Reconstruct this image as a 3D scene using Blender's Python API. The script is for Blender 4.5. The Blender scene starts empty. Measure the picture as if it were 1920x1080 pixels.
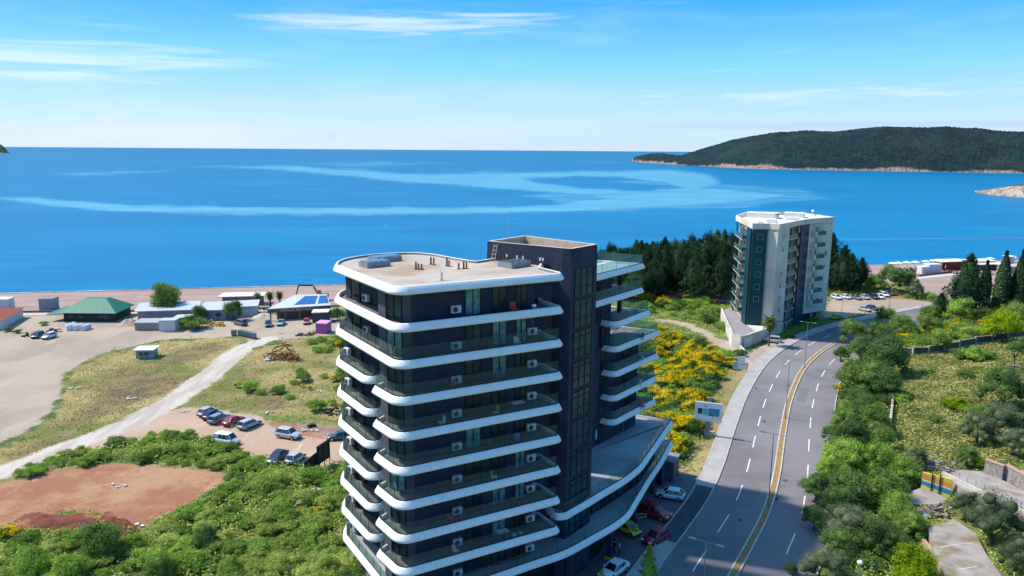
import bpy, math, random
import numpy as np
from mathutils import Vector
sc = bpy.context.scene
R = math.radians
# ---------------------------------------------------------------- camera
F = 1385.0; TH = math.atan(258.7 / F); ROLL = -0.0071; CZ = 46.0
cd = bpy.data.cameras.new('camera'); cam = bpy.data.objects.new('camera', cd)
sc.collection.objects.link(cam); sc.camera = cam
cd.sensor_width = 36.0; cd.lens = 36.0 * F / 1920.0; cd.clip_start = 0.5; cd.clip_end = 80000
cam.location = (0, 0, CZ)
from mathutils import Matrix
cam.rotation_euler = (Matrix.Rotation(math.pi / 2 - TH, 3, 'X') @ Matrix.Rotation(-ROLL, 3, 'Z')).to_euler()
# ---------------------------------------------------------------- sky, sun, exposure
SUN_EL = R(50); SX, SY = -0.95, 0.31        # where the sun stands (from the left, a little out to sea)
w = bpy.data.worlds.new('World'); sc.world = w; w.use_nodes = True
nt = w.node_tree; nt.nodes.clear()
def N(nt, t, **k):
    n = nt.nodes.new(t)
    for a, b in k.items(): setattr(n, a, b)
    return n
def L(nt, a, b): nt.links.new(a, b)
def M(nt, op, a, b=None, c=None, clamp=False):
    n = nt.nodes.new('ShaderNodeMath'); n.operation = op; n.use_clamp = clamp
    for i, v in enumerate((a, b, c)):
        if v is None: continue
        if isinstance(v, (int, float)): n.inputs[i].default_value = v
        else: nt.links.new(v, n.inputs[i])
    return n.outputs[0]
def smooth(nt, v, a, b):
    n = nt.nodes.new('ShaderNodeMapRange'); n.interpolation_type = 'SMOOTHSTEP'
    n.inputs['From Min'].default_value = a; n.inputs['From Max'].default_value = b
    nt.links.new(v, n.inputs['Value']); return n.outputs['Result']
sky = N(nt, 'ShaderNodeTexSky', sky_type='NISHITA'); sky.sun_disc = False
sky.sun_elevation = SUN_EL; sky.sun_rotation = math.atan2(SX, SY)
sky.altitude = 50; sky.air_density = 1.0; sky.dust_density = 0.6; sky.ozone_density = 2.5
hs = N(nt, 'ShaderNodeHueSaturation'); hs.inputs['Hue'].default_value = 0.487; hs.inputs['Saturation'].default_value = 1.28; hs.inputs['Value'].default_value = 1.0
L(nt, sky.outputs[0], hs.inputs['Color'])
tc = N(nt, 'ShaderNodeTexCoord'); sp = N(nt, 'ShaderNodeSeparateXYZ'); L(nt, tc.outputs['Generated'], sp.inputs[0])
az = M(nt, 'ARCTAN2', sp.outputs[0], sp.outputs[1])        # 0 = straight out to sea
el = M(nt, 'ARCSINE', sp.outputs[2])
ramp = N(nt, 'ShaderNodeValToRGB'); L(nt, M(nt, 'DIVIDE', el, R(24), clamp=True), ramp.inputs[0])
E_ = [(0.0, (2.35, 2.95, 3.6)), (.08, (2.1, 3.0, 3.7)), (.25, (.95, 2.6, 3.75)), (.45, (.09, 1.55, 3.45)), (1.0, (.01, .9, 2.9))]
E_ = [(p_, tuple(.94 * v for v in c_)) for p_, c_ in E_]
ramp.color_ramp.elements[0].color = (*E_[0][1], 1); ramp.color_ramp.elements[1].color = (*E_[-1][1], 1)
for p_, c_ in E_[1:-1]: e_ = ramp.color_ramp.elements.new(p_); e_.color = (*c_, 1)
clr = N(nt, 'ShaderNodeMix', data_type='RGBA'); L(nt, M(nt, 'SUBTRACT', .95, M(nt, 'MULTIPLY', smooth(nt, el, R(22), R(42)), .95)), clr.inputs['Factor'])
L(nt, hs.outputs[0], clr.inputs['A']); L(nt, ramp.outputs[0], clr.inputs['B'])
def cloud(az0, az1, el0, el1, sx, sz, off, lo, hi, amt, tilt=0.0, soft=.35):
    "thin high cloud: stretched noise inside a soft patch of the sky"
    e = M(nt, 'SUBTRACT', el, M(nt, 'MULTIPLY', az, tilt))
    cx, rx = (az0 + az1) / 2, (az1 - az0) / 2; cz_, rz = (el0 + el1) / 2, (el1 - el0) / 2
    u = M(nt, 'ABSOLUTE', M(nt, 'DIVIDE', M(nt, 'SUBTRACT', az, R(cx)), R(rx)))
    v = M(nt, 'ABSOLUTE', M(nt, 'DIVIDE', M(nt, 'SUBTRACT', e, R(cz_)), R(rz)))
    r2 = M(nt, 'ADD', M(nt, 'POWER', u, 2.2), M(nt, 'POWER', v, 2.0))
    env = M(nt, 'SUBTRACT', 1.0, r2, clamp=True)
    cb = N(nt, 'ShaderNodeCombineXYZ'); L(nt, M(nt, 'MULTIPLY', az, sx), cb.inputs[0]); L(nt, M(nt, 'MULTIPLY', e, sz), cb.inputs[1]); cb.inputs[2].default_value = off
    nz = N(nt, 'ShaderNodeTexNoise'); nz.inputs['Scale'].default_value = 1; nz.inputs['Detail'].default_value = 7; nz.inputs['Roughness'].default_value = .62; nz.inputs['Distortion'].default_value = .6
    L(nt, cb.outputs[0], nz.inputs['Vector'])
    s = M(nt, 'ADD', nz.outputs['Fac'], M(nt, 'MULTIPLY', M(nt, 'SUBTRACT', env, 1.0), soft))
    return M(nt, 'MULTIPLY', smooth(nt, s, lo, hi), amt)
CL = [cloud(-22, 7.5, 8.0, 10.4, 5, 95, 1.3, .22, .62, .55, 0.035, .40),
      cloud(-50, -13, 4.2, 8.2, 5, 70, 7.7, .30, .68, .46, 0.02, .40),
      cloud(0, 50, 2.6, 4.9, 10, 100, 3.1, .34, .74, .38, 0.01, .35),
      cloud(-56, -4, -2.0, 3.0, 3, 20, 5.5, .15, .65, .30, 0.0, .3),
      cloud(-34, 30, 2.5, 11, 3, 30, 11.0, .62, .95, .06, 0.0, .3)]
tot = CL[0]
for c in CL[1:]: tot = M(nt, 'MAXIMUM', tot, c)
band = cloud(-3, 60, 1.25, 2.45, 2, 40, 9.4, .05, .50, .75, 0.0, 1.0)     # the far grey-lilac bank over the sea
mx = N(nt, 'ShaderNodeMix', data_type='RGBA'); L(nt, tot, mx.inputs['Factor']); L(nt, clr.outputs['Result'], mx.inputs['A']); mx.inputs['B'].default_value = (3.9, 4.0, 4.2, 1)
mx2 = N(nt, 'ShaderNodeMix', data_type='RGBA'); L(nt, band, mx2.inputs['Factor']); L(nt, mx.outputs['Result'], mx2.inputs['A']); mx2.inputs['B'].default_value = (1.9, 2.45, 3.5, 1)
bg = N(nt, 'ShaderNodeBackground'); bg.inputs['Strength'].default_value = 0.15
L(nt, mx2.outputs['Result'], bg.inputs['Color'])
wo = N(nt, 'ShaderNodeOutputWorld'); L(nt, bg.outputs[0], wo.inputs['Surface'])
sd = bpy.data.lights.new('sun', 'SUN'); sun = bpy.data.objects.new('sun', sd); sc.collection.objects.link(sun)
sd.energy = 3.05; sd.angle = R(2.5); sd.color = (1.0, .93, .82)
sun.rotation_euler = Vector((SX * math.cos(SUN_EL), SY * math.cos(SUN_EL), math.sin(SUN_EL))).to_track_quat('Z', 'Y').to_euler()
sc.view_settings.view_transform = 'Standard'; sc.view_settings.look = 'None'
sc.view_settings.exposure = 0.95; sc.view_settings.gamma = 1.0
sc.render.engine = 'CYCLES'
sc.cycles.max_bounces = 6; sc.cycles.diffuse_bounces = 3; sc.cycles.transparent_max_bounces = 8; sc.cycles.transmission_bounces = 3
sc.cycles.volume_bounces = 0
# ---------------------------------------------------------------- helpers
col = sc.collection
rnd = random.Random(7)
def shore_y(x):
    x = np.asarray(x, float)
    return np.where(x < -59, 251 + .19 * (x + 59), 251 + .258 * (x + 59))
def sstep(v, a, b):
    t = np.clip((np.asarray(v, float) - a) / (b - a), 0, 1); return t * t * (3 - 2 * t)
# left kerb line of the median (road axis), world metres
ML = np.array([(-6, 18), (2, 34), (12, 52), (18.2, 62.5), (22.66, 70.2), (27.1, 77.6), (31.3, 85), (36.0, 95.1), (42.3, 110.3), (49.1, 125.9), (57.9, 143.2), (66.2, 156), (75.4, 167.2), (84, 175.2), (92.6, 182), (104, 190), (116.8, 198.2), (131, 206), (148, 214), (170, 222), (200, 231), (240, 241)], float)
def resample(P, step):
    P = np.asarray(P, float); out = []
    n = len(P)
    for i in range(n - 1):                     # catmull-rom
        p0 = P[max(i - 1, 0)]; p1 = P[i]; p2 = P[i + 1]; p3 = P[min(i + 2, n - 1)]
        m = max(2, int(np.linalg.norm(p2 - p1) / step))
        for k in range(m):
            t = k / m
            out.append(.5 * ((2 * p1) + (-p0 + p2) * t + (2 * p0 - 5 * p1 + 4 * p2 - p3) * t * t + (-p0 + 3 * p1 - 3 * p2 + p3) * t ** 3))
    out.append(P[-1]); return np.array(out)
AX = resample(ML, 1.0)
def offset(P, d):
    "polyline moved d metres to its right"
    T = np.gradient(P, axis=0); T /= np.linalg.norm(T, axis=1)[:, None]
    return P + d * np.stack([T[:, 1], -T[:, 0]], 1)
def road_e(x, y):
    "signed distance right of the road axis"
    x = np.asarray(x, float); y = np.asarray(y, float); sh = x.shape; x = x.ravel(); y = y.ravel()
    T = np.gradient(AX, axis=0); T /= np.linalg.norm(T, axis=1)[:, None]
    best = np.full(x.shape, 1e9); sg = np.zeros(x.shape)
    for i in range(0, len(AX), 3):
        dx = x - AX[i, 0]; dy = y - AX[i, 1]; d = dx * dx + dy * dy
        m = d < best; best[m] = d[m]; sg[m] = (dx * T[i, 1] - dy * T[i, 0])[m]
    return (np.sqrt(best) * np.sign(sg)).reshape(sh)
def hnoise(x, y, s, seed=0):
    x = np.asarray(x, float) / s; y = np.asarray(y, float) / s; o = 0
    r = np.random.RandomState(seed)
    for k in range(6):
        a = r.rand() * 6.28; f = 1.0 + .75 * k; p = r.rand() * 6.28
        o = o + np.sin((x * math.cos(a) + y * math.sin(a)) * f + p + 1.3 * np.sin((y * math.cos(a) - x * math.sin(a)) * f * .8 + p * 2)) / (1 + .6 * k)
    return o / 3.0
def ground_z(x, y, micro=False):
    x = np.asarray(x, float); y = np.asarray(y, float)
    inl = shore_y(x) - y
    z = np.where(inl < 0, np.maximum(inl * .12, -6), 2.5 * sstep(inl, -4, 46))
    e = road_e(x, y)
    hill = np.minimum(np.maximum(e - 11, 0) * .15, 10.5) * (1 - sstep(y, 158, 205)) * (sstep(inl, 60, 110))
    z = z + hill
    if micro:
        z = z + np.where((e > 10) & (inl > 60), .18 * hnoise(x, y, 4, 3), 0)
    return z
def at(px, py, h=43.5):
    u = px - 960; v = py - 540; c, s = math.cos(ROLL), math.sin(ROLL)
    u, v = c * u - s * v, s * u + c * v
    dy = F * math.cos(TH) - v * math.sin(TH); dz = -F * math.sin(TH) - v * math.cos(TH)
    t = -h / dz
    return u * t, dy * t
_gc = {}
def gat(px, py):
    "photograph pixel -> the point of the terrain seen there (x, y, z)"
    if (px, py) in _gc: return _gc[(px, py)]
    x1, y1 = at(px, py, 46.0 + 3)
    ts = np.linspace(.5, 1.0, 260); zz = CZ - 49.0 * ts
    g = ground_z(x1 * ts, y1 * ts); k = np.argmax(zz <= g)
    if zz[k] > g[k]: k = len(ts) - 1
    a = ts[max(k - 1, 0)]; b = ts[k]
    for _ in range(12):
        m = (a + b) / 2
        if CZ - 49 * m > float(ground_z(x1 * m, y1 * m)): a = m
        else: b = m
    r = (x1 * b, y1 * b, CZ - 49 * b); _gc[(px, py)] = r; return r
def gz(x, y): return float(ground_z(x, y))
def wloc(o):
    v = Vector((0, 0, 0))
    while o is not None: v += o.location; o = o.parent
    return v
def tag(o, label=None, cat=None, group=None, kind=None):
    if label: o['label'] = label
    if cat: o['category'] = cat
    if group: o['group'] = group
    if kind: o['kind'] = kind
    return o
def thing(name, label, cat, loc=(0, 0, 0), rz=0, group=None):
    o = bpy.data.objects.new(name, None); col.objects.link(o); o.empty_display_size = .5
    o.location = loc; o.rotation_euler = (0, 0, rz); return tag(o, label, cat, group)
class MB:
    def __init__(s): s.v = []; s.f = []; s.m = []
    def add(s, vs, fs, m=0):
        b = len(s.v); s.v += [tuple(map(float, p)) for p in vs]
        s.f += [tuple(i + b for i in f) for f in fs]; s.m += [m] * len(fs); return s
    def box(s, c, d, rz=0, m=0, taper=1.0):
        hx, hy, hz = d[0] / 2, d[1] / 2, d[2] / 2; co, si = math.cos(rz), math.sin(rz); vs = []
        for z, k in ((-hz, 1), (hz, taper)):
            for x, y in ((-hx, -hy), (hx, -hy), (hx, hy), (-hx, hy)):
                x *= k; y *= k; vs.append((c[0] + x * co - y * si, c[1] + x * si + y * co, c[2] + z))
        return s.add(vs, [(3, 2, 1, 0), (4, 5, 6, 7), (0, 1, 5, 4), (1, 2, 6, 5), (2, 3, 7, 6), (3, 0, 4, 7)], m)
    def prism(s, poly, z0, z1, m=0, bottom=True):
        a = sum(poly[i][0] * poly[(i + 1) % len(poly)][1] - poly[(i + 1) % len(poly)][0] * poly[i][1] for i in range(len(poly)))
        if a < 0: poly = list(poly)[::-1]
        n = len(poly); f0 = (lambda p: z0(p)) if callable(z0) else (lambda p: z0); f1 = (lambda p: z1(p)) if callable(z1) else (lambda p: z1)
        vs = [(p[0], p[1], f0(p)) for p in poly] + [(p[0], p[1], f1(p)) for p in poly]
        fs = [(i, (i + 1) % n, (i + 1) % n + n, i + n) for i in range(n)] + [tuple(range(n, 2 * n))]
        if bottom: fs.append(tuple(range(n - 1, -1, -1)))
        return s.add(vs, fs, m)
    def tube(s, p0, p1, r0, r1=None, n=8, m=0, caps=True):
        r1 = r0 if r1 is None else r1; p0 = Vector(p0); p1 = Vector(p1); d = (p1 - p0).normalized()
        a = d.orthogonal().normalized(); b = d.cross(a); vs = []
        for p, r in ((p0, r0), (p1, r1)):
            for i in range(n):
                t = 2 * math.pi * i / n; vs.append(p + (a * math.cos(t) + b * math.sin(t)) * r)
        fs = [(i, (i + 1) % n, (i + 1) % n + n, i + n) for i in range(n)]
        if caps: fs += [tuple(range(n - 1, -1, -1)), tuple(range(n, 2 * n))]
        return s.add(vs, fs, m)
    def path(s, pts, r, n=6, m=0):
        for a, b in zip(pts[:-1], pts[1:]): s.tube(a, b, r, r, n, m)
        return s
    def wallseg(s, p, q, z0, z1, t=.06, m=0, out=0.0):
        "upright slab from p to q (xy), thickness t, centre pushed 'out' to the right of p->q"
        p = Vector(p[:2]); q = Vector(q[:2]); d = (q - p); l = d.length
        if l < 1e-6: return s
        d /= l; nrm = Vector((d.y, -d.x)); c = (p + q) / 2 + nrm * out
        return s.box((c.x, c.y, (z0 + z1) / 2), (l, t, z1 - z0), math.atan2(d.y, d.x), m)
    def ball(s, c, r, n=8, m=0, sz=1.0):
        vs = []; fs = []; k = n // 2
        for j in range(k + 1):
            ph = math.pi * j / k
            for i in range(n):
                t = 2 * math.pi * i / n; vs.append((c[0] + r * math.sin(ph) * math.cos(t), c[1] + r * math.sin(ph) * math.sin(t), c[2] + r * sz * math.cos(ph)))
        for j in range(k):
            for i in range(n): fs.append((j * n + i, (j + 1) * n + i, (j + 1) * n + (i + 1) % n, j * n + (i + 1) % n))
        return s.add(vs, fs, m)
    def build(s, name, mats, parent=None, smooth=False, world=True):
        me = bpy.data.meshes.new(name)
        vs = s.v
        if parent is not None and world:
            o0 = wloc(parent)
            if o0.length > 0: vs = [(v[0] - o0.x, v[1] - o0.y, v[2] - o0.z) for v in vs]
        me.from_pydata(vs, [], s.f)
        if not isinstance(mats, (list, tuple)): mats = [mats]
        for m_ in mats: me.materials.append(m_)
        if len(mats) > 1: me.polygons.foreach_set('material_index', s.m)
        if smooth: me.polygons.foreach_set('use_smooth', [True] * len(s.f))
        me.update()
        o = bpy.data.objects.new(name, me); col.objects.link(o)
        if parent is not None: o.parent = parent
        return o
def kids(o): return [c for c in bpy.data.objects if c.parent == o]
def tree_of(o): return (o, [tree_of(c) for c in kids(o)])
def copy_tree(t, parent=None):
    o, ch = t; c = o.copy(); col.objects.link(c); c.parent = parent
    for x in ch: copy_tree(x, c)
    return c
# ---------------------------------------------------------------- materials
def mat(name, c1, c2=None, scale=1.0, rough=.8, metal=0.0, bump=0.0, bscale=None, detail=6, lo=.35, hi=.65, spec=.3, coords='Object', stretch=None, alpha=None, coat=0.0, c3=None, s3=.1):
    m = bpy.data.materials.new(name); m.use_nodes = True; nt = m.node_tree; b = nt.nodes['Principled BSDF']
    b.inputs['Roughness'].default_value = rough; b.inputs['Metallic'].default_value = metal; b.inputs['Specular IOR Level'].default_value = spec
    if coat: b.inputs['Coat Weight'].default_value = coat; b.inputs['Coat Roughness'].default_value = .05
    vec = None
    if c2 or bump:
        if coords != 'World': t = N(nt, 'ShaderNodeTexCoord'); vec = t.outputs[coords]
        else:
            g = N(nt, 'ShaderNodeNewGeometry'); vec = g.outputs['Position']
        if stretch:
            mp = N(nt, 'ShaderNodeMapping'); mp.inputs['Scale'].default_value = stretch; L(nt, vec, mp.inputs[0]); vec = mp.outputs[0]
    if c2:
        nz = N(nt, 'ShaderNodeTexNoise'); nz.inputs['Scale'].default_value = scale; nz.inputs['Detail'].default_value = detail; nz.inputs['Roughness'].default_value = .6; L(nt, vec, nz.inputs['Vector'])
        mx = N(nt, 'ShaderNodeMix', data_type='RGBA'); L(nt, smooth(nt, nz.outputs['Fac'], lo, hi), mx.inputs['Factor'])
        mx.inputs['A'].default_value = (*c1, 1); mx.inputs['B'].default_value = (*c2, 1); out = mx.outputs['Result']
        if c3:
            n3 = N(nt, 'ShaderNodeTexNoise'); n3.inputs['Scale'].default_value = s3; n3.inputs['Detail'].default_value = 5; L(nt, vec, n3.inputs['Vector'])
            m3 = N(nt, 'ShaderNodeMix', data_type='RGBA'); L(nt, smooth(nt, n3.outputs['Fac'], .48, .66), m3.inputs['Factor']); L(nt, out, m3.inputs['A']); m3.inputs['B'].default_value = (*c3, 1); out = m3.outputs['Result']
        L(nt, out, b.inputs['Base Color'])
    else: b.inputs['Base Color'].default_value = (*c1, 1)
    if bump:
        n2 = N(nt, 'ShaderNodeTexNoise'); n2.inputs['Scale'].default_value = bscale or scale * 4; n2.inputs['Detail'].default_value = 4; L(nt, vec, n2.inputs['Vector'])
        bp = N(nt, 'ShaderNodeBump'); bp.inputs['Strength'].default_value = bump; bp.inputs['Distance'].default_value = .05; L(nt, n2.outputs['Fac'], bp.inputs['Height']); L(nt, bp.outputs[0], b.inputs['Normal'])
    if alpha is not None: b.inputs['Alpha'].default_value = alpha
    return m
def glass_mat(name, c, alpha, rough=.06):
    m = bpy.data.materials.new(name); m.use_nodes = True; nt = m.node_tree; nt.nodes.clear()
    tr = N(nt, 'ShaderNodeBsdfTransparent'); tr.inputs[0].default_value = (*c, 1)
    gl = N(nt, 'ShaderNodeBsdfGlossy'); gl.inputs['Roughness'].default_value = rough; gl.inputs[0].default_value = (.9, .95, 1, 1)
    df = N(nt, 'ShaderNodeBsdfDiffuse'); df.inputs[0].default_value = (c[0] * .5, c[1] * .6, c[2] * .58, 1)
    lw = N(nt, 'ShaderNodeLayerWeight'); lw.inputs[0].default_value = .35
    m1 = N(nt, 'ShaderNodeMixShader'); m1.inputs[0].default_value = alpha; L(nt, tr.outputs[0], m1.inputs[1]); L(nt, df.outputs[0], m1.inputs[2])
    m2 = N(nt, 'ShaderNodeMixShader'); L(nt, M(nt, 'MULTIPLY', lw.outputs['Fresnel'], .30), m2.inputs[0]); L(nt, m1.outputs[0], m2.inputs[1]); L(nt, gl.outputs[0], m2.inputs[2])
    o = N(nt, 'ShaderNodeOutputMaterial'); L(nt, m2.outputs[0], o.inputs[0]); return m
def leaf_mat(name, ca, cb, cc=None, trans=.38, wscale=.25, flower=None, famt=0.0):
    "leaves: colour varies leaf by leaf, clump by clump and tree by tree"
    kk = 1.12 if 'pine' in name or 'cyp' in name else 1.15 if 'olive' in name else 1.36
    ca, cb, cc = [tuple(min(v * kk, .75) for v in c_) if c_ else None for c_ in (ca, cb, cc)]
    m = bpy.data.materials.new(name); m.use_nodes = True; nt = m.node_tree; nt.nodes.clear()
    g = N(nt, 'ShaderNodeNewGeometry'); oi = N(nt, 'ShaderNodeObjectInfo')
    nz = N(nt, 'ShaderNodeTexNoise'); nz.inputs['Scale'].default_value = wscale; nz.inputs['Detail'].default_value = 3; L(nt, g.outputs['Position'], nz.inputs['Vector'])
    f = M(nt, 'ADD', M(nt, 'MULTIPLY', smooth(nt, nz.outputs['Fac'], .3, .7), .5), M(nt, 'MULTIPLY', oi.outputs['Random'], .35))
    f = M(nt, 'ADD', f, M(nt, 'MULTIPLY', M(nt, 'SUBTRACT', g.outputs['Random Per Island'], .4), .45), clamp=True)
    cr = N(nt, 'ShaderNodeValToRGB'); L(nt, f, cr.inputs[0]); cr.color_ramp.elements[0].color = (*ca, 1); cr.color_ramp.elements[1].color = (*(cc or cb), 1)
    if cc: e = cr.color_ramp.elements.new(.5); e.color = (*cb, 1)
    out = cr.outputs[0]
    if flower:
        at_ = N(nt, 'ShaderNodeAttribute', attribute_name='flower')
        mx = N(nt, 'ShaderNodeMix', data_type='RGBA'); L(nt, at_.outputs['Fac'], mx.inputs['Factor']); L(nt, out, mx.inputs['A']); mx.inputs['B'].default_value = (*flower, 1); out = mx.outputs['Result']
    d = N(nt, 'ShaderNodeBsdfDiffuse'); t = N(nt, 'ShaderNodeBsdfTranslucent'); L(nt, out, d.inputs[0]); L(nt, out, t.inputs[0])
    ms = N(nt, 'ShaderNodeMixShader'); ms.inputs[0].default_value = trans; L(nt, d.outputs[0], ms.inputs[1]); L(nt, t.outputs[0], ms.inputs[2])
    o = N(nt, 'ShaderNodeOutputMaterial'); L(nt, ms.outputs[0], o.inputs[0]); return m
# ---------------------------------------------------------------- terrain
def polyw(px): return np.array([gat(*p)[:2] for p in px])
def inpoly(P, x, y):
    ins = np.zeros(x.shape, bool); dm = np.full(x.shape, 1e9); n = len(P)
    for i in range(n):
        ax, ay = P[i]; bx, by = P[(i + 1) % n]
        c = ((ay > y) != (by > y)) & (x < (bx - ax) * (y - ay) / ((by - ay) if by != ay else 1e-9) + ax); ins ^= c
        dx, dy = bx - ax, by - ay; t = np.clip(((x - ax) * dx + (y - ay) * dy) / (dx * dx + dy * dy + 1e-9), 0, 1)
        dm = np.minimum(dm, np.hypot(x - ax - t * dx, y - ay - t * dy))
    return ins, dm
def area(P, x, y, feather):
    ins, d = inpoly(P, x, y); return np.clip(.5 + np.where(ins, d, -d) / (2 * feather), 0, 1)
def strip(P, x, y, hw, feather):
    dm = np.full(x.shape, 1e9)
    for i in range(len(P) - 1):
        ax, ay = P[i]; dx, dy = P[i + 1] - P[i]; t = np.clip(((x - ax) * dx + (y - ay) * dy) / (dx * dx + dy * dy + 1e-9), 0, 1)
        dm = np.minimum(dm, np.hypot(x - ax - t * dx, y - ay - t * dy))
    return np.clip(.5 + (hw - dm) / (2 * feather), 0, 1)
xs = np.concatenate([np.arange(-900, -190, 12.), np.arange(-190, 250, 1.0), np.arange(250, 900, 12.)])
ys = np.concatenate([np.arange(-120, 60, 6.), np.arange(60, 345, 1.0), np.arange(345, 640, 12.)])
GX, GY = np.meshgrid(xs, ys); gx = GX.ravel(); gy = GY.ravel()
gzv = ground_z(gx, gy, True)
inl = shore_y(gx) - gy; ge = road_e(gx, gy)
jit = hnoise(gx, gy, 9, 5) * 1.5
LAYERS = {}
POLY = {
 'gravel': [[(-160, 588), (640, 590), (650, 628), (560, 634), (490, 640), (466, 656), (462, 630), (300, 638), (190, 662), (125, 700), (108, 745), (60, 800), (-30, 850), (-200, 880)],
            [(1558, 558), (1640, 556), (1748, 566), (1750, 576), (1708, 578), (1650, 584), (1580, 596), (1556, 600), (1540, 590)],
            [(1228, 596), (1290, 604), (1318, 617), (1352, 634), (1372, 640), (1384, 660), (1400, 664), (1440, 640), (1475, 640), (1440, 672), (1412, 700), (1388, 680), (1360, 662), (1340, 648), (1315, 625), (1270, 608), (1228, 602)]],
 'dry': [[(470, 630), (300, 641), (190, 668), (130, 705), (112, 760), (40, 820), (-30, 870), (-30, 888), (40, 868), (130, 835), (250, 788), (330, 743), (400, 688), (455, 650)],
         [(478, 656), (540, 638), (650, 625), (660, 740), (640, 790), (570, 790), (470, 772), (350, 770), (325, 765), (400, 712)],
         [(1268, 885), (1288, 850), (1325, 800), (1345, 700), (1385, 684), (1412, 696), (1380, 740), (1350, 800), (1325, 880), (1308, 905)],
         [(40, 655), (150, 648), (160, 655), (60, 690), (20, 688)]],
 'burnt': [[(230, 690), (330, 700), (340, 725), (250, 760), (140, 800), (120, 790), (190, 735)], [(300, 670), (400, 640), (425, 640), (420, 655), (330, 685)], [(480, 720), (560, 760), (520, 775), (470, 765)], [(30, 845), (110, 815), (130, 825), (40, 862)]],
 'red': [[(-160, 920), (0, 905), (130, 880), (225, 866), (330, 876), (425, 884), (405, 915), (370, 940), (290, 978), (262, 993), (180, 965), (90, 960), (0, 985), (-100, 1010)],
         [(470, 792), (560, 800), (640, 800), (640, 822), (530, 815), (500, 800)],
         [(1630, 545), (1665, 545), (1700, 562), (1650, 560)]],
 'earth': [[(-120, 880), (30, 868), (250, 795), (330, 765), (400, 768), (480, 782), (520, 808), (650, 822), (660, 850), (620, 870), (580, 880), (520, 862), (480, 858), (430, 838), (330, 815), (250, 828), (110, 868), (0, 900), (-120, 930)]],
 'soil': [[(1240, 545), (1290, 541), (1380, 541), (1375, 565), (1300, 563), (1240, 556)], [(560, 795), (640, 800), (640, 815), (560, 810)]],
 'hillgrass': [[(1700, 668), (1780, 655), (1920, 640), (1990, 640), (1990, 900), (1860, 880), (1740, 880), (1690, 860), (1680, 800), (1690, 720)]],
}
FE = {'gravel': 2.5, 'dry': 2.5, 'burnt': 4, 'red': 1.6, 'earth': 2.0, 'soil': 2, 'hillgrass': 4}
fine = (gx > -190) & (gx < 250) & (gy > 60)
for k, pl in POLY.items():
    v = np.zeros(gx.shape)
    for pp in pl: v[fine] = np.maximum(v[fine], area(polyw(pp), gx[fine] + jit[fine] * .6, gy[fine] + jit[fine] * .4, FE[k]))
    LAYERS[k] = v
for tp, hw in (([(-40, 898), (60, 868), (130, 838), (250, 791), (330, 748), (400, 696), (430, 672), (462, 650), (500, 636)], 2.6),
               ([(545, 960), (575, 938), (600, 918), (640, 900)], .9)):
    LAYERS['track'] = np.maximum(LAYERS.get('track', np.zeros(gx.shape)), strip(polyw(tp), gx + jit * .3, gy, hw, 1.0))
LAYERS['gravel'] = np.maximum(LAYERS['gravel'] * (gx < 250), ((gx < -150) & (gy > 120) & (gy < 205)) * .8)
LAYERS['sand'] = np.clip((52 - inl) / 3, 0, 1) * ((gx < 30)) + np.clip((46 - inl) / 4, 0, 1) * (gx >= 30) + .75 * np.clip((95 - inl) / 8, 0, 1) * (gx > 128) * (inl < 100)
LAYERS['wet'] = np.clip((4.0 - inl) / 3, 0, 1)
me = bpy.data.meshes.new('ground'); nx, ny = len(xs), len(ys)
idx = np.arange(nx * ny).reshape(ny, nx)
quads = np.stack([idx[:-1, :-1], idx[:-1, 1:], idx[1:, 1:], idx[1:, :-1]], -1).reshape(-1, 4)
def fast_mesh(me, V, Q):
    me.vertices.add(len(V)); me.vertices.foreach_set('co', np.asarray(V, np.float32).ravel())
    me.loops.add(Q.size); me.loops.foreach_set('vertex_index', Q.ravel().astype(np.int32))
    me.polygons.add(len(Q)); k = Q.shape[1]
    me.polygons.foreach_set('loop_start', np.arange(0, Q.size, k, dtype=np.int32)); me.polygons.foreach_set('loop_total', np.full(len(Q), k, np.int32))
    me.update(calc_edges=True)
fast_mesh(me, np.stack([gx, gy, gzv], 1), quads); me.polygons.foreach_set('use_smooth', np.ones(len(quads), bool))
def cattr(me, name, a, b=None, c=None):
    at_ = me.attributes.new(name, 'FLOAT_COLOR', 'POINT'); z = np.zeros(len(a))
    at_.data.foreach_set('color', np.stack([a, z if b is None else b, z if c is None else c, z + 1], 1).astype(np.float32).ravel())
cattr(me, 'm1', LAYERS['gravel'], LAYERS['dry'], LAYERS['red']); cattr(me, 'm2', LAYERS['earth'], LAYERS['track'], LAYERS['burnt'])
cattr(me, 'm3', LAYERS['sand'], LAYERS['soil'], LAYERS['hillgrass']); cattr(me, 'm4', LAYERS['wet'])
gm = bpy.data.materials.new('ground'); gm.use_nodes = True; nt = gm.node_tree; b = nt.nodes['Principled BSDF']; b.inputs['Roughness'].default_value = .95; b.inputs['Specular IOR Level'].default_value = .1
geo = N(nt, 'ShaderNodeNewGeometry')
def nz(scale, det=6, rough=.6, st=None, dist=0):
    n = N(nt, 'ShaderNodeTexNoise'); n.inputs['Scale'].default_value = scale; n.inputs['Detail'].default_value = det; n.inputs['Roughness'].default_value = rough; n.inputs['Distortion'].default_value = dist
    v = geo.outputs['Position']
    if st: mp = N(nt, 'ShaderNodeMapping'); mp.inputs['Scale'].default_value = st[:3]; mp.inputs['Rotation'].default_value = (0, 0, st[3]); L(nt, v, mp.inputs[0]); v = mp.outputs[0]
    L(nt, v, n.inputs['Vector']); return n.outputs['Fac']
n_small = nz(1.6, 8, .7); n_mid = nz(.28, 6, .6); n_big = nz(.06, 5, .55); n_str = nz(.5, 6, .65, (1, .18, 1, -.55))
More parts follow.
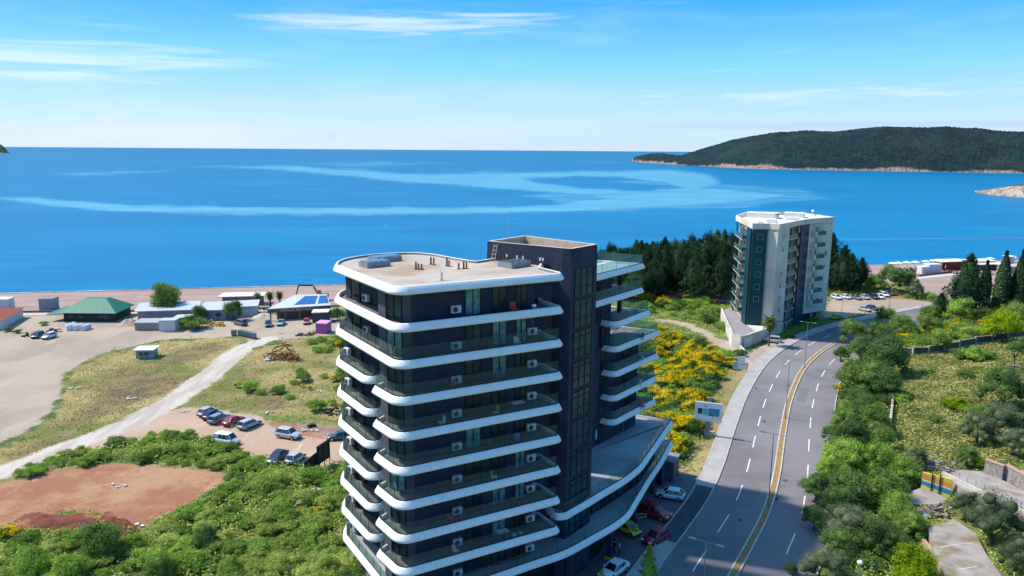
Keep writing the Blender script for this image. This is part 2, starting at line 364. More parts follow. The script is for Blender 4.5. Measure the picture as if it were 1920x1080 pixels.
def two(a, b_, f):
    m = N(nt, 'ShaderNodeMix', data_type='RGBA'); L(nt, f, m.inputs['Factor'])
    for s_, v in (('A', a), ('B', b_)):
        if isinstance(v, tuple): m.inputs[s_].default_value = (*v, 1)
        else: L(nt, v, m.inputs[s_])
    return m.outputs['Result']
gbase = two((.075, .11, .030), (.17, .20, .055), smooth(nt, n_mid, .38, .62))
gbase = two(gbase, (.27, .24, .10), smooth(nt, nz(.15, 7, .7), .52, .68))
c_gravel = two(two((.41, .325, .25), (.335, .262, .205), smooth(nt, n_big, .4, .62)), (.47, .38, .30), smooth(nt, n_str, .55, .72))
c_dry = two(two((.36, .285, .125), (.165, .175, .055), smooth(nt, n_big, .42, .56)), (.31, .21, .11), smooth(nt, n_mid, .48, .66))
c_burnt = two((.17, .115, .075), (.25, .19, .09), smooth(nt, n_mid, .4, .65))
c_red = two(two((.31, .135, .080), (.40, .235, .135), smooth(nt, nz(.09, 7, .7), .42, .60)), (.48, .36, .28), smooth(nt, nz(.13, 8, .75, (1, .5, 1, -.3)), .57, .70))
c_red = two(c_red, (.22, .11, .07), smooth(nt, nz(.6, 8, .8), .56, .70))
c_earth = two((.50, .37, .265), (.43, .295, .21), smooth(nt, n_big, .4, .6))
c_earth = two(c_earth, (.58, .50, .44), smooth(nt, n_str, .58, .72))
c_track = two((.54, .47, .40), (.42, .355, .295), smooth(nt, n_str, .4, .6))
c_sand = two(two((.37, .265, .225), (.31, .215, .185), smooth(nt, nz(.10, 6, .6, (.3, 1, 1, -.2)), .4, .62)), (.43, .325, .275), smooth(nt, nz(.3, 6, .7, (.25, 1, 1, -.2)), .57, .72))
c_soil = two((.22, .13, .10), (.30, .20, .16), smooth(nt, n_mid, .4, .6))
c_hill = two(two((.26, .21, .085), (.12, .14, .04), smooth(nt, n_mid, .38, .56)), (.38, .29, .15), smooth(nt, nz(.2, 8, .75), .52, .68))
def sep(nm):
    a = N(nt, 'ShaderNodeAttribute', attribute_name=nm); s_ = N(nt, 'ShaderNodeSeparateColor'); L(nt, a.outputs['Color'], s_.inputs[0]); return s_.outputs
m1, m2, m3, m4 = sep('m1'), sep('m2'), sep('m3'), sep('m4')
nn = M(nt, 'ADD', M(nt, 'MULTIPLY', M(nt, 'SUBTRACT', n_mid, .5), 1.3), M(nt, 'MULTIPLY', M(nt, 'SUBTRACT', n_small, .5), .8))
def thr(v, k=1.0, lo=.4, hi=.6): return smooth(nt, M(nt, 'ADD', v, M(nt, 'MULTIPLY', nn, k)), lo, hi)
out = two(gbase, c_hill, thr(m3[2])); out = two(out, c_dry, thr(m1[1])); out = two(out, c_burnt, thr(m2[2], 1.5, .35, .7))
out = two(out, c_gravel, thr(m1[0], .7)); out = two(out, c_earth, thr(m2[0], .8)); out = two(out, c_red, thr(m1[2], 1.3)); out = two(out, c_track, thr(m2[1], 1.1, .3, .7))
out = two(out, c_soil, thr(m3[1])); out = two(out, c_sand, thr(m3[0], .35)); out = two(out, (.16, .10, .09), thr(m4[0], .3))
fleck = M(nt, 'ADD', .80, M(nt, 'MULTIPLY', nz(3.5, 5, .8), .4)); hv = N(nt, 'ShaderNodeHueSaturation'); L(nt, out, hv.inputs['Color']); L(nt, fleck, hv.inputs['Value'])
L(nt, hv.outputs[0], b.inputs['Base Color'])
bp = N(nt, 'ShaderNodeBump'); bp.inputs['Strength'].default_value = .7; bp.inputs['Distance'].default_value = .25; L(nt, nz(1.1, 8, .75), bp.inputs['Height']); L(nt, bp.outputs[0], b.inputs['Normal'])
me.materials.append(gm); ground = bpy.data.objects.new('ground', me); col.objects.link(ground); tag(ground, kind='structure')
# ---------------------------------------------------------------- sea
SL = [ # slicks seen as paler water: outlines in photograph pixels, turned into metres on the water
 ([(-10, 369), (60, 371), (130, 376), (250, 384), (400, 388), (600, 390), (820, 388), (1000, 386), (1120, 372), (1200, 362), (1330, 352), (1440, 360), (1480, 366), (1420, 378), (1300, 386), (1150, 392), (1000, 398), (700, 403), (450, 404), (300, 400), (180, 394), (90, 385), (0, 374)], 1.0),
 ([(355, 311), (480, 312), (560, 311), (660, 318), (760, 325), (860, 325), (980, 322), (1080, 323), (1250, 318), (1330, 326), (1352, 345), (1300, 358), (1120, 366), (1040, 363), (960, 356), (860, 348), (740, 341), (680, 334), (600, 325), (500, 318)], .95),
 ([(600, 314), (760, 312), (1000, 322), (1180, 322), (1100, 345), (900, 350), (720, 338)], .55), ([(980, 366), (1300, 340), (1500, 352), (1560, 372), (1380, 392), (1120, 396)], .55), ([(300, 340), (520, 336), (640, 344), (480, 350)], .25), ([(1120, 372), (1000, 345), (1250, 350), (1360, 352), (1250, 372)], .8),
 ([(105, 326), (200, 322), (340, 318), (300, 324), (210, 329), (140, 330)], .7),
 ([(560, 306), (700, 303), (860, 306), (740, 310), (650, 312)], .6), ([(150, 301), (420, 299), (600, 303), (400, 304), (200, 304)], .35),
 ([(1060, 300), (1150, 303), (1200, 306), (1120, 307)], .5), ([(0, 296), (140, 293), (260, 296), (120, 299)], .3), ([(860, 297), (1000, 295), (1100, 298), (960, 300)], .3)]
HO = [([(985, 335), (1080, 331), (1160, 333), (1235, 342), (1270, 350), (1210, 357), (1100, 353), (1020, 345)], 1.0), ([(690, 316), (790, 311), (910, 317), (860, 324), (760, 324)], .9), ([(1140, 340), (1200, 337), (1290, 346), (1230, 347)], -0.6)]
pu = np.linspace(-700, 2620, 830); pv = np.concatenate([np.linspace(0.35, 6, 40), np.linspace(6.3, 140, 330), np.linspace(141, 330, 90)])
U, V_ = np.meshgrid(pu, pv); U = U.ravel(); V_ = V_.ravel()
ang = np.arctan((U - 960) / F) * 1.06; dep = np.arctan(V_ / F); D = 46 / np.tan(dep)
sx_, sy_ = D * np.sin(ang), D * np.cos(ang)
def toqx(x, y, h=46.0):
    zc = y * math.cos(TH) + h * math.sin(TH); v = -(y * math.sin(TH) - h * math.cos(TH)) / zc * F; u = x / zc * F; c, s = math.cos(ROLL), math.sin(ROLL)
    return c * u + s * v + 960, -s * u + c * v + 540
qx, qy = toqx(sx_, sy_)
wob = hnoise(qx, qy * 5, 60, 11); wb2 = hnoise(qx, qy * 6, 17, 12)
sl = np.zeros(U.shape)
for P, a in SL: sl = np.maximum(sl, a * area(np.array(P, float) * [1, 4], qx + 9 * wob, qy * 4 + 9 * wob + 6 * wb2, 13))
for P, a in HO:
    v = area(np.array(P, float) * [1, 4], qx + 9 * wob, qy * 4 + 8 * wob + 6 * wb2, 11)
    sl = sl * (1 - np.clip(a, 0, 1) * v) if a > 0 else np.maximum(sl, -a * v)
me = bpy.data.meshes.new('sea'); nx, ny = len(pu), len(pv); idx = np.arange(nx * ny).reshape(ny, nx)
quads = np.stack([idx[1:, :-1], idx[1:, 1:], idx[:-1, 1:], idx[:-1, :-1]], -1).reshape(-1, 4)
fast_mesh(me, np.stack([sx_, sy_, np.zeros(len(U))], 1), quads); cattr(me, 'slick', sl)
wm = bpy.data.materials.new('sea_water'); wm.use_nodes = True; nt = wm.node_tree; b = nt.nodes['Principled BSDF']; geo = N(nt, 'ShaderNodeNewGeometry')
n_a = nz(.004, 6, .6, (1, 3.5, 1, -.1), .5); n_b = nz(.03, 5, .6, (.35, 1.6, 1, -.2)); a_ = N(nt, 'ShaderNodeAttribute', attribute_name='slick')
ln = N(nt, 'ShaderNodeVectorMath', operation='LENGTH'); L(nt, geo.outputs['Position'], ln.inputs[0])
near = two((.000, .170, .350), (.000, .130, .295), smooth(nt, n_a, .38, .62))
near = two(near, (.003, .215, .41), smooth(nt, n_b, .50, .72))
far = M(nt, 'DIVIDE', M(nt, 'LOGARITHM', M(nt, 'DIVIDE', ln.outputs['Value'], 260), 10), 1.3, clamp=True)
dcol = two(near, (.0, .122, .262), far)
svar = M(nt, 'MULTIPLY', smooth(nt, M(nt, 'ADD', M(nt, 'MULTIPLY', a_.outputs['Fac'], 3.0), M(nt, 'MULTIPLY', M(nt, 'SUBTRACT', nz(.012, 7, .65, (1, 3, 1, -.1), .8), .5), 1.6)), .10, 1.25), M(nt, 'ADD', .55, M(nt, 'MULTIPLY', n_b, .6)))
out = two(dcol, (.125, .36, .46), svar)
L(nt, out, b.inputs['Base Color']); b.inputs['Roughness'].default_value = .35; b.inputs['Specular IOR Level'].default_value = .22; b.inputs['IOR'].default_value = 1.33
rp = nz(.35, 4, .6, (.5, 1.6, 1, -.2)); bp = N(nt, 'ShaderNodeBump'); bp.inputs['Strength'].default_value = .35; bp.inputs['Distance'].default_value = .5; L(nt, rp, bp.inputs['Height']); L(nt, bp.outputs[0], b.inputs['Normal'])
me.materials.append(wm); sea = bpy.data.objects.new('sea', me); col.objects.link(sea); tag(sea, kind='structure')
# surf line along the beach
sx0 = np.linspace(-420, 420, 700); fm = MB(); ya = shore_y(sx0) - .55; wd = .35 + .45 * np.clip(hnoise(sx0, sx0 * 0, 11, 8) + .4, 0, 2)
vs = []; 
for i, x in enumerate(sx0):
    vs += [(x, ya[i] - wd[i] * .3, 0.075), (x, ya[i] + wd[i], 0.03)]
fm.add(vs, [(2 * i, 2 * i + 2, 2 * i + 3, 2 * i + 1) for i in range(len(sx0) - 1)])
tag(fm.build('surf_line', mat('foam', (.62, .66, .68), (.3, .42, .5), .4, .9)), kind='structure')
# ---------------------------------------------------------------- headlands across the bay
def headland(name, base, crest, width, seed, cliff, mats, cols=420, rows=54, lump=3.5):
    bx = np.array([p[0] for p in base], float); by = np.array([p[1] for p in base], float)
    cx = np.array([p[0] for p in crest], float); cy = np.array([p[1] for p in crest], float)
    u = np.linspace(bx[0], bx[-1], cols); Vv = []; 
    for i, x in enumerate(u):
        X, Y = at(x, np.interp(x, bx, by), 46.0); dist = math.hypot(X, Y); dx, dy = X / dist, Y / dist
        yc = np.interp(x, cx, cy); wd = np.interp(x, [p[0] for p in width], [p[1] for p in width])
        Xc, Yc = at(x, max(yc, 0), 46.0); 
        vv = yc - 540; uu = x - 960; c, s = math.cos(ROLL), math.sin(ROLL); uu, vv = c * uu - s * vv, s * uu + c * vv
        tanel = (-F * math.sin(TH) - vv * math.cos(TH)) / math.hypot(uu, F * math.cos(TH) - vv * math.sin(TH))
        H = max(46 + tanel * (dist + wd), 1.0)
        for j in range(rows):
            t = j / (rows - 1) * 1.5; dd = dist + t * wd
            if t <= 1: z = H * (min(1, (cliff * t / .04) if t < .04 else cliff + (1 - cliff) * math.sin((t - .04) / .96 * math.pi / 2) ** .85))
            else: z = H * max(1 - ((t - 1) / .5) ** 1.5, -.02)
            Vv.append((dd * dx, dd * dy, z, t, H))
    A = np.array(Vv); k = sstep(A[:, 3], .03, .12) * (1 - sstep(A[:, 3], 1.35, 1.5))
    rid = hnoise(A[:, 0], A[:, 1], 60, seed); r = np.random.RandomState(seed)
    A[:, 2] += k * (rid * .07 * A[:, 4] * (1 - np.exp(-((A[:, 3] - 1) / .12) ** 2)) + (r.rand(len(A)) - .4) * lump + hnoise(A[:, 0], A[:, 1], 9, seed + 1) * lump * .4)
    A[:, 2] += (1 - k) * (A[:, 3] > .01) * (A[:, 3] < .12) * (r.rand(len(A)) - .3) * cliff * A[:, 4] * .5
    A[A[:, 3] < .005, 2] = -1.0
    me = bpy.data.meshes.new(name); idx = np.arange(cols * rows).reshape(cols, rows)
    q = np.stack([idx[:-1, :-1], idx[1:, :-1], idx[1:, 1:], idx[:-1, 1:]], -1).reshape(-1, 4)
    fast_mesh(me, A[:, :3], q); me.materials.append(mats)
    o = bpy.data.objects.new(name, me); col.objects.link(o); return o
def rock_forest(name, forest, forest2, rock, h0, h1, patch):
    global geo, nt
    m = bpy.data.materials.new(name); m.use_nodes = True; nt = m.node_tree; b = nt.nodes['Principled BSDF']; b.inputs['Roughness'].default_value = 1; b.inputs['Specular IOR Level'].default_value = .05
    geo = N(nt, 'ShaderNodeNewGeometry'); s_ = N(nt, 'ShaderNodeSeparateXYZ'); L(nt, geo.outputs['Position'], s_.inputs[0])
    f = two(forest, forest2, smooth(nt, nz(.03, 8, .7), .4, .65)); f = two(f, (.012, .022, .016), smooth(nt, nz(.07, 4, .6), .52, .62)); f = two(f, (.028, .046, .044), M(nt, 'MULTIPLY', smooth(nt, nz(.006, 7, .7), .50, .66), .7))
    rc = two(rock, tuple(c * .45 for c in rock), smooth(nt, nz(.12, 6, .7), .42, .62)); rc = two(rc, (.30, .17, .11), smooth(nt, nz(.02, 4, .6), .52, .66))
    hh = M(nt, 'ADD', s_.outputs[2], M(nt, 'MULTIPLY', M(nt, 'SUBTRACT', nz(patch, 6, .65), .52), -h1 * 5.0))
    k = smooth(nt, hh, h0, h1); L(nt, two(rc, f, k), b.inputs['Base Color'])
    m.displacement_method = 'BUMP'; return m
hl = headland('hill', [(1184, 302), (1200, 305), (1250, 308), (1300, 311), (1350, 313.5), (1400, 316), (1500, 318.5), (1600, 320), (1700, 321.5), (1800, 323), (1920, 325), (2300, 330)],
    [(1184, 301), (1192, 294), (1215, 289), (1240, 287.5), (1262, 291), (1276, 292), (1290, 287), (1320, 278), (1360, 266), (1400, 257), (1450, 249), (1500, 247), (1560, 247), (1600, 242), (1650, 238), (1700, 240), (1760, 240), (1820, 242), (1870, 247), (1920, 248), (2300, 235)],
    [(1184, 120), (1270, 220), (1400, 420), (1920, 480), (2300, 480)], 21, .075, rock_forest('hazy_forest_hill', (.012, .028, .036), (.020, .040, .040), (.30, .225, .19), 5.0, 11.0, .006), rows=70, cols=560)  # forest colours carry the bluish distance haze; no hazy air is built
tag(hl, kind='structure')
h2 = headland('rocky_point', [(1827, 360), (1840, 363), (1870, 367), (1900, 369), (1930, 371), (2200, 385)], [(1827, 359.5), (1845, 357), (1862, 355), (1880, 351), (1900, 348), (1920, 345), (2200, 320)], [(1827, 12), (1900, 40), (2200, 80)], 22, .55, rock_forest('rocky_shore', (.05, .09, .03), (.10, .13, .05), (.42, .36, .30), 8.5, 12, .02), cols=160, rows=30, lump=1.2)
tag(h2, kind='structure')
h3 = headland('far_hill', [(-400, 288), (-60, 287), (0, 287.5), (18, 287.6)], [(-400, 240), (-60, 262), (-10, 268), (4, 271), (10, 277), (14, 284), (18, 287)], [(-400, 900), (18, 200)], 23, .1, rock_forest('far_forest', (.03, .06, .04), (.05, .08, .05), (.3, .26, .22), 3, 10, .004), cols=120, rows=24, lump=6)
tag(h3, kind='structure')
# ---------------------------------------------------------------- road
def band(name, P0, P1, zf, mt, kind='structure', parent=None):
    "sheet between two polylines with the same number of points"
    m_ = MB(); vs = []
    for a, b_ in zip(P0, P1): vs += [(a[0], a[1], zf(a)), (b_[0], b_[1], zf(b_))]
    m_.add(vs, [(2 * i, 2 * i + 1, 2 * i + 3, 2 * i + 2) for i in range(len(P0) - 1)]); o = m_.build(name, mt, parent, world=False)
    if kind: tag(o, kind=kind)
    return o
def kerb(m_, P, w_, z0, z1):
    a = offset(P, -w_ / 2); b_ = offset(P, w_ / 2); vs = []
    for p, q in zip(a, b_): vs += [(p[0], p[1], z0), (p[0], p[1], z1), (q[0], q[1], z1), (q[0], q[1], z0)]
    fs = []
    for i in range(len(P) - 1):
        k = 4 * i
        for j in range(3): fs.append((k + j, k + j + 1, k + j + 5, k + j + 4))
    m_.add(vs, fs); return m_
RZ = 2.56
asph = mat('asphalt', (.185, .170, .172), (.150, .138, .142), .25, .9, bump=.25, bscale=14, coords='World', c3=(.215, .195, .20), s3=.05, stretch=(1, 1, 1))
W = 6.5; MW = 1.0
tipi = int(np.argmin(np.hypot(AX[:, 0] - 74, AX[:, 1] - 166)))
road = band('road', offset(AX, -W), offset(AX, MW + 6.9), lambda p: RZ, asph)
kc = mat('kerb_concrete', (.50, .43, .36), (.40, .34, .29), .8, .9, coords='World')
slab = mat('pavement_slabs', (.40, .37, .35), (.33, .31, .295), .5, .9, coords='World', bump=.2, bscale=8)
pv_o = band('pavement', offset(AX, -W - 2.35), offset(AX, -W - .14), lambda p: RZ + .12, slab)
km = MB(); kerb(km, offset(AX, -W - .07), .16, 2.4, RZ + .135); kerb(km, offset(AX, -W - 2.42), .18, 2.3, RZ + .15); kerb(km, offset(AX, MW + 6.98), .16, 2.3, RZ + .135)
tag(km.build('kerb', kc), kind='structure')
med = AX[:tipi + 1]
mk = MB(); kerb(mk, offset(med, .09), .2, 2.4, RZ + .14); kerb(mk, offset(med, MW - .09), .2, 2.4, RZ + .14)
tag(mk.build('median_kerb', mat('median_kerb', (.55, .48, .41), (.42, .36, .3), .9, .9, coords='World')), kind='structure')
band('median_strip', offset(med, .2), offset(med, MW - .2), lambda p: RZ + .1, mat('median_soil', (.26, .15, .055), (.34, .21, .09), 1.6, .95, coords='World', bump=.4))
for x_, y_, l_, w_, a_r in ((30.2, 88.5, 6, 2.6, 1.0), (44.0, 122.5, 5, 2.2, 1.15), (53.3, 129.0, 9, 1.6, 1.1), (38.2, 88.0, 7, 1.2, 1.1)): MB().box((x_, y_, RZ + .003), (l_, w_, .004), a_r).build('asphalt_patch', mat('patch', (.155, .143, .147), (.172, .158, .161), .8, .9, coords='World'), road, world=False)
for x_, y_ in ((27.5, 82.0), (36.9, 93.0), (43.5, 111.6), (56.5, 147.3)): MB().tube((x_, y_, RZ), (x_, y_, RZ + .012), .36, n=16).build('manhole_cover', mat('manhole', (.07, .066, .07), rough=.6), road, world=False)
# markings, kept as parts of the road
lm = MB(); paint = mat('road_paint', (.72, .72, .70), (.50, .50, .49), 2.5, .8, coords='World', lo=.5, hi=.75)
cum = np.concatenate([[0], np.cumsum(np.linalg.norm(np.diff(AX, axis=0), axis=1))])
def along(P, s): return np.array([np.interp(s, cum, P[:, 0]), np.interp(s, cum, P[:, 1])])
s0 = cum[int(np.argmin(np.hypot(AX[:, 0] - 22.66, AX[:, 1] - 70.2)))]
def dash(P, s, ln_, wd):
    k = [along(P, s + ln_ * t) for t in (0, .25, .5, .75, 1)]; k = np.array(k); a = offset(k, -wd / 2); b_ = offset(k, wd / 2); vs = []
    for p, q in zip(a, b_): vs += [(p[0], p[1], RZ + .006), (q[0], q[1], RZ + .006)]
    lm.add(vs, [(2 * i, 2 * i + 1, 2 * i + 3, 2 * i + 2) for i in range(4)])
CL_ = offset(AX, -W / 2 - .1); CR_ = offset(AX, MW + 3.4)
def nearest_s(P, x, y): return cum[int(np.argmin(np.hypot(P[:, 0] - x, P[:, 1] - y)))]
sl0 = nearest_s(CL_, 19.12, 70.57); sr0 = nearest_s(CR_, 29.87, 74.08)
for k in range(-3, 24):
    dash(CL_, sl0 + k * 9.45, 5.0 if k < 12 else 4.2, .15)
for k in range(-3, 24):
    dash(CR_, sr0 + k * 10.3, 5.2 if k < 12 else 4.2, .15)
o = lm.build('lane_marking', paint, road, world=False)
dr = MB(); dm_ = mat('drain_iron', (.035, .03, .035), rough=.7)
for px, py in ((1290 + 16, 911), (1433, 790), (1456, 935), (1545, 803), (1418, 728), (1457, 645), (1478, 723)):
    x, y = at(px, py, 43.44); i = int(np.argmin(np.hypot(AX[:, 0] - x, AX[:, 1] - y))); t = AX[min(i + 1, len(AX) - 1)] - AX[i]
    dr.box((x, y, RZ + .012), (.75, .4, .012), math.atan2(t[1], t[0]))
dr.build('drain_grate', dm_, road, world=False)
# ---------------------------------------------------------------- main apartment building
def rounded(poly, seg=5):
    "poly: (x, y) or (x, y, r) or ('s', [points]) for a smooth run"
    pts = []
    flat = []
    for p in poly:
        if p[0] == 's':
            for q in resample(p[1], .8): flat.append((q[0], q[1], 0))
        else: flat.append((p[0], p[1], p[2] if len(p) > 2 else 0))
    n = len(flat)
    for i in range(n):
        x, y, r = flat[i]
        if r <= 0: pts.append((x, y)); continue
        a = Vector(flat[i - 1][:2]); b = Vector((x, y)); c = Vector(flat[(i + 1) % n][:2])
        u = (a - b).normalized(); v = (c - b).normalized(); th = u.angle(v); t = min(r / math.tan(th / 2), (a - b).length * .48, (c - b).length * .48)
        rr = t * math.tan(th / 2); bis = (u + v).normalized(); ce = b + bis * (rr / math.sin(th / 2)); p0 = b + u * t; p1 = b + v * t
        a0 = math.atan2(p0.y - ce.y, p0.x - ce.x); a1 = math.atan2(p1.y - ce.y, p1.x - ce.x); d = (a1 - a0 + math.pi) % (2 * math.pi) - math.pi
        for k in range(seg + 1): q = a0 + d * k / seg; pts.append((ce.x + rr * math.cos(q), ce.y + rr * math.sin(q)))
    a = sum(pts[i][0] * pts[(i + 1) % len(pts)][1] - pts[(i + 1) % len(pts)][0] * pts[i][1] for i in range(len(pts)))
    pts = pts if a > 0 else pts[::-1]; out = []
    for i in range(len(pts)):
        p = pts[i]; q = pts[(i + 1) % len(pts)]; l = math.dist(p, q); m = max(1, int(l / 1.6))
        for k in range(m): out.append((p[0] + (q[0] - p[0]) * k / m, p[1] + (q[1] - p[1]) * k / m))
    return out
def inset(P, d):
    n = len(P); out = []
    for i in range(n):
        a, b, c = Vector(P[i - 1]), Vector(P[i]), Vector(P[(i + 1) % n]); e0 = (b - a); e1 = (c - b)
        if e0.length < 1e-6: e0 = e1
        if e1.length < 1e-6: e1 = e0
        n0 = Vector((-e0.y, e0.x)).normalized(); n1 = Vector((-e1.y, e1.x)).normalized(); m = (n0 + n1)
        m = m.normalized() if m.length > 1e-6 else n0; k = max(.45, m.dot(n0)); out.append(tuple(b + m * d / k))
    return out
white = mat('white_cladding', (.80, .80, .815), (.73, .725, .735), 1.0, .6, spec=.3, lo=.3, hi=.8, coords='World', c3=(.745, .735, .725), s3=1.3, stretch=(1.5, 1.5, .12))
deckm = mat('balcony_tile', (.17, .16, .16), (.12, .115, .12), 1.2, .75, coords='World')
navy = mat('dark_render', (.028, .036, .060), (.036, .045, .074), .7, .85, coords='World', c3=(.044, .053, .084), s3=.22, spec=.25)
navy2 = mat('dark_render_block', (.075, .082, .105), (.060, .066, .088), 1.0, .8, coords='World')
railg = glass_mat('railing_glass', (.66, .80, .78), .08); railw = glass_mat('railing_glass_teal', (.42, .70, .72), .22)
railm = mat('rail_channel', (.02, .03, .045), rough=.4)
winm = mat('window_glass', (.020, .035, .042), (.06, .10, .11), .45, .14, spec=.35, coords='World', lo=.45, hi=.7)
winteal = mat('window_curtain', (.16, .33, .35), (.07, .17, .19), 1.6, .25, spec=.6, coords='World')
winfr = mat('window_frame', (.022, .025, .034), rough=.45)
tglass = mat('stair_glass', (.012, .045, .065), (.025, .080, .100), .5, .16, spec=.22, coords='World', c3=(.05, .075, .075), s3=.35)
conc = mat('roof_screed', (.46, .40, .335), (.40, .34, .285), .35, .9, coords='World', bump=.2, bscale=5, c3=(.35, .245, .17), s3=.16)
conc_b = mat('terrace_screed', (.36, .36, .38), (.27, .27, .29), .3, .85, coords='World', c3=(.42, .42, .44), s3=.15)
inner = mat('parapet_inner', (.30, .26, .22), (.22, .19, .17), 1, .9, coords='World')
acm = mat('ac_white', (.66, .67, .68), (.58, .59, .6), 2, .5); acd = mat('ac_fan', (.05, .055, .06), rough=.6)
steel = mat('steel', (.45, .47, .5), rough=.35, metal=.6)
BASE = (0.0, 68.0, 2.5)
bld = thing('apartment_tower', 'large dark blue apartment block with curved white balcony bands, in the centre foreground', 'apartment building', BASE)
PROF = [(.75, .02), (.30, 0), (.10, .05), (0, .17), (.05, .31), (.28, .68), (.33, .72), (.46, .72), (.48, .69)]
def slab_ring(name, poly, zb, deck_z=.36, floor_mat=deckm, prof=PROF, soffit=True, m_=None, inner_m=None, floor_name='balcony_floor'):
    m_ = m_ or white; P = rounded(poly); mb = MB(); loops = []; vs = []; n = len(P)
    pr = prof + [(prof[-1][0], deck_z)]
    for d, z in pr:
        q = inset(P, d); loops.append(len(vs)); vs += [(x, y, zb + z) for x, y in q]
    fs = []; ms = []
    for a in range(len(pr) - 1):
        for i in range(n):
            j = (i + 1) % n; fs.append((loops[a] + i, loops[a] + j, loops[a + 1] + j, loops[a + 1] + i))
    mb.add(vs, [f[::-1] for f in fs][:0] or fs)
    if soffit: mb.f.append(tuple(range(n - 1, -1, -1))); mb.m.append(0)
    if inner_m is not None:
        k = (len(pr) - 2) * n
        for q in range(k, k + n): mb.m[q] = 1
    o = mb.build(name, [m_, inner_m] if inner_m is not None else m_, bld)
    for i_, p in enumerate(o.data.polygons):
        if i_ < (len(pr) - 2) * n: p.use_smooth = True
    fl = MB(); q = inset(P, prof[-1][0] - .01); fl.add([(x, y, zb + deck_z - .012) for x, y in q], [tuple(range(n))]); fl.build(floor_name, floor_mat, bld)
    return P
def rail(P, zb, keep, h=1.12, z0=.66, ins=.40, gm=railg):
    "glass railing on the part of outline P for which keep(x, y) is true, open path"
    q = inset(P, ins); n = len(q); ok = [keep(x, y) for x, y in q]
    if all(ok): runs = [list(range(n)) + [0]]
    else:
        st = [i for i in range(n) if ok[i] and not ok[i - 1]]; runs = []
        for s_ in st:
            r_ = [s_]; i = (s_ + 1) % n
            while ok[i] and i != s_: r_.append(i); i = (i + 1) % n
            runs.append(r_)
    for r_ in runs:
        g = MB(); c = MB()
        for a, b_ in zip(r_[:-1], r_[1:]):
            p, s_ = q[a], q[b_]
            g.add([(p[0], p[1], zb + z0), (s_[0], s_[1], zb + z0), (s_[0], s_[1], zb + z0 + h), (p[0], p[1], zb + z0 + h)], [(0, 1, 2, 3)])
            c.wallseg(p, s_, zb + z0 + .02, zb + z0 + .13, .07)
        L_ = 0
        for a, b_ in zip(r_[:-1], r_[1:]):
            L_ += math.dist(q[a], q[b_])
            if L_ > 1.7: L_ = 0; c.box((q[b_][0], q[b_][1], zb + z0 + h / 2), (.035, .035, h))
        if g.f: o = g.build('glass_railing', gm, bld, smooth=True); c.build('rail_channel', railm, o)
LB = ('s', [(-16.75, 68.3), (-17.15, 70.2), (-17.0, 72.2), (-16.3, 74.0), (-14.6, 76.1), (-12.5, 77.3), (-10.2, 77.6), (-7.9, 76.4), (-6.0, 74.3), (-4.0, 72.2)])
FULL = [(-9.25, 56.75, 1.5), (4.95, 64.7, .75), (2.9, 68.0, .3), (3.2, 70.4), (-1.9, 73.9), (-3.6, 71.95)] + [LB[0:1] + ([p for p in LB[1]][::-1],)]
def zk(k): return CZ - 11.4 - 3.05 * k
# roof and the two full storeys below it
slab_ring('roof_edge', FULL, zk(0), .52, conc, inner_m=inner, floor_name='roof_deck')
P1_ = slab_ring('balcony_slab', FULL, zk(1)); P2_ = slab_ring('balcony_slab', FULL, zk(2))
rail(P2_, zk(2), lambda x, y: y < 75.5 and (x < -8 or y < 68.5) and not (x > 1.5 and y > 66.9))
FR = [(-12.1, 60.45, .8), (-9.3, 56.7, 1.5), (5.0, 64.65, .75), (2.95, 67.9, .3), (-2, 69.5), (-10.3, 63.4)]
LF = [(-10.6, 64.2), (-12.7, 62.05, 1.25), ('s', [(-16.85, 68.3), (-17.2, 70.2), (-17.0, 72.2), (-16.3, 74.0), (-14.6, 76.1)]), (-12, 76), (-10.5, 70)]
for k in range(3, 9):
    P = slab_ring('balcony_slab', FR, zk(k)); rail(P, zk(k), lambda x, y: not (y > 67.2 or (y > 61.3 and x < -6)))
    P = slab_ring('balcony_slab', LF, zk(k)); rail(P, zk(k), lambda x, y: x < -11.6 and y < 75.0)
# podium terraces
K8 = [(3.3, 70.5), (3.55, 68.6), (4.3, 66.9, .8), (5.6, 67.2, .8), ('s', [(8.47, 70.4), (10.26, 72.5), (12.12, 74.6), (13.7, 76.7), (15.06, 78.87), (16.71, 82.42), (18.9, 87.17), (21.5, 92.9)]), (21.6, 93.3, .2), (16.5, 96.0), (8.5, 90), (5, 76)]
P = slab_ring('terrace_slab', K8, zk(8), .45, conc_b, floor_name='terrace_floor'); rail(P, zk(8), lambda x, y: (x > 3.8 and x > 4 + (y - 67) * .0) and (y < 93.6) and (x - 4) * 1.5 > (y - 67) - 3.5 or (y > 92.5 and x > 16.5))
K9 = [(-9.35, 56.6, 1.6), ('s', [(-6, 58.4), (-2, 60.8), (2.3, 63.5), (5.5, 65.5), (8.35, 68.2), (11.15, 71.05), (12.85, 73.4), (14.25, 76.5), (16.6, 81.8), (19.0, 86.9), (21.7, 93.4)]), (21.9, 93.9, .2), (16.8, 96.8), (6, 93), (-3, 76), (-8.5, 76.6), ('s', [(-10.2, 77.6), (-12.5, 77.3), (-14.6, 76.1), (-16.3, 74.0), (-17.0, 72.2), (-17.2, 70.2), (-16.8, 68.3)])]
P9 = slab_ring('terrace_slab', K9, zk(9), .45, conc_b, floor_name='terrace_floor'); rail(P9, zk(9), lambda x, y: not (y > 75.5 and x < 12) and y < 94.3)
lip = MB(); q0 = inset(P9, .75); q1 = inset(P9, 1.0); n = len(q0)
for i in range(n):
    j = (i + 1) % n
    lip.add([(*q0[i], zk(9) + .0), (*q0[j], zk(9) + .0), (*q1[j], zk(9) - .42), (*q1[i], zk(9) - .42)], [(0, 3, 2, 1)])
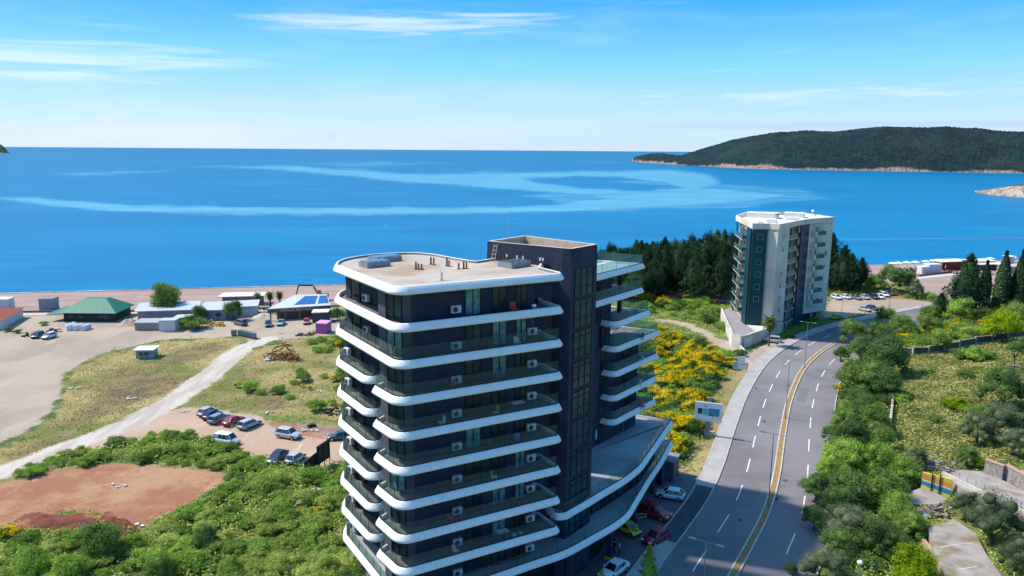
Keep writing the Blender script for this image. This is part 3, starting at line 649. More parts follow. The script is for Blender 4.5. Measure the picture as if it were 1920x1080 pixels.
q2 = inset(P9, 1.02); lip.add([(x, y, zk(9) - .42) for x, y in q1], [tuple(range(n - 1, -1, -1))]); lip.build('soffit', mat('grey_soffit', (.42, .42, .46), rough=.7), bld, smooth=False)
# walls of the main block
def walls(name, poly, z0, z1, m_, parent=None): mb = MB(); mb.prism(poly, z0, z1); return mb.build(name, m_, parent or bld)
WB = [(-11.42, 61.84), (-10.54, 60.65), (-9.05, 59.71), (-8.36, 59.54), (1.9, 65.4), (.95, 67.4), (4.2, 69.6), (-1.5, 73.2), (-3.4, 71.4), (-8, 75.2), (-11.5, 76.1), (-14.4, 75.0), (-15.9, 72.6), (-16.0, 69.9), (-12.1, 65.7)]
wall = walls('wall', WB, zk(9) + .2, zk(0) + .3, navy)
for q in ([(-11.44, 61.82), (-10.57, 60.6), (-10.4, 60.75), (-11.3, 62.0)], [(-9.05, 59.66), (-8.34, 59.48), (-8.2, 59.75), (-9.0, 59.9)]):
    walls('corner_pier', q, zk(9) + .3, zk(0) + .2, navy2)
walls('ground_floor_wall', inset(rounded(K9), 3.2), 2.3, zk(9) + .1, mat('shopfront', (.012, .014, .02), (.025, .028, .036), .6, .25, coords='World', spec=.5))
for p in ((18.9, 89.0), (15.2, 80.9), (11.4, 73.4), (6.6, 68.0), (.8, 64.2)): MB().box((p[0] - .6, p[1] + .2, 4.85), (.55, .55, 4.7), .9).build('pillar', navy, bld)
def wpanel(p, q, z0, z1, gm, nm='window', mull=2, out=.05, rows=(), par=None, fr=.07):
    "window set on the wall line p->q (wall's outside is to the right of p->q)"
    p = Vector(p); q = Vector(q); d = q - p; l = d.length; d = d / l; nr = Vector((d.y, -d.x)); rz = math.atan2(d.y, d.x)
    c = (p + q) / 2 + nr * (out - .03); g = MB().box((c.x, c.y, (z0 + z1) / 2), (l, .06, z1 - z0), rz); o = g.build(nm, gm, par or bld)
    f = MB(); c2 = (p + q) / 2 + nr * (out + .02)
    for z in [z0 + fr / 2, z1 - fr / 2] + list(rows): f.box((c2.x, c2.y, z), (l, .09, fr), rz)
    for i in range(mull + 1):
        t = i / mull; r = p + d * (fr / 2 + (l - fr) * t) + nr * (out + .025); f.box((r.x, r.y, (z0 + z1) / 2), (fr, .095, z1 - z0 - .01), rz)
    f.build('frame', winfr, o); return o
def ac(x, y, z, rz, par=None):
    o = MB().box((x, y, z), (.86, .34, .62), rz).build('ac_unit', acm, par or bld)
    nx_, ny_ = math.sin(rz), -math.cos(rz); c = (x + nx_ * .175 - math.cos(rz) * .12, y + ny_ * .175 - math.sin(rz) * .12, z)
    f = MB(); f.tube(c, (c[0] + nx_ * .02, c[1] + ny_ * .02, z), .24, n=14); f.build('fan', acd, o)
A_ = Vector((-8.36, 59.54)); B_ = Vector((1.9, 65.4)); fd = (B_ - A_).normalized(); frz = math.atan2(fd.y, fd.x)
def fp(t, out=0.0): return (A_ + fd * t + Vector((fd.y, -fd.x)) * out)
rw = random.Random(3)
for k in range(0, 9):
    zf = zk(k + 1) + .40; z1 = zk(k) - .02
    g = lambda pr: winteal if rw.random() < pr else winm
    for a, b_, pr in ((4.95, 6.5, .25), (7.6, 9.1, .35), (10.0, 11.15, .1)):
        if k == 1 and a == 7.6: gm_ = winteal
        elif k == 7 and a == 7.6: gm_ = winteal
        else: gm_ = g(pr)
        wpanel(fp(a), fp(b_), zf + .02, z1, gm_)
    wpanel((-10.54, 60.65), (-9.07, 59.72), zf + .02, z1, winteal if k in (1, 5) else winm, mull=2)
    wpanel((1.9, 65.4), (1.02, 67.25), zf + .02, z1, g(.2), mull=2)
    if k < 9: t = 4.45; p = fp(t - .45, .28); ac(p.x, p.y, zf + (.62 if k else .75), frz)
    if k >= 1: p = fp(11.62, .28); ac(p.x, p.y, zf + 1.0, frz)
    ad = math.atan2(65.7 - 69.9, -12.1 + 16.0)
    if k < 2: ac(-13.45, 66.78, zf + .55, ad)
    else: ac(-15.95, 69.3, zf + .85, ad)
    # door on the left side
    wpanel((-15.3, 69.15), (-14.2, 67.96), zf + .02, zf + 2.2, winm, 'balcony_door', 1)
# stair tower
TW = [(-2.55, 73.75), (-1.2, 72.8), (3.9, 69.35), (4.7, 68.7), (5.5, 68.3), (8.35, 71.85), (1.3, 79.0)]
walls('stair_tower', TW, 2.4, 35.9, navy)
tp = MB(); PT = rounded([(x, y, .05) for x, y in TW], 1); q = inset(PT, .32); n = len(PT)
vs = [(x, y, 35.9) for x, y in PT] + [(x, y, 37.0) for x, y in PT] + [(x, y, 37.0) for x, y in q] + [(x, y, 35.0) for x, y in q]
for a in range(3):
    for i in range(n): tp.f.append((a * n + i, a * n + (i + 1) % n, (a + 1) * n + (i + 1) % n, (a + 1) * n + i)); tp.m.append((0, 1, 2)[a])
tp.v = vs; tp.build('tower_parapet', [navy, mat('coping', (.58, .50, .42), rough=.8), mat('parapet_cream', (.50, .42, .34), (.38, .31, .25), .6, .9, coords='World')], bld)
tf = MB(); tf.add([(x, y, 36.02) for x, y in inset(PT, .31)], [tuple(range(n))]); tf.build('tower_roof', mat('tower_roof', (.45, .36, .28), (.30, .18, .10), .4, .95, coords='World'), bld)
T0 = Vector((5.5, 68.3)); T1 = Vector((8.35, 71.85)); td = (T1 - T0)
for k in range(0, 10):
    zt = 34.95 - 3.05 * k; zb_ = max(zt - 2.72, zk(9) + .5)
    if zt - zb_ < 1: break
    wpanel(T0 + td * .13, T0 + td * .83, zb_, zt, tglass, 'stair_window', 3, rows=(zb_ + .95, zt - .55), out=.06, fr=.06)
# wing
def wing(poly, k, name='balcony_slab', fl=deckm, dz=.40, r=True, fn='balcony_floor'):
    P = slab_ring(name, poly, zk(k), dz, fl, floor_name=fn)
    if r: rail(P, zk(k), gm=railw, keep=lambda x, y: (x > 8.2 and (y - 80.6) < (x - 8.6) * 1.45 + 1.2) or (k > 1 and y > 91.2 and x > 13.4) or (k == 1 and y > 89 and x > 9.5) or (k > 2 and y < 86.8 and x > 10.2))
W0 = [(7.6, 78.9), (16.75, 91.05, .35), (10.6, 94.2, .3), (3.5, 84)]
wing(W0, 1, 'terrace_slab', mat('wing_screed', (.50, .50, .46), (.44, .43, .40), .5, .9, coords='World'), .5, fn='terrace_floor'); wing([(7.6, 78.9), (16.7, 90.9, .35), (11.5, 94.2, .3), (3.5, 84)], 2)
for k, r_ in ((3, (18.0, 92.0)), (4, (19.65, 93.7)), (5, (19.6, 93.5)), (6, (19.5, 93.3)), (7, (19.4, 93.0))):
    wing([(10.1, 87.2), (10.35, 85.9, .3), (12.3, 84.2, 1.3), (r_[0], r_[1], .6), (r_[0] - 5.6, r_[1] + 2.4, .3), (8, 92)], k)
walls('wing_wall', [(9.5, 84.0), (16.3, 92.0), (12.5, 95.5), (2, 86), (6.5, 78)], zk(8) + .3, zk(4) + .3, navy)
walls('wing_wall', [(7.9, 80.2), (9.5, 84.0), (12.1, 88.1), (8, 92), (2, 86), (6.5, 78)], zk(4) + .2, zk(1) + .2, navy)
pc = MB()
for k in (2, 3): pc.box((13.55, 91.2, (zk(k) + .4 + zk(k - 1) + .02) / 2), (.42, .42, 2.7), .9)
pc.build('column', navy, bld)
for k in range(1, 8):
    p, q = ((10.6, 85.3), (11.2, 86.0)) if k >= 3 else ((9.9, 84.6), (10.5, 85.6)); wpanel(p, q, zk(k + 1) + .5, zk(k) - .1, winm)
    if k >= 4: wpanel((14.0, 89.3), (15.1, 90.6), zk(k + 1) + .5, zk(k) - .1, winm)
wpanel((10.1, 84.7), (10.5, 85.17), zk(8) + 1.2, zk(8) + 2.6, mat('lit_pane', (.25, .6, .62), rough=.2), mull=1)
# glazed wall between the two podium terraces
gw = walls('terrace_wall', [(4.6, 66.4 + 2.2), (6.28, 69.4), (7.73, 71.0), (8.5, 73.3), (10.9, 76.0), (14.8, 80.9), (18.2, 88.5), (14, 92), (4, 80), (2, 72)], zk(9) + .3, zk(8) + .1, navy)
for a, b_ in (((8.6, 73.4), (10.85, 75.9)), ((11.0, 76.1), (14.7, 80.75)), ((14.9, 81.1), (18.1, 88.2))):
    wpanel(a, b_, zk(9) + .55, zk(8) - .05, winm, mull=4)
# roof fittings
def skylight(cx, cy, l, w_, rz, z=35.12):
    o = MB().box((cx, cy, z + .25), (l, w_, .5), rz).build('skylight', mat_sk, bld); g = MB()
    co, si = math.cos(rz), math.sin(rz)
    for i in range(4):
        t = (i - 1.5) * l / 4; g.box((cx + co * t, cy + si * t, z + .535), (l / 4 - .12, w_ - .25, .05), rz)
    g.build('pane', mat_skg, o)
mat_sk = mat('skylight_curb', (.30, .31, .33), (.22, .23, .25), 2, .8); mat_skg = mat('skylight_glass', (.03, .16, .28), rough=.12, spec=.7)
skylight(-13.0, 69.0, 2.5, 1.6, .72); skylight(-12.6, 72.3, 2.9, 1.7, .75); mat_skg = mat('skylight_glass_grey', (.10, .14, .15), rough=.15, spec=.6); skylight(.2, 69.6, 2.6, 1.9, .8)
pip = mat('clay_pipe', (.38, .10, .04), (.28, .07, .03), 3, .7); blk = mat('black_pipe', (.03, .03, .035), rough=.5)
for i, (x, y, h_, m_) in enumerate([(-8.88, 67.4, .95, blk), (-8.62, 67.2, .8, pip), (-8.35, 67.3, .7, pip), (-7.83, 70.4, .95, blk), (-7.52, 70.1, .95, pip), (-6.2, 69.4, 1.1, blk), (-5.98, 69.2, .8, pip), (-4.95, 67.6, .8, pip), (-4.5, 67.9, .9, blk), (-4.25, 67.9, .9, pip), (-5.96, 61.6, .95, steel), (-.85, 72.6, .9, pip), (-.6, 72.2, .9, pip)]):
    MB().tube((x, y, 35.1), (x, y, 35.12 + h_ * .72), .08, n=8).tube((x, y, 35.1), (x, y, 35.16), .2, n=8).build('vent_pipe', m_, bld)
am = MB(); am.tube((-.35, 76.2, 36), (-.35, 76.2, 41.2), .035, .015).tube((-.35, 76.2, 39.6), (-.1, 76.2, 39.9), .012).tube((-.35, 76.2, 40.3), (-.62, 76.2, 40.3), .012); am.build('antenna', steel, bld)
lt = MB()
for t in (.15, .35, .46, .78, .83): p = Vector(TW[1]).lerp(Vector(TW[2]), t) + Vector((-.1, -.14)); lt.box((p.x, p.y, 35.45 + .3), (.18, .08, .28), -.6)
lt.build('wall_lamp', acm, bld)
# things left on the roof and balconies
wd = mat('pale_wood', (.62, .50, .34), (.5, .38, .25), 3, .8)
ld = thing('step_ladder', 'small pale wooden ladder leaning on the dark stair tower, on the flat roof', 'ladder', (-1.75, 72.6, 35.11), -.55)
fr_ = MB()
for s_ in (-.22, .22): fr_.tube((s_, -.35, 0), (s_ * .8, .25, 1.75), .035, n=5)
fr_.build('rail', wd, ld, world=False); rg = MB()
for t in (.2, .42, .64, .86): rg.box((0, -.35 + .6 * t, 1.75 * t), (.46, .1, .05))
rg.build('rung', wd, ld, world=False)
def rack(x, y, z, label, rz=0):
    o = thing('drying_rack', label, 'drying rack', (x, y, z), rz); f = MB()
    for s_ in (-.4, .4):
        f.tube((s_, -.35, 0), (s_, .35, .95), .02, n=4).tube((s_, .35, 0), (s_, -.35, .95), .02, n=4)
    f.build('leg', steel, o, world=False); t = MB()
    for i in range(7): t.tube((-.6, -.35 + i * .117, .95), (.6, -.35 + i * .117, .95), .012, n=4)
    t.build('rack_top', mat_wh, o, world=False); c = MB()
    for i in range(3): c.box((-.35 + i * .35, 0, .985), (.25, .6, .02))
    c.build('laundry', mat_cl, o, world=False)
mat_wh = mat('white_wire', (.75, .77, .78), rough=.5); mat_cl = mat('laundry', (.55, .7, .75), (.7, .72, .7), 2, .9)
p = fp(9.6, 1.3); rack(p.x, p.y, zk(4) + .41, 'white drying rack on the fourth balcony below the roof, front side', .5)
p = fp(8.2, 1.1); rack(p.x, p.y, zk(8) + .41, 'drying rack with laundry beside white stools on the lowest front balcony', .5)
def chair(x, y, z, label, rz, m_, group=None):
    o = thing('balcony_chair', label, 'chair', (x, y, z), rz, group)
    MB().box((0, 0, .44), (.5, .5, .05)).build('seat', m_, o, world=False); MB().box((0, .24, .72), (.5, .05, .5)).build('backrest', m_, o, world=False)
    for a in (-.2, .2):
        for b_ in (-.2, .2): MB().box((a, b_, .21), (.04, .04, .42)).build('leg', m_, o, world=False)
dk = mat('dark_plastic', (.05, .05, .06), rough=.5); redp = mat('red_plastic', (.5, .05, .04), rough=.5); blp = mat('blue_plastic', (.05, .2, .5), rough=.5)
p = fp(9.2, 1.1); chair(p.x, p.y, zk(1) + .41, 'red chair on the topmost balcony under the roof', .4, redp)
p = fp(4.9, 1.2); chair(p.x, p.y, zk(8) + .41, 'black chair left of the drying rack on the lowest front balcony', .9, dk)
p = fp(3.4, 1.2); chair(p.x, p.y, zk(8) + .41, 'white chair on the lowest front balcony, near its left air conditioner', 2.2, mat_wh)
chair(-13.3, 65.6, zk(2) + .41, 'dark chair on the left side balcony, second below the roof', 2.3, dk)
chair(16.8, 89.7, zk(7) + .41, 'red chair on the lowest right wing balcony', .9, redp)
o = thing('water_jug', 'white and blue water jug on the topmost balcony under the roof', 'jug', (*fp(11.2, 1.2), zk(1) + .4)); MB().tube((0, 0, 0), (0, 0, .45), .2, n=12).build('body', blp, o, world=False); MB().tube((0, 0, .452), (0, 0, .62), .21, .19, n=12).build('lid', mat_wh, o, world=False)
for i, t in enumerate((9.3, 10.0)):
    o = thing('stool', 'round white stool on the lowest front balcony, %s' % ('beside the drying rack' if i == 0 else 'the one farther right'), 'stool', (*fp(t, 1.35), zk(8) + .4), 0, 'white stools on the balcony')
    MB().tube((0, 0, .4), (0, 0, .46), .22, n=12).build('seat', mat_wh, o, world=False)
    for a in range(3): MB().tube((.18 * math.cos(a * 2.1), .18 * math.sin(a * 2.1), 0), (.1 * math.cos(a * 2.1), .1 * math.sin(a * 2.1), .4), .02, n=5).build('leg', mat_wh, o, world=False)
o = thing('plant_pot', 'green potted plant behind the glass at the curved corner, second balcony below the roof', 'potted plant', (-9.2, 58.55, zk(2) + .4)); MB().tube((0, 0, 0), (0, 0, .35), .16, .2, n=10).build('pot', mat_wh, o, world=False)
pm = MB()
for i in range(60):
    a = rnd.random() * 6.28; t = rnd.random(); r = .1 + .4 * t; pm.box((r * math.cos(a), r * math.sin(a), .4 + t * .7), (.16, .05, .12), a)
pm.build('leaves', mat('pot_leaves', (.03, .10, .03), rough=.8), o, world=False)
ORD = ['', 'first', 'second', 'third', 'fourth', 'fifth', 'sixth', 'seventh', 'eighth']
for k, t, m_, nm in ((2, 7.0, dk, 'dark'), (2, 9.6, mat_wh, 'white'), (3, 3.2, redp, 'red'), (3, 7.1, dk, 'dark'), (4, 2.2, mat_wh, 'white'), (5, 6.9, dk, 'dark'), (5, 9.7, blp, 'blue'), (6, 2.9, dk, 'dark'), (6, 7.3, mat_wh, 'white'), (7, 9.4, dk, 'dark'), (7, 3.0, redp, 'red'), (4, 7.4, wd, 'pale wooden')):
    p = fp(t, 1.1); chair(p.x, p.y, zk(k) + .37, '%s chair on the front balcony, %s band below the roof' % (nm, ORD[k]), k * 1.3, m_)
for k, m_, nm in ((4, dk, 'dark'), (5, mat_wh, 'white'), (6, wd, 'pale wooden'), (3, blp, 'blue')): chair(16.2 - (k == 3) * .8, 89.6, zk(k) + .37, '%s chair on the right wing balcony, %s band below the roof' % (nm, ORD[k]), k, m_)
# forecourt paving under and beside the building
fc = [(-16, 52), (0, 40), (9, 46), (13.5, 60), (15.7, 69.5), (19.4, 76.3), (22.9, 83.1), (25.9, 91.2), (27.0, 93.2), (23.7, 95.6), (21.5, 98.5), (14, 98.5), (-6, 80), (-18, 76), (-20, 66)]
e_ = offset(AX, -W - 2.52); 
pvg = MB(); pvg.prism([(x - (.0), y) for x, y in fc], 2.42, 2.53)
pavm = bpy.data.materials.new('dark_paving'); pavm.use_nodes = True; nt = pavm.node_tree; b = nt.nodes['Principled BSDF']; b.inputs['Roughness'].default_value = .8
geo = N(nt, 'ShaderNodeNewGeometry'); wv = N(nt, 'ShaderNodeTexWave'); wv.inputs['Scale'].default_value = .85; wv.inputs['Distortion'].default_value = .5; mp = N(nt, 'ShaderNodeMapping'); mp.inputs['Rotation'].default_value = (0, 0, 1.15); L(nt, geo.outputs['Position'], mp.inputs[0]); L(nt, mp.outputs[0], wv.inputs[0])
L(nt, two(two((.15, .14, .165), (.12, .115, .135), nz(.5)), (.055, .052, .065), smooth(nt, wv.outputs['Fac'], .80, .92)), b.inputs['Base Color'])
tag(pvg.build('forecourt', pavm), kind='structure')
i0 = int(np.argmin(np.hypot(AX[:, 0] - 24.5, AX[:, 1] - 73.0))); i1 = int(np.argmin(np.hypot(AX[:, 0] - 33.2, AX[:, 1] - 88.6)))
band('driveway_strip', offset(AX, -W - 2.3)[i0:i1], offset(AX, -W - .18)[i0:i1], lambda p: RZ + .13, mat('dark_asphalt', (.085, .078, .09), (.065, .06, .07), .6, .9, coords='World'))
# ---------------------------------------------------------------- second building
bw = mat('cream_render', (.70, .63, .54), (.64, .57, .50), .35, .85, coords='World', c3=(.54, .47, .41), s3=.12, bump=.1)
bgl = mat('teal_glass', (.008, .055, .068), (.014, .080, .088), .25, .22, spec=.2, coords='World'); bgb = mat('blue_glass', (.008, .045, .075), (.014, .060, .090), .3, .30, spec=.12, coords='World')
bal_g = mat('balcony_glass', (.02, .085, .10), (.05, .15, .155), .8, .25, spec=.3, coords='World'); whitef = mat('white_frame', (.66, .66, .66), rough=.5)
shade = mat('recess_render', (.50, .46, .43), (.44, .41, .39), .5, .9, coords='World')
B2 = thing('white_apartment_tower', 'tall cream apartment tower with teal glass strips and small balconies, by the road', 'apartment building', (68, 186, 2.5))
def b2(mb, name, m_, par=None, **k): return mb.build(name, m_, par or B2, **k)
ZT = 29.6; Z0 = 2.4
pts = [(56.2, 172.5), (59.5, 172.5), (61.6, 170.7), (66.4, 176.4), (70.9, 181.8), (74.7, 185.8), (82.9, 190.8), (80.0, 204), (66, 207), (58.6, 193.2)]
mb = MB(); mb.prism([(56.4, 174.4), (56.35, 172.75), (59.75, 172.65), (61.6, 170.7), (66.4, 176.4), (65.0, 178.0), (69.8, 183.2), (71.6, 184.6), (74.7, 185.8), (74.7, 200), (66, 206), (59.6, 193.2)], Z0, ZT - 1.2)
b2(mb, 'wall', bw)
b2(MB().prism([(74.7, 185.9), (82.9, 190.8), (80.2, 203.8), (70, 205)], 5.0, ZT - 1.15), 'wall', bw)
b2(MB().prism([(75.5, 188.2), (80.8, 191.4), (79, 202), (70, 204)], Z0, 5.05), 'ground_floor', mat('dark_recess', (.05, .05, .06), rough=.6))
# parapet and roof
par = [(56.0, 172.1), (59.9, 172.0), (61.7, 170.4), (66.6, 176.2), (70.9, 181.4), (71.4, 182.0), (74.9, 185.6), (83.1, 190.6), (80.2, 204.2), (66, 207.2), (58.4, 193.4)]
PP = [p for p in (par if sum(par[i][0] * par[(i + 1) % len(par)][1] - par[(i + 1) % len(par)][0] * par[i][1] for i in range(len(par))) > 0 else par[::-1])]
mb = MB(); q = inset(PP, .35); n = len(PP)
for a, b_ in ((ZT - 1.3, ZT),):
    mb.v = [(x, y, a) for x, y in PP] + [(x, y, b_) for x, y in PP] + [(x, y, b_) for x, y in q] + [(x, y, b_ - .9) for x, y in q]
    mb.f = [(k * n + i, k * n + (i + 1) % n, (k + 1) * n + (i + 1) % n, (k + 1) * n + i) for k in range(3) for i in range(n)] + [tuple(range(n - 1, -1, -1))]; mb.m = [0] * len(mb.f)
b2(mb, 'parapet', bw)
roofp = mat('white_roof', (.74, .72, .68), (.66, .63, .58), .5, .9, coords='World')
b2(MB().add([(x, y, ZT - .85) for x, y in inset(PP, .34)], [tuple(range(n))]), 'roof', roofp)
for c, d in (((66.8, 197.5), (8.0, 4, 1.35)), ((76.0, 199.5), (5, 4, 1.25)), ((64.2, 183), (2.2, 2.2, .9)), ((72, 190), (3.2, 1.6, .8)), ((60.5, 180), (1.2, 1.2, .6))):
    b2(MB().box((c[0], c[1], ZT - .86 + d[2] / 2), d, -.45), 'roof_housing', roofp)
b2(MB().ball((69.2, 193.6, ZT + .35), .55, 10, 0, .35).tube((69.2, 193.6, ZT - .85), (69.2, 193.6, ZT + .35), .06), 'satellite_dish', dk)
b2(MB().ball((80.5, 198.5, ZT + .9), .4, 10).tube((80.5, 198.5, ZT - .85), (80.5, 198.5, ZT + .9), .06), 'satellite_dish', mat_wh)
# glass strips
def strip_glass(p, q, z0, z1, m_, cols, rowh, out=.10):
    p = Vector(p); q = Vector(q); d = q - p; l = d.length; d /= l; nr = Vector((d.y, -d.x)); rz = math.atan2(d.y, d.x); c = (p + q) / 2 + nr * out
    o = b2(MB().box((c.x, c.y, (z0 + z1) / 2), (l, .16, z1 - z0), rz), 'glass_facade', m_); f = MB(); c = c + nr * .09
    z = z0
    while z < z1 + .01: f.box((c.x, c.y, min(z, z1 - .03)), (l, .04, .05), rz); z += rowh
    for i in range(cols + 1): r = p + d * (.03 + (l - .06) * i / cols) + nr * (out + .092); f.box((r.x, r.y, (z0 + z1) / 2), (.05, .03, z1 - z0), rz)
    f.build('mullion', mat_mull, o); return o
mat_mull = mat('mullion', (.03, .09, .10), rough=.4)
FH = 2.95
g1 = strip_glass((56.2, 172.45), (59.6, 172.35), 2.9, ZT - 1.5, bgl, 4, FH / 2, out=.25)
for k in range(6):
    z = ZT - 3.2 - k * FH; f = MB(); cx, cy = 57.9, 171.9
    for dx, dz, w_, h_ in ((-.6, 0, .07, 1.3), (.6, 0, .07, 1.3), (0, .65, 1.27, .07), (0, -.65, 1.27, .07)): f.box((cx + dx, cy, z + dz), (w_, .06, h_))
    f.build('window_frame', mat('pale_frame', (.22, .38, .38), rough=.4) if k == 0 else bpy.data.materials['pale_frame'], g1)
strip_glass((71.3, 182.3), (74.6, 185.75), 2.8, ZT - .2, bgb, 3, FH, out=.12)
strip_glass((56.35, 176.3), (56.2, 172.7), 3.0, ZT - 1.3, bgb, 3, FH, out=.2)
strip_glass((58.9, 192.8), (57.9, 189.0), 5.0, ZT - 1.3, bgb, 3, FH, out=.2)
# windows of the shaded wall
def w2(p, q, z, h_=1.25):
    p = Vector(p); q = Vector(q); d = q - p; l = d.length; d /= l; nr = Vector((d.y, -d.x)); rz = math.atan2(d.y, d.x); c = (p + q) / 2 + nr * .01
    o = b2(MB().box((c.x, c.y, z), (l, .06, h_), rz), 'window', bgw); f = MB(); c = (p + q) / 2 + nr * .05
    for s_ in (-.5, 0, .5): r = c + d * (l * s_); f.box((r.x, r.y, z), (.07, .07, h_ + .06), rz)
    for s_ in (-.5, .5): f.box((c.x, c.y, z + h_ * s_), (l, .065, .07), rz)
    f.build('frame', whitef, o)
bgw = mat('dark_window', (.035, .05, .055), (.07, .08, .08), .8, .12, spec=.7, coords='World')
C_ = Vector((61.6, 170.7)); E_ = Vector((66.4, 176.4))
for k in (0, 1, 3, 4, 5, 6): a = C_.lerp(E_, .40); b_ = C_.lerp(E_, .58); w2(a, b_, ZT - 3.3 - k * FH)
b2(MB().wallseg(C_, E_, 5.55, 5.75, .12, out=.06), 'string_course', mat('grey_course', (.35, .34, .34), rough=.8))
# recessed bay with glass balconies
for k in range(9):
    z = ZT - 1.3 - (k + 1) * FH
    if z < 4.5: break
    b2(MB().prism([(65.0, 178.0), (66.5, 176.5), (70.8, 181.6), (69.8, 183.2)], z - .16, z), 'balcony', bw)
    b2(MB().wallseg((66.55, 176.6), (70.0, 180.7), z + .0, z + 1.05, .05), 'balcony_glass', bal_g)
    p, q = Vector((65.0, 178.0)), Vector((69.8, 183.2)); w2(p.lerp(q, .15), p.lerp(q, .45), z + 1.15, 2.1); w2(p.lerp(q, .55), p.lerp(q, .85), z + 1.15, 2.1)
    b2(MB().wallseg((70.2, 181.0), (70.95, 181.9), z + 1.2, z + 2.5, .08, out=.05), 'window', bgw)
b2(MB().box((67.2, 177.7, 3.9), (2.6, .12, 2.9), math.atan2(5.7, 4.8)), 'entrance_glass', bgl)
b2(MB().box((66.8, 177.0, 3.7), (.12, .12, 2.5)).box((68.0, 178.4, 3.7), (.12, .12, 2.5)).box((67.4, 177.7, 4.9), (1.9, .12, .12), math.atan2(5.7, 4.8)), 'door_frame', mat_wh)
# right block: balconies and windows
G_ = Vector((74.7, 185.9)); R_ = Vector((82.9, 190.8)); gd = (R_ - G_).normalized(); gn = Vector((gd.y, -gd.x)); grz = math.atan2(gd.y, gd.x)
for k in range(7):
    z = ZT - 1.55 - (k + 1) * FH + .2; c = G_ + gd * 3.35 + gn * .65
    b2(MB().box((c.x, c.y, z - .1), (4.1, 1.3, .2), grz), 'balcony', bw)
    c = G_ + gd * 1.55 + gn * .66; b2(MB().box((c.x, c.y, z + .5), (.9, 1.32, 1.0), grz), 'balcony_wall', bw)
    c = G_ + gd * 3.7 + gn * 1.28; b2(MB().box((c.x, c.y, z + .5), (3.3, .05, .95), grz), 'balcony_glass', bal_g)
    c = G_ + gd * 5.37 + gn * .66; b2(MB().box((c.x, c.y, z + .5), (.05, 1.25, .95), grz), 'balcony_glass', bal_g)
    w2(G_ + gd * 2.9, G_ + gd * 3.6, z + 1.1, 2.1)
    if k in (2, 5, 6): w2(G_ + gd * 1.0, G_ + gd * 1.75, z + 1.6)
for t, z, h_ in ((7.1, ZT - 9.2, 1.3), (7.1, ZT - 12.6, .5), (7.1, ZT - 21.9, 1.3)): w2(G_ + gd * t, G_ + gd * (t + .8), z, h_)
c = G_ + gd * 3.35 + gn * .6; b2(MB().box((c.x, c.y, ZT - 1.75), (4.3, 1.3, .22), grz), 'canopy', bw)
for t in (.4, 5.0, 8.6): c = G_ + gd * t - gn * 1.0; b2(MB().box((c.x, c.y, 3.7), (.4, .4, 2.6), grz), 'column', shade)
# left side: a stack of balconies seen edge on
for k in range(9):
    z = ZT - 1.4 - (k + 1) * FH
    if z < 5: break
    b2(MB().prism([(55.3, 177.0), (56.7, 177.0), (58.6, 188.5), (57.0, 188.5)], z - .2, z), 'balcony', bw)
    b2(MB().wallseg((55.3, 177.0), (57.0, 188.5), z, z + 1.0, .05), 'balcony_glass', bal_g)
    b2(MB().wallseg((55.3, 177.0), (56.5, 177.0), z, z + 1.0, .05), 'balcony_glass', bal_g)
    b2(MB().box((56.6, 181.6, z + 1.35), (1.1, .12, 2.7)), 'partition', bw)
    p, q = Vector((58.6, 189.0)), Vector((56.6, 177.2)); w2(p.lerp(q, .1), p.lerp(q, .4), z + 1.2, 2.2); w2(p.lerp(q, .6), p.lerp(q, .85), z + 1.2, 2.2)
# raised terrace and garage ramp in front
trw = mat('retaining_wall_paint', (.66, .62, .55), (.58, .54, .48), .4, .85, coords='World', c3=(.45, .42, .36), s3=.2)
tz = 5.2
b2(MB().prism([(50.0, 162.0), (51.2, 160.7), (56.5, 165.5), (56.5, 172.3), (58.8, 193), (54.9, 188.6)], 2.3, tz), 'terrace', [mat('terrace_paving', (.30, .27, .27), (.25, .23, .23), .5, .9, coords='World')])
b2(MB().wallseg((54.8, 188.8), (49.95, 162.0), 2.3, tz + .55, .3), 'terrace_wall', trw)
b2(MB().wallseg((49.95, 162.0), (51.3, 160.3), 2.3, tz + .4, .3), 'terrace_wall', trw)
cv = [gat(*p)[:2] for p in ((1381, 644), (1388, 655), (1396, 664), (1399, 670))]
for i in range(3): b2(MB().wallseg(cv[i], cv[i + 1], 2.3, tz - .9 - i * .85, .3), 'ramp_wall', trw)
b2(MB().prism([(51.4, 160.6), (56.6, 165.4), (61.6, 170.4), (56.3, 172.3), (56.2, 166)], 2.3, tz + .1), 'garage_wall', trw)
p = Vector((52.0, 161.05)); q = Vector((56.2, 164.95)); b2(MB().wallseg(p.lerp(q, .05), p.lerp(q, .6), 2.5, 4.7, .1, out=.1), 'garage_door', mat('garage_door', (.68, .68, .66), (.6, .6, .58), .8, .7, coords='World', stretch=(1, 1, 6)))
# ---------------------------------------------------------------- cars
tyre = mat('tyre', (.015, .015, .016), rough=.8); rim = mat('rim', (.42, .43, .45), rough=.35, metal=.6); cglass = mat('car_glass', (.012, .018, .026), rough=.05, spec=.9)
hlm = mat('headlight', (.75, .78, .80), rough=.15); tlm = mat('taillight', (.35, .01, .01), rough=.25); blkp = mat('black_trim', (.02, .02, .022), rough=.6)
def paint_m(name, c, met=.0, r=.28): return mat(name, c, rough=r, metal=met, coat=.6, spec=.5)
PAINT = {k: paint_m('paint_' + k, c) for k, c in dict(white=(.74, .75, .76), silver=(.42, .45, .50), greyblue=(.20, .25, .33), navy=(.020, .035, .085), black=(.014, .015, .020), red=(.42, .012, .018), darkred=(.30, .008, .02), grey=(.17, .18, .20), yellow=(.72, .60, .015), teal=(.035, .085, .11), lightblue=(.25, .36, .50), pink=(.62, .07, .09)).items()}
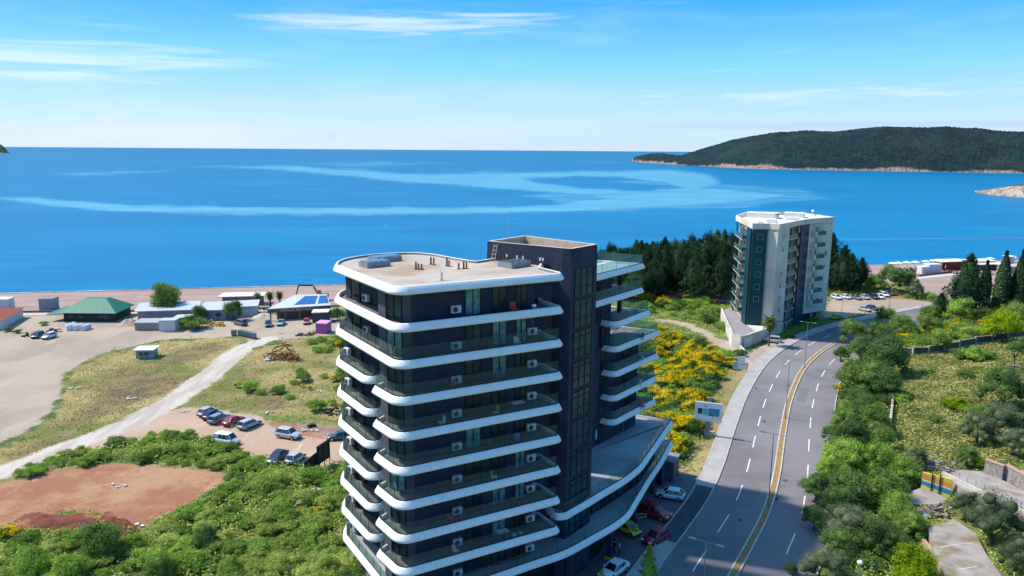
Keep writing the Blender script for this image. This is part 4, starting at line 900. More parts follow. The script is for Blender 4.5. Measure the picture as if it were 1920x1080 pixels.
TYPES = { # L, W, hood z, belt z, roof z, x of: windscreen foot, roof front, roof rear, rear glass foot
 'hatch': (4.1, 1.76, .86, .93, 1.46, 1.02, .32, -1.35, -1.86), 'sedan': (4.55, 1.80, .84, .92, 1.42, .95, .25, -1.05, -1.70),
 'suv': (4.55, 1.86, 1.02, 1.08, 1.72, 1.15, .55, -1.75, -2.12), 'van': (4.40, 1.84, 1.02, 1.12, 1.86, 1.45, .85, -1.95, -2.10),
 'wagon': (4.60, 1.80, .88, .95, 1.50, 1.05, .35, -1.85, -2.18), 'small': (3.6, 1.66, .84, .92, 1.42, .95, .35, -1.25, -1.62)}
protos = {}
def car_meshes(t):
    Lc, Wc, zh, zb, zr, xw, xf, xr_, xe = TYPES[t]; h = Lc / 2; w_ = Wc / 2
    st = [(-h, .55, .72, .80), (-h + .07, .32, zb - .10, .90), (-h + .35, .26, zb - .02, .975), (xe + .1 if xe > -h + .5 else -h + .6, .24, zb, 1.0), (-.4, .22, zb - .02, 1.0), (xw - .25, .22, zb - .05, 1.0), (xw + .15, .24, zh + .0, .99), (h - .55, .26, zh - .08, .965), (h - .14, .30, zh - .22, .90), (h, .42, zh - .36, .78)]
    m_ = MB(); n = 9; vs = []
    for x, z0, z1, k in st:
        w0 = w_ * k; zc = z0 + (z1 - z0) * .52
        r_ = [(-w0 * .86, z0), (-w0 * .985, z0 + .10), (-w0, zc), (-w0 * .965, z1 - .07), (-w0 * .80, z1), (0, z1 + .035), (w0 * .80, z1), (w0 * .965, z1 - .07), (w0, zc), (w0 * .985, z0 + .10), (w0 * .86, z0)]
        vs += [(x, y, z) for y, z in r_]
    n = 11; fs = []
    for i in range(len(st) - 1):
        for j in range(n): k = (j + 1) % n; fs.append((i * n + j, i * n + k, (i + 1) * n + k, (i + 1) * n + j)[::-1])
    fs += [tuple(range(n)), tuple(range((len(st) - 1) * n, len(st) * n))[::-1]]
    m_.add(vs, fs); P_ = {'body': (m_, True)}
    gb = [(xw, w_ * .84), (xf - .02, w_ * .93), (xr_, w_ * .93), (xe, w_ * .80)]; gr = [(xf, w_ * .64), (xf - .25, w_ * .74), (xr_ + .15, w_ * .74), (xr_, w_ * .64)]
    def frust(mb, k0, k1, e=0.0):
        B = [(x, y) for x, y in gb]; T = [(x, y) for x, y in gr]; ring0 = [(x, -y, zb - .03) for x, y in B] + [(x, y, zb - .03) for x, y in B[::-1]]; ring1 = [(x, -y, zr - .05) for x, y in T] + [(x, y, zr - .05) for x, y in T[::-1]]
        A = []; 
        for a, c in zip(ring0, ring1): A.append(tuple(a[i] + (c[i] - a[i]) * k0 for i in range(3)))
        for a, c in zip(ring0, ring1): A.append(tuple(a[i] + (c[i] - a[i]) * k1 for i in range(3)))
        mb.add(A, [(i, (i + 1) % 8, (i + 1) % 8 + 8, i + 8) for i in range(8)] + [tuple(range(8, 16))]); return ring0, ring1
    g = MB(); r0, r1 = frust(g, 0, 1.0); P_['window'] = (g, False)
    rf = MB(); T = [(x + (.04 if x > 0 else -.04) * 0, y + .02) for x, y in gr]; ring = [(x, -y) for x, y in T] + [(x, y) for x, y in T[::-1]]
    rf.add([(x, y, zr - .07) for x, y in ring] + [(x * .98, y * .88, zr) for x, y in ring], [(i, (i + 1) % 8, (i + 1) % 8 + 8, i + 8) for i in range(8)] + [tuple(range(8, 16)), tuple(range(7, -1, -1))])
    for i in (0, 1, 2, 3, 4, 5, 6, 7): rf.tube(r0[i], r1[i], .055 if i in (0, 3, 4, 7) else .04, n=5)
    mid = [(-.35, s_ * w_ * .935, zb - .02) for s_ in (-1, 1)]; 
    for c in mid: rf.tube(c, (c[0] - .05, c[1] * .80, zr - .05), .045, n=5)
    if t in ('van',): 
        for s_ in (-1, 1): rf.box((-1.45, s_ * w_ * .84, (zb + zr) / 2), (.9, .14, zr - zb - .1))
    P_['roof'] = (rf, False)
    bmp = MB(); bmp.box((h - .12, 0, .36), (.22, Wc * .80, .2)).box((-h + .1, 0, .40), (.2, Wc * .82, .2)).box((0, 0, .24), (Lc * .62, Wc * .99, .12)); P_['bumper'] = (bmp, False)
    return P_, Lc, Wc, zh, zb
def make_car(t, paint):
    if t not in protos:
        P_, Lc, Wc, zh, zb = car_meshes(t); root = thing('car', None, None); D = {}
        for nm, (mb, sm) in P_.items(): D[nm] = mb.build(nm, {'body': PAINT['white'], 'window': cglass, 'roof': PAINT['white'], 'bumper': blkp}[nm], root, smooth=sm, world=False)
        for sx in (-1, 1):
            for sy in (-1, 1):
                x = sx * Lc * .30 + .03; y = sy * (Wc / 2 - .09); wv_ = MB().tube((x, y - .11, .33), (x, y + .11, .33), .33, n=16).build('wheel', tyre, root, world=False)
                MB().tube((x, y + sy * .10, .33), (x, y + sy * .125, .33), .21, n=12).build('rim', rim, wv_, world=False)
                MB().tube((x, y - .02, .38), (x, y + sy * .075, .38), .40, n=16).build('wheel_arch', blkp, root, world=False)
        for sy in (-1, 1):
            MB().box((Lc / 2 - .10, sy * Wc * .34, zh - .24), (.16, .34, .14)).build('headlight', hlm, root, world=False)
            MB().box((-Lc / 2 + .07, sy * Wc * .38, zb - .20), (.12, .2, .22)).build('taillight', tlm, root, world=False)
            MB().box((TYPES[t][5] - .25, sy * (Wc / 2 + .07), zb + .06), (.12, .16, .11)).build('mirror', PAINT['white'], root, world=False)
        protos[t] = tree_of(root); protos[t] = (root, protos[t][1]); col_used[t] = False
    src = protos[t]
    if not col_used[t]: col_used[t] = True; c = src[0]
    else: c = copy_tree(src)
    for o in kids(c):
        if o.name.split('.')[0] in ('body', 'roof', 'mirror'): o.material_slots[0].link = 'OBJECT'; o.material_slots[0].material = PAINT[paint]
    return c
col_used = {}
def car(t, paint, rear, front, label, group=None, cat='car', z=None):
    a = gat(*rear); b_ = gat(*front); c = make_car(t, paint); x = (a[0] + b_[0]) / 2; y = (a[1] + b_[1]) / 2
    c.location = (x, y, (gz(x, y) if z is None else z) + .01); c.rotation_euler = (0, 0, math.atan2(b_[1] - a[1], b_[0] - a[0])); c.scale = (.88, .9, .92); tag(c, label, cat, group); return c
GL = 'cars parked on the dirt lot'; GR = 'cars parked in the lot beyond the cream tower'; GB = 'vehicles parked behind the beach'; GF = 'cars on the forecourt of the dark tower'
car('hatch', 'silver', (377, 783), (402, 772), 'pale silver car, leftmost of the row of five on the dirt lot', GL)
car('hatch', 'navy', (385, 790), (411, 777), 'dark blue hatchback, second from the left in the row of five', GL)
car('wagon', 'greyblue', (396, 797), (425, 783), 'grey blue estate car just left of the red car in the row of five', GL)
car('sedan', 'red', (422, 801), (454, 787), 'red car in the row of five on the dirt lot', GL)
car('wagon', 'silver', (450, 808), (486, 793), 'light silver estate car at the right end of the row of five', GL)
car('suv', 'silver', (520, 817), (562, 824), 'silver off-roader standing alone in the middle of the dirt lot', GL)
car('van', 'white', (406, 829), (446, 835), 'white windowed van half hidden by scrub on the dirt lot', GL, 'van')
car('sedan', 'navy', (532, 854), (510, 871), 'dark blue saloon parked beside a silver hatchback at the edge of the grass', GL)
car('hatch', 'silver', (543, 873), (565, 857), 'silver hatchback parked beside the dark blue saloon at the edge of the grass', GL)
car('sedan', 'teal', (655, 822), (622, 824), 'dark blue green saloon on the dirt lot, half hidden by the curved balconies', GL)
car('hatch', 'navy', (79, 629), (63, 636), 'dark blue car beside the white one near the green roofed restaurant', GB)
car('hatch', 'white', (102, 631), (83, 637), 'white car near the green roofed restaurant', GB)
car('sedan', 'black', (285, 612), (266, 614), 'black car beside the grey sheds behind the beach', GB)
car('suv', 'grey', (462, 612), (441, 607), 'grey silver off-roader on the gravel between the tree and the bins', GB)
car('hatch', 'teal', (503, 605), (504, 618), 'dark teal car in front of the solar roofed restaurant, the left one', GB)
car('sedan', 'lightblue', (531, 604), (523, 614), 'light blue car in front of the solar roofed restaurant', GB)
car('small', 'pink', (576, 603), (574, 611), 'small coral red car in front of the solar roofed restaurant', GB)
car('van', 'white', (464, 577), (460, 589), 'white van on the gravel beside the dark tree, near the beach', GB, 'van')
car('suv', 'silver', (1466, 644), (1430, 640), 'silver hatchback parked behind the palm, by the cream tower', None)
car('small', 'yellow', (1572, 599), (1557, 598), 'small yellow car at the foot of the cream tower', GR)
car('sedan', 'black', (1344, 569), (1369, 571), 'black car alone on the brown soil left of the cream tower', None)
for i, (pt, t, a, b_, lb) in enumerate([('white', 'wagon', (1557, 557), (1580, 564), 'white estate car, leftmost of the row in the far lot'), ('white', 'hatch', (1576, 557), (1596, 563), 'white hatchback, second from the left in the far lot row'),
    ('grey', 'sedan', (1595, 558), (1616, 564), 'grey saloon, third from the left in the far lot row'), ('silver', 'hatch', (1613, 557), (1631, 564), 'silver hatchback, fourth from the left in the far lot row'), ('navy', 'suv', (1628, 556), (1648, 564), 'dark blue off-roader in the middle of the far lot row'),
    ('white', 'hatch', (1641, 556), (1659, 563), 'white hatchback just right of the dark blue off-roader in the far lot row'), ('white', 'wagon', (1648, 552), (1668, 559), 'white estate car nearest the orange earth heap but two'), ('navy', 'sedan', (1656, 550), (1673, 557), 'dark blue saloon, second from the orange earth heap'), ('black', 'wagon', (1663, 548), (1681, 556), 'black estate car closest to the orange earth heap'),
    ('silver', 'sedan', (1606, 579), (1637, 587), 'silver saloon parked with one black car at the edge of the far lot'), ('black', 'sedan', (1622, 577), (1648, 584), 'black saloon behind the silver one at the edge of the far lot')]):
    car(t, pt, a, b_, lb, GR)
FZ = 2.53
def fcar(t, pt, rear, front, lb):
    c = make_car(t, pt); a = at(*rear, CZ - FZ); b_ = at(*front, CZ - FZ); c.location = ((a[0] + b_[0]) / 2, (a[1] + b_[1]) / 2, FZ + .01); c.rotation_euler = (0, 0, math.atan2(b_[1] - a[1], b_[0] - a[0])); tag(c, lb, 'car', GF); return c
fcar('hatch', 'white', (1284, 938), (1230, 929), 'white hatchback on the forecourt, farthest from the camera')
fcar('suv', 'red', (1208, 962), (1247, 975), 'bright red car nosing out from under the terrace of the dark tower')
fcar('hatch', 'darkred', (1252, 1003), (1206, 1026), 'crimson car parked at the kerb of the forecourt')
yc = fcar('small', 'yellow', (1162, 990), (1193, 1007), 'yellow car with two black bonnet stripes under the curved terrace')
sp_ = MB()
for s_ in (-.22, .22): sp_.box((1.28, s_, .885), (.95, .16, .02))
sp_.build('bonnet_stripe', blkp, yc, world=False)
fcar('sedan', 'white', (1170, 1062), (1131, 1090), 'white saloon at the bottom edge, beside the tall conifer')
# ---------------------------------------------------------------- lamps
lampg = mat('galvanised', (.27, .29, .31), (.23, .25, .27), 2, .5, metal=.3)
def lamp(x, y, h, dr_, label, z=RZ + .1):
    r = thing('street_lamp', label, 'street lamp', (x, y, z), dr_, 'tall street lamps along the road')
    MB().tube((0, 0, 0), (0, 0, h), .078, .042, n=8).tube((0, 0, 0), (0, 0, .5), .13, .11, n=8).build('pole', lampg, r, world=False)
    a = MB(); a.tube((-1.25, 0, h + .05), (1.25, 0, h + .05), .03, n=6); a.build('arm', lampg, r, world=False)
    for s_ in (-1, 1): MB().box((s_ * 1.25, 0, h + .08), (.62, .22, .07)).build('lamp_head', mat_lh, r, world=False)
mat_lh = mat('lamp_head', (.33, .35, .37), rough=.4)
AXM = offset(AX, MW / 2)
for (x, y), lb in (((17.1, 60.6), 'tall double armed street lamp nearest the camera, cut by the bottom edge'), ((32.3, 85.9), 'double armed street lamp on the planted median, second nearest'), ((46.0, 116.5), 'double armed street lamp on the median, third nearest'), ((60.0, 145.2), 'double armed street lamp on the median level with the palm'), ((76.4, 167.9), 'double armed street lamp at the tip of the median'), ((107.3, 205.6), 'double armed street lamp at the edge of the far parking lot')):
    i = int(np.argmin(np.hypot(AXM[:, 0] - x, AXM[:, 1] - y))); t = AXM[min(i + 1, len(AXM) - 1)] - AXM[i - 1]; c = AXM[i] if y < 170 else (x, y); lamp(c[0], c[1], 9.4, math.atan2(t[1], t[0]) - math.pi / 2, lb)
def globe(px, py, h, lb, polem, by=None):
    x, y, z = gat(px, py); r = thing('globe_lamp', lb, 'lamp', (x, y, z)); MB().tube((0, 0, 0), (0, 0, h), .06, n=8).build('pole', polem, r, world=False); MB().ball((0, 0, h + .22), .28, 14, 0, .75).tube((0, 0, h + .02), (0, 0, h + .1), .2, n=12).build('globe', mat('globe_white', (.75, .76, .76), rough=.25), r, world=False)
globe(1847, 641, 3.6, 'round white lamp on an orange pole above the yellow green bush', mat('orange_pole', (.5, .2, .06), rough=.6))
globe(1604, 1140, 4.6, 'round white lamp among the treetops at the bottom edge', lampg)
# ---------------------------------------------------------------- billboard and small signs
bb = thing('billboard', 'white billboard with three sea pictures on a concrete post beside the road', 'billboard', (30.8, 108.6, 2.5))
a = Vector((28.5, 109.1)); b_ = Vector((32.35, 107.75)); d = (b_ - a); bl = d.length; d /= bl; nr = Vector((d.y, -d.x)); brz = math.atan2(d.y, d.x); cc = (a + b_) / 2; z0, z1 = 5.05, 8.05
MB().box((30.8, 108.75, 2.75), (1.5, 1.1, .9), brz).build('footing', mat('footing_concrete', (.42, .33, .28), rough=.9), bb)
MB().box((cc.x - nr.x * .25, cc.y - nr.y * .25, 5.6), (.62, .35, 6.4), brz).build('post', lampg, bb)
MB().box((cc.x, cc.y, (z0 + z1) / 2), (bl, .22, z1 - z0), brz).build('panel', mat('panel_white', (.74, .74, .78), rough=.5), bb)
bo = nr * .125
def onb(u0, u1, v0, v1, m_, nm='picture', e=0.0):
    p = a + d * (bl * u0); q = a + d * (bl * u1); vs = [(p.x + bo.x * (1 + e), p.y + bo.y * (1 + e), z0 + (z1 - z0) * v0), (q.x + bo.x * (1 + e), q.y + bo.y * (1 + e), z0 + (z1 - z0) * v0), (q.x + bo.x * (1 + e), q.y + bo.y * (1 + e), z0 + (z1 - z0) * v1), (p.x + bo.x * (1 + e), p.y + bo.y * (1 + e), z0 + (z1 - z0) * v1)]
    return MB().add(vs, [(0, 1, 2, 3)]).build(nm, m_, bb)
navyp = mat('print_navy', (.02, .06, .15), (.16, .17, .2), 1.8, .5, coords='World', lo=.5, hi=.7); skyp = mat('print_sky', (.12, .35, .60), rough=.5); turq = mat('print_turquoise', (.02, .48, .50), rough=.5); seap = mat('print_sea', (.01, .20, .36), (.02, .30, .48), 1.5, .5, coords='World'); towp = mat('print_town', (.06, .14, .12), (.6, .62, .6), 2.2, .5, coords='World', lo=.5, hi=.6); inkm = mat('print_ink', (.18, .18, .24), rough=.6)
onb(.10, .275, .36, .67, navyp); onb(.30, .475, .50, .67, skyp); onb(.30, .475, .33, .49, turq); onb(.50, .90, .40, .70, seap); onb(.50, .90, .29, .395, towp)
onb(.33, .45, .765, .81, inkm, 'logo'); onb(.31, .37, .87, .885, inkm, 'text_line'); onb(.10, .17, .27, .285, inkm, 'text_line'); onb(.66, .69, .17, .24, inkm, 'logo'); onb(.84, .87, .17, .24, inkm, 'logo'); onb(.3, .75, .06, .07, inkm, 'text_line')
x, y, z = gat(1388, 697); s_ = thing('roadside_board', 'small board with turquoise picture and white panels on thin legs, near the pavement', 'sign', (x, y, z), -.25)
for lx in (-1.1, 1.1): MB().tube((lx, 0, 0), (lx, 0, 1.6), .05, n=6).build('leg', mat('rusty', (.2, .09, .05), rough=.9), s_, world=False)
MB().box((0, 0, 1.3), (2.9, .08, 1.5)).build('panel', mat('sign_white', (.72, .68, .68), (.55, .25, .22), 1.6, .6, lo=.55, hi=.62), s_, world=False); MB().box((-1.0, -.06, 1.35), (.85, .04, 1.2)).build('picture', mat('print_aqua', (.10, .45, .52), (.25, .6, .62), 3, .5), s_, world=False); MB().box((.1, -.03, 2.6), (1.5, .08, 1.2)).build('top_panel', mat_wh, s_, world=False)
# dark panels on the track
for i, (p0, p1, h_, z_) in enumerate((((572, 896), (595, 877), 2.3, .1), ((596, 884), (619, 868), 3.6, .9))):
    A0 = gat(*p0); A1 = gat(*p1); o = thing('dark_billboard', ('lower' if i == 0 else 'taller') + ' dark billboard seen from behind at the edge of the grass', 'billboard', (A0[0], A0[1], A0[2])); MB().wallseg(A0, A1, A0[2] + z_, A0[2] + h_, .15).build('panel', mat('dark_panel', (.030, .034, .042), rough=.7), o)
    fr_ = MB(); P0 = Vector(A0[:2]); P1 = Vector(A1[:2])
    for t in (.1, .5, .9): q = P0.lerp(P1, t); d_ = (P1 - P0).normalized(); q2 = q + Vector((d_.y, -d_.x)) * .14; MB().tube((q2.x, q2.y, A0[2]), (q2.x, q2.y, A0[2] + h_), .06, n=5).build('post', mat('dark_steel', (.05, .05, .06), rough=.6) if 'dark_steel' not in bpy.data.materials else bpy.data.materials['dark_steel'], o)
# ---------------------------------------------------------------- buildings behind the beach
def plane_on(mb, p, q, z0, z1): return mb.wallseg(p, q, z0, z1, .08, out=.03)
def house(name, label, P, h, wall_m, roof_m, over=.4, rise=0.0, cat='building', door=None, wins=(), z=None, group=None, roof='flat', tilt=None):
    "P: footprint polygon, world; gable/hip/flat/mono roofs"
    z = gz(*P[0]) - .15 if z is None else z; cx = sum(p[0] for p in P) / len(P); cy = sum(p[1] for p in P) / len(P)
    t = thing(name, label, cat, (cx, cy, z), 0, group); MB().prism(P, z, z + h).build('wall', wall_m, t)
    PP_ = P if sum(P[i][0] * P[(i + 1) % len(P)][1] - P[(i + 1) % len(P)][0] * P[i][1] for i in range(len(P))) > 0 else P[::-1]
    O = inset(PP_, -over); zz = z + h
    if roof == 'flat': MB().prism(O, zz + .004, zz + .22).build('roof', roof_m, t)
    elif roof == 'mono':
        y0 = min(p[1] for p in O); y1 = max(p[1] for p in O); MB().prism(O, lambda p: zz + .01 + rise * (p[1] - y0) / (y1 - y0), lambda p: zz + .2 + rise * (p[1] - y0) / (y1 - y0)).build('roof', roof_m, t)
    elif roof == 'hip':
        mb = MB(); I = inset(O, tilt or 3.0); n = len(O); mb.v = [(x, y, zz) for x, y in O] + [(x, y, zz + rise) for x, y in I]; mb.f = [(i, (i + 1) % n, (i + 1) % n + n, i + n) for i in range(n)] + [tuple(range(n, 2 * n)), tuple(range(n - 1, -1, -1))]; mb.m = [0] * len(mb.f); mb.build('roof', roof_m, t)
    for (p, q, a0, a1, nm) in wins:
        mb = MB(); plane_on(mb, p, q, z + a0, z + a1); mb.build(nm, win_d if nm != 'door' else door_m, t)
    return t
win_d = mat('shack_window', (.05, .07, .09), rough=.2); door_m = mat('shack_door', (.5, .5, .5), rough=.6)
corr = mat('white_corrugated', (.50, .54, .59), (.42, .45, .50), .6, .5, coords='World', stretch=(6, .4, 1)); greenr = mat('green_roof', (.03, .20, .135), (.022, .165, .11), .8, .6, coords='World', stretch=(4, .5, 1)); dkgreen = mat('dark_green_wall', (.015, .045, .045), (.05, .04, .04), .6, .8, coords='World'); whw = mat('white_wall', (.62, .62, .64), (.54, .54, .56), .8, .8, coords='World'); redt = mat('red_tiles', (.30, .065, .035), (.22, .05, .03), 1.2, .8, coords='World', stretch=(3, .7, 1)); greyw = mat('grey_shack', (.28, .33, .38), (.22, .26, .3), 1, .8, coords='World')
GR_ = [(-113.5, 182.4), (-100.6, 182.4), (-101.0, 191.2), (-113.0, 191.2)]
t = house('restaurant', 'single storey restaurant with a big dark green tiled roof behind the beach', GR_, 2.5, dkgreen, greenr, .9, 2.9, roof='hip', tilt=4.3, wins=[((-112.3, 182.4), (-111.2, 182.4), 1.1, 1.8, 'window'), ((-109.6, 182.4), (-108.5, 182.4), 1.1, 1.8, 'window'), ((-104.8, 182.4), (-102.0, 182.4), 1.0, 2.0, 'window')])
t = MB().prism([(-117.8, 182.2), (-113.9, 182.2), (-113.9, 189), (-116.5, 189)], lambda p: 4.2 + (p[1] - 182) * .1, lambda p: 4.35 + (p[1] - 182) * .1).build('side_roof', greenr, t)
house('red_roofed_shed', 'long shed with a red tiled roof and white end wall at the left edge', [(-145, 168), (-122.8, 173.2), (-126.8, 187.0), (-149, 182)], 2.6, whw, redt, .5, 1.3, roof='hip', tilt=6.0)
house('beach_kiosk', 'grey blue metal kiosk with a dark vent standing alone on the sand', [(-127.6, 194.8), (-124.0, 195.4), (-124.3, 198.4), (-127.8, 197.8)], 3.1, greyw, mat('grey_top', (.18, .20, .24), rough=.7), .05, cat='kiosk')
house('white_container', 'white container on the sand at the left edge of the photo', [(-146, 194.5), (-136.2, 195.4), (-136.6, 198.5), (-146, 198)], 3.0, whw, mat_wh, .05, cat='container')
house('long_shack', 'long low white roofed shack partly hidden by the big round tree', [(-95.3, 183.5), (-81.0, 185.2), (-83.0, 191.5), (-97, 189.5)], 2.6, mat('shack_wall', (.20, .20, .24), (.28, .27, .28), .8, .8, coords='World'), corr, .6, .9, roof='mono')
house('long_shack', 'white corrugated roof building between the round bush and the dark tree', [(-80.8, 186.8), (-67.2, 190.0), (-68.6, 195.4), (-81.3, 192.6)], 2.6, whw, corr, .5, .6, roof='mono')
house('small_house', 'small pale blue house with a dark window in front of the white roofed building', [(-78.2, 184.6), (-73.4, 185.0), (-73.6, 188.6), (-78.2, 187.4)], 2.7, greyw, corr, .3, .5, roof='mono', wins=[((-75.9, 184.8), (-74.6, 184.91), 1.1, 2.1, 'window')])
house('beach_bar', 'beach bar with a bright white roof over reddish walls, behind the dark tree', [(-81.2, 202.8), (-70.8, 204.6), (-71.4, 208.4), (-81.6, 206.8)], 2.7, mat('red_bar_wall', (.25, .10, .08), (.33, .22, .18), .8, .9, coords='World'), mat('bright_roof', (.78, .78, .76), (.7, .7, .7), .5, .6, coords='World'), .9)
t = house('storage_shed', 'white fronted grey shed, the taller one, at the edge of the gravel', [(-84.6, 172.4), (-81.0, 172.8), (-81.0, 175.6), (-84.6, 175.2)], 2.7, whw, corr, .15, cat='shed'); house('storage_shed', 'low grey shed left of the white fronted one', [(-91.0, 173.4), (-84.9, 173.8), (-85.2, 177.6), (-91.2, 177.2)], 1.9, mat('grey_planks', (.25, .24, .25), (.33, .31, .3), 2, .9, coords='World'), mat('grey_sheet', (.3, .31, .33), (.38, .38, .4), .8, .8, coords='World'), .15, .2, cat='shed', roof='mono')
house('storage_shed', 'grey blue shed behind the white fronted one', [(-82.8, 176.2), (-79.4, 176.6), (-79.6, 179.8), (-83.0, 179.2)], 2.6, greyw, corr, .15, cat='shed')
t = house('field_hut', 'small grey hut with a white flat roof alone on the dry grass', [(-78.6, 149.2), (-75.2, 149.5), (-75.4, 152.2), (-78.8, 151.9)], 1.9, mat('hut_wall', (.34, .37, .42), (.25, .27, .3), 1.5, .8, coords='World'), mat_wh, .4, cat='hut', wins=[((-78.0, 149.25), (-77.2, 149.32), .9, 1.5, 'window'), ((-76.9, 149.35), (-76.0, 149.43), .9, 1.5, 'window')])
house('pink_kiosk', 'bright pink kiosk beside a metal fence on the gravel', [(-46.9, 171.9), (-44.2, 171.3), (-43.8, 174.6), (-46.5, 175.2)], 2.5, mat('magenta_wall', (.45, .12, .32), rough=.7), mat('pink_roof', (.66, .30, .52), rough=.6), .05, cat='kiosk')
# restaurant with the solar roof and its sign
t = thing('restaurant', 'restaurant with a grey sloping roof full of blue solar panels and a lettered fascia', 'building', (-53, 187, 2.4))
RF = [(-62.4, 184.2), (-47.6, 189.5), (-50.8, 199.0), (-59.0, 197.2)]
def rfz(p): return 5.4 + (p[1] - (184.2 + (p[0] + 62.4) * .358)) * .10
MB().prism(inset([RF[0], RF[1], RF[2], RF[3]], 1.2), 2.2, 5.3).build('wall', mat('brown_wall', (.16, .11, .09), (.10, .08, .07), .7, .8, coords='World'), t)
MB().prism(RF, rfz, lambda p: rfz(p) + .3).build('roof', mat('grey_roof', (.52, .54, .54), (.46, .48, .49), .8, .6, coords='World'), t)
sol = mat('solar_panel', (.03, .10, .28), (.045, .13, .33), .6, .2, spec=.7, coords='World')
u_ = Vector((14.8, 5.3)); v_ = Vector((2.1, 10.5)) # along the eave / up the slope
for i, (a0, a1) in enumerate(((.37, .485), (.49, .61), (.615, .735), (.785, .885), (.89, .985))):
    q = []
    for a_, vv in ((a0, .18), (a1, .18), (a1, .86), (a0, .86)):
        lo = Vector(RF[0]).lerp(Vector(RF[1]), a_); hi = Vector(RF[3]).lerp(Vector(RF[2]), a_); c = lo.lerp(hi, vv); q.append((c.x, c.y, rfz((c.x, c.y)) + .36))
    MB().add(q, [(0, 1, 2, 3)]).build('solar_panel', sol, t)
e0, e1 = Vector(RF[0]), Vector(RF[1]); fo = MB(); fo.wallseg(e0, e1, 4.65, 5.6, .2, out=.12); fas = fo.build('fascia', mat('fascia', (.15, .11, .11), (.11, .085, .085), .8, .8, coords='World'), t)
cu = bpy.data.curves.new('lettering', 'FONT'); cu.body = 'EXPRESS RESTAURANT'; cu.size = .85; cu.extrude = .02; cu.space_character = 1.12; tmp = bpy.data.objects.new('tmp', cu); dg = bpy.context.evaluated_depsgraph_get()
col.objects.link(tmp); dg.update(); mesh_t = bpy.data.meshes.new_from_object(tmp.evaluated_get(dg)); bpy.data.objects.remove(tmp)
lo_ = bpy.data.objects.new('lettering', mesh_t); mesh_t.materials.clear(); mesh_t.materials.append(mat('letter_white', (.55, .52, .50), rough=.7)); col.objects.link(lo_); lo_.parent = fas
dv = (e1 - e0).normalized(); st_ = e0 + dv * 3.2 + Vector((dv.y, -dv.x)) * .25; lo_.rotation_euler = (math.pi / 2, 0, math.atan2(dv.y, dv.x)); lo_.location = Vector((st_.x, st_.y, 4.82)) - wloc(fas)
for k in range(5): c = e0.lerp(e1, .04 + .23 * k) + Vector((-.1, .5)); MB().box((c.x, c.y, 3.6), (.3, .3, 2.8)).build('column', mat('stone_pier', (.25, .2, .17), rough=.9) if k == 0 else bpy.data.materials['stone_pier'], t)
house('white_frame_shelter', 'white cube shaped shelter with an open dark front beside the solar roofed restaurant', [(-50.6, 182.6), (-46.8, 183.4), (-47.2, 186.8), (-51.0, 186.0)], 2.7, mat('dark_opening', (.06, .055, .06), rough=.7), mat('cream_cap', (.72, .70, .62), rough=.6), .15, cat='shelter')
# promenade and low wall behind the sand
pr_ = MB(); pr_.prism([(-200, 186.4), (-104, 193.2), (-64, 198.2), (-20, 207), (-20, 203.5), (-64, 194.9), (-104, 190.2), (-200, 183)], 2.3, 2.58); tag(pr_.build('promenade', mat('promenade_slabs', (.50, .44, .40), (.44, .39, .35), .4, .9, coords='World')), kind='structure')
wl = MB(); w_pts = [(-200, 187.2), (-126, 192.5), (-104, 194.0), (-64, 199.2), (-20, 208), (20, 218)]
for a_, b_ in zip(w_pts[:-1], w_pts[1:]): wl.wallseg(a_, b_, 2.2, 3.0, .4)
tag(wl.build('beach_wall', mat('beach_wall', (.16, .10, .085), (.22, .16, .13), .5, .9, coords='World')), 'long low dark wall between the sand and the promenade', 'wall')
# bins, bags, wrecks, digger
binm = mat('bin_metal', (.24, .27, .29), (.17, .2, .2), 2, .6); r0 = None
for i, (px, py) in enumerate(((439, 629), (452, 629), (459, 630.5), (465, 632), (471, 633.5), (476.5, 635))):
    x, y, z = gat(px, py)
    if r0 is None:
        r0 = thing('waste_container', None, None, (x, y, z), .15); MB().box((0, 0, .72), (1.1, .95, 1.0), 0, 0, 1.08).build('body', binm, r0, world=False); MB().box((0, 0, 1.28), (1.2, 1.05, .1)).build('lid', mat('bin_lid', (.1, .16, .14), rough=.5), r0, world=False)
        for a_ in (-.4, .4): MB().tube((a_, -.35, .1), (a_, .35, .1), .1, n=8).build('wheel', tyre, r0, world=False)
        c = r0; T0_ = tree_of(r0)
    else: c = copy_tree(T0_); c.location = (x, y, z); c.rotation_euler = (0, 0, -.25 + .12 * i)
    tag(c, ('grey metal waste container standing a little apart, left of the others' if i == 0 else 'grey waste container in the tight row on the gravel, number %s from its left end' % ['', 'one', 'two', 'three', 'four', 'five'][i]), 'bin', 'waste containers on the gravel')
rb = random.Random(5); bagm = mat('bag_white', (.66, .68, .74), (.56, .58, .65), 2, .8); T1_ = None
for i in range(13):
    px = 128 + (i % 9) * 5.0 + rb.uniform(-1, 1); py = 619.5 - (i % 3) * 1.4 - (0 if i < 9 else 3); x, y, z = gat(px, py)
    if T1_ is None: c = MB().box((0, 0, .6), (.95, .95, 1.2), 0, 0, .9).ball((0, 0, 1.18), .42, 8, 0, .5).build('bulk_bag', bagm, None, world=False); T1_ = (c, [])
    else: c = copy_tree(T1_)
    c.location = (x, y, z - .02); c.rotation_euler = (0, 0, rb.random()); tag(c, 'full white bulk bag in the cluster in front of the green roofed restaurant', 'bag', 'white bulk bags')
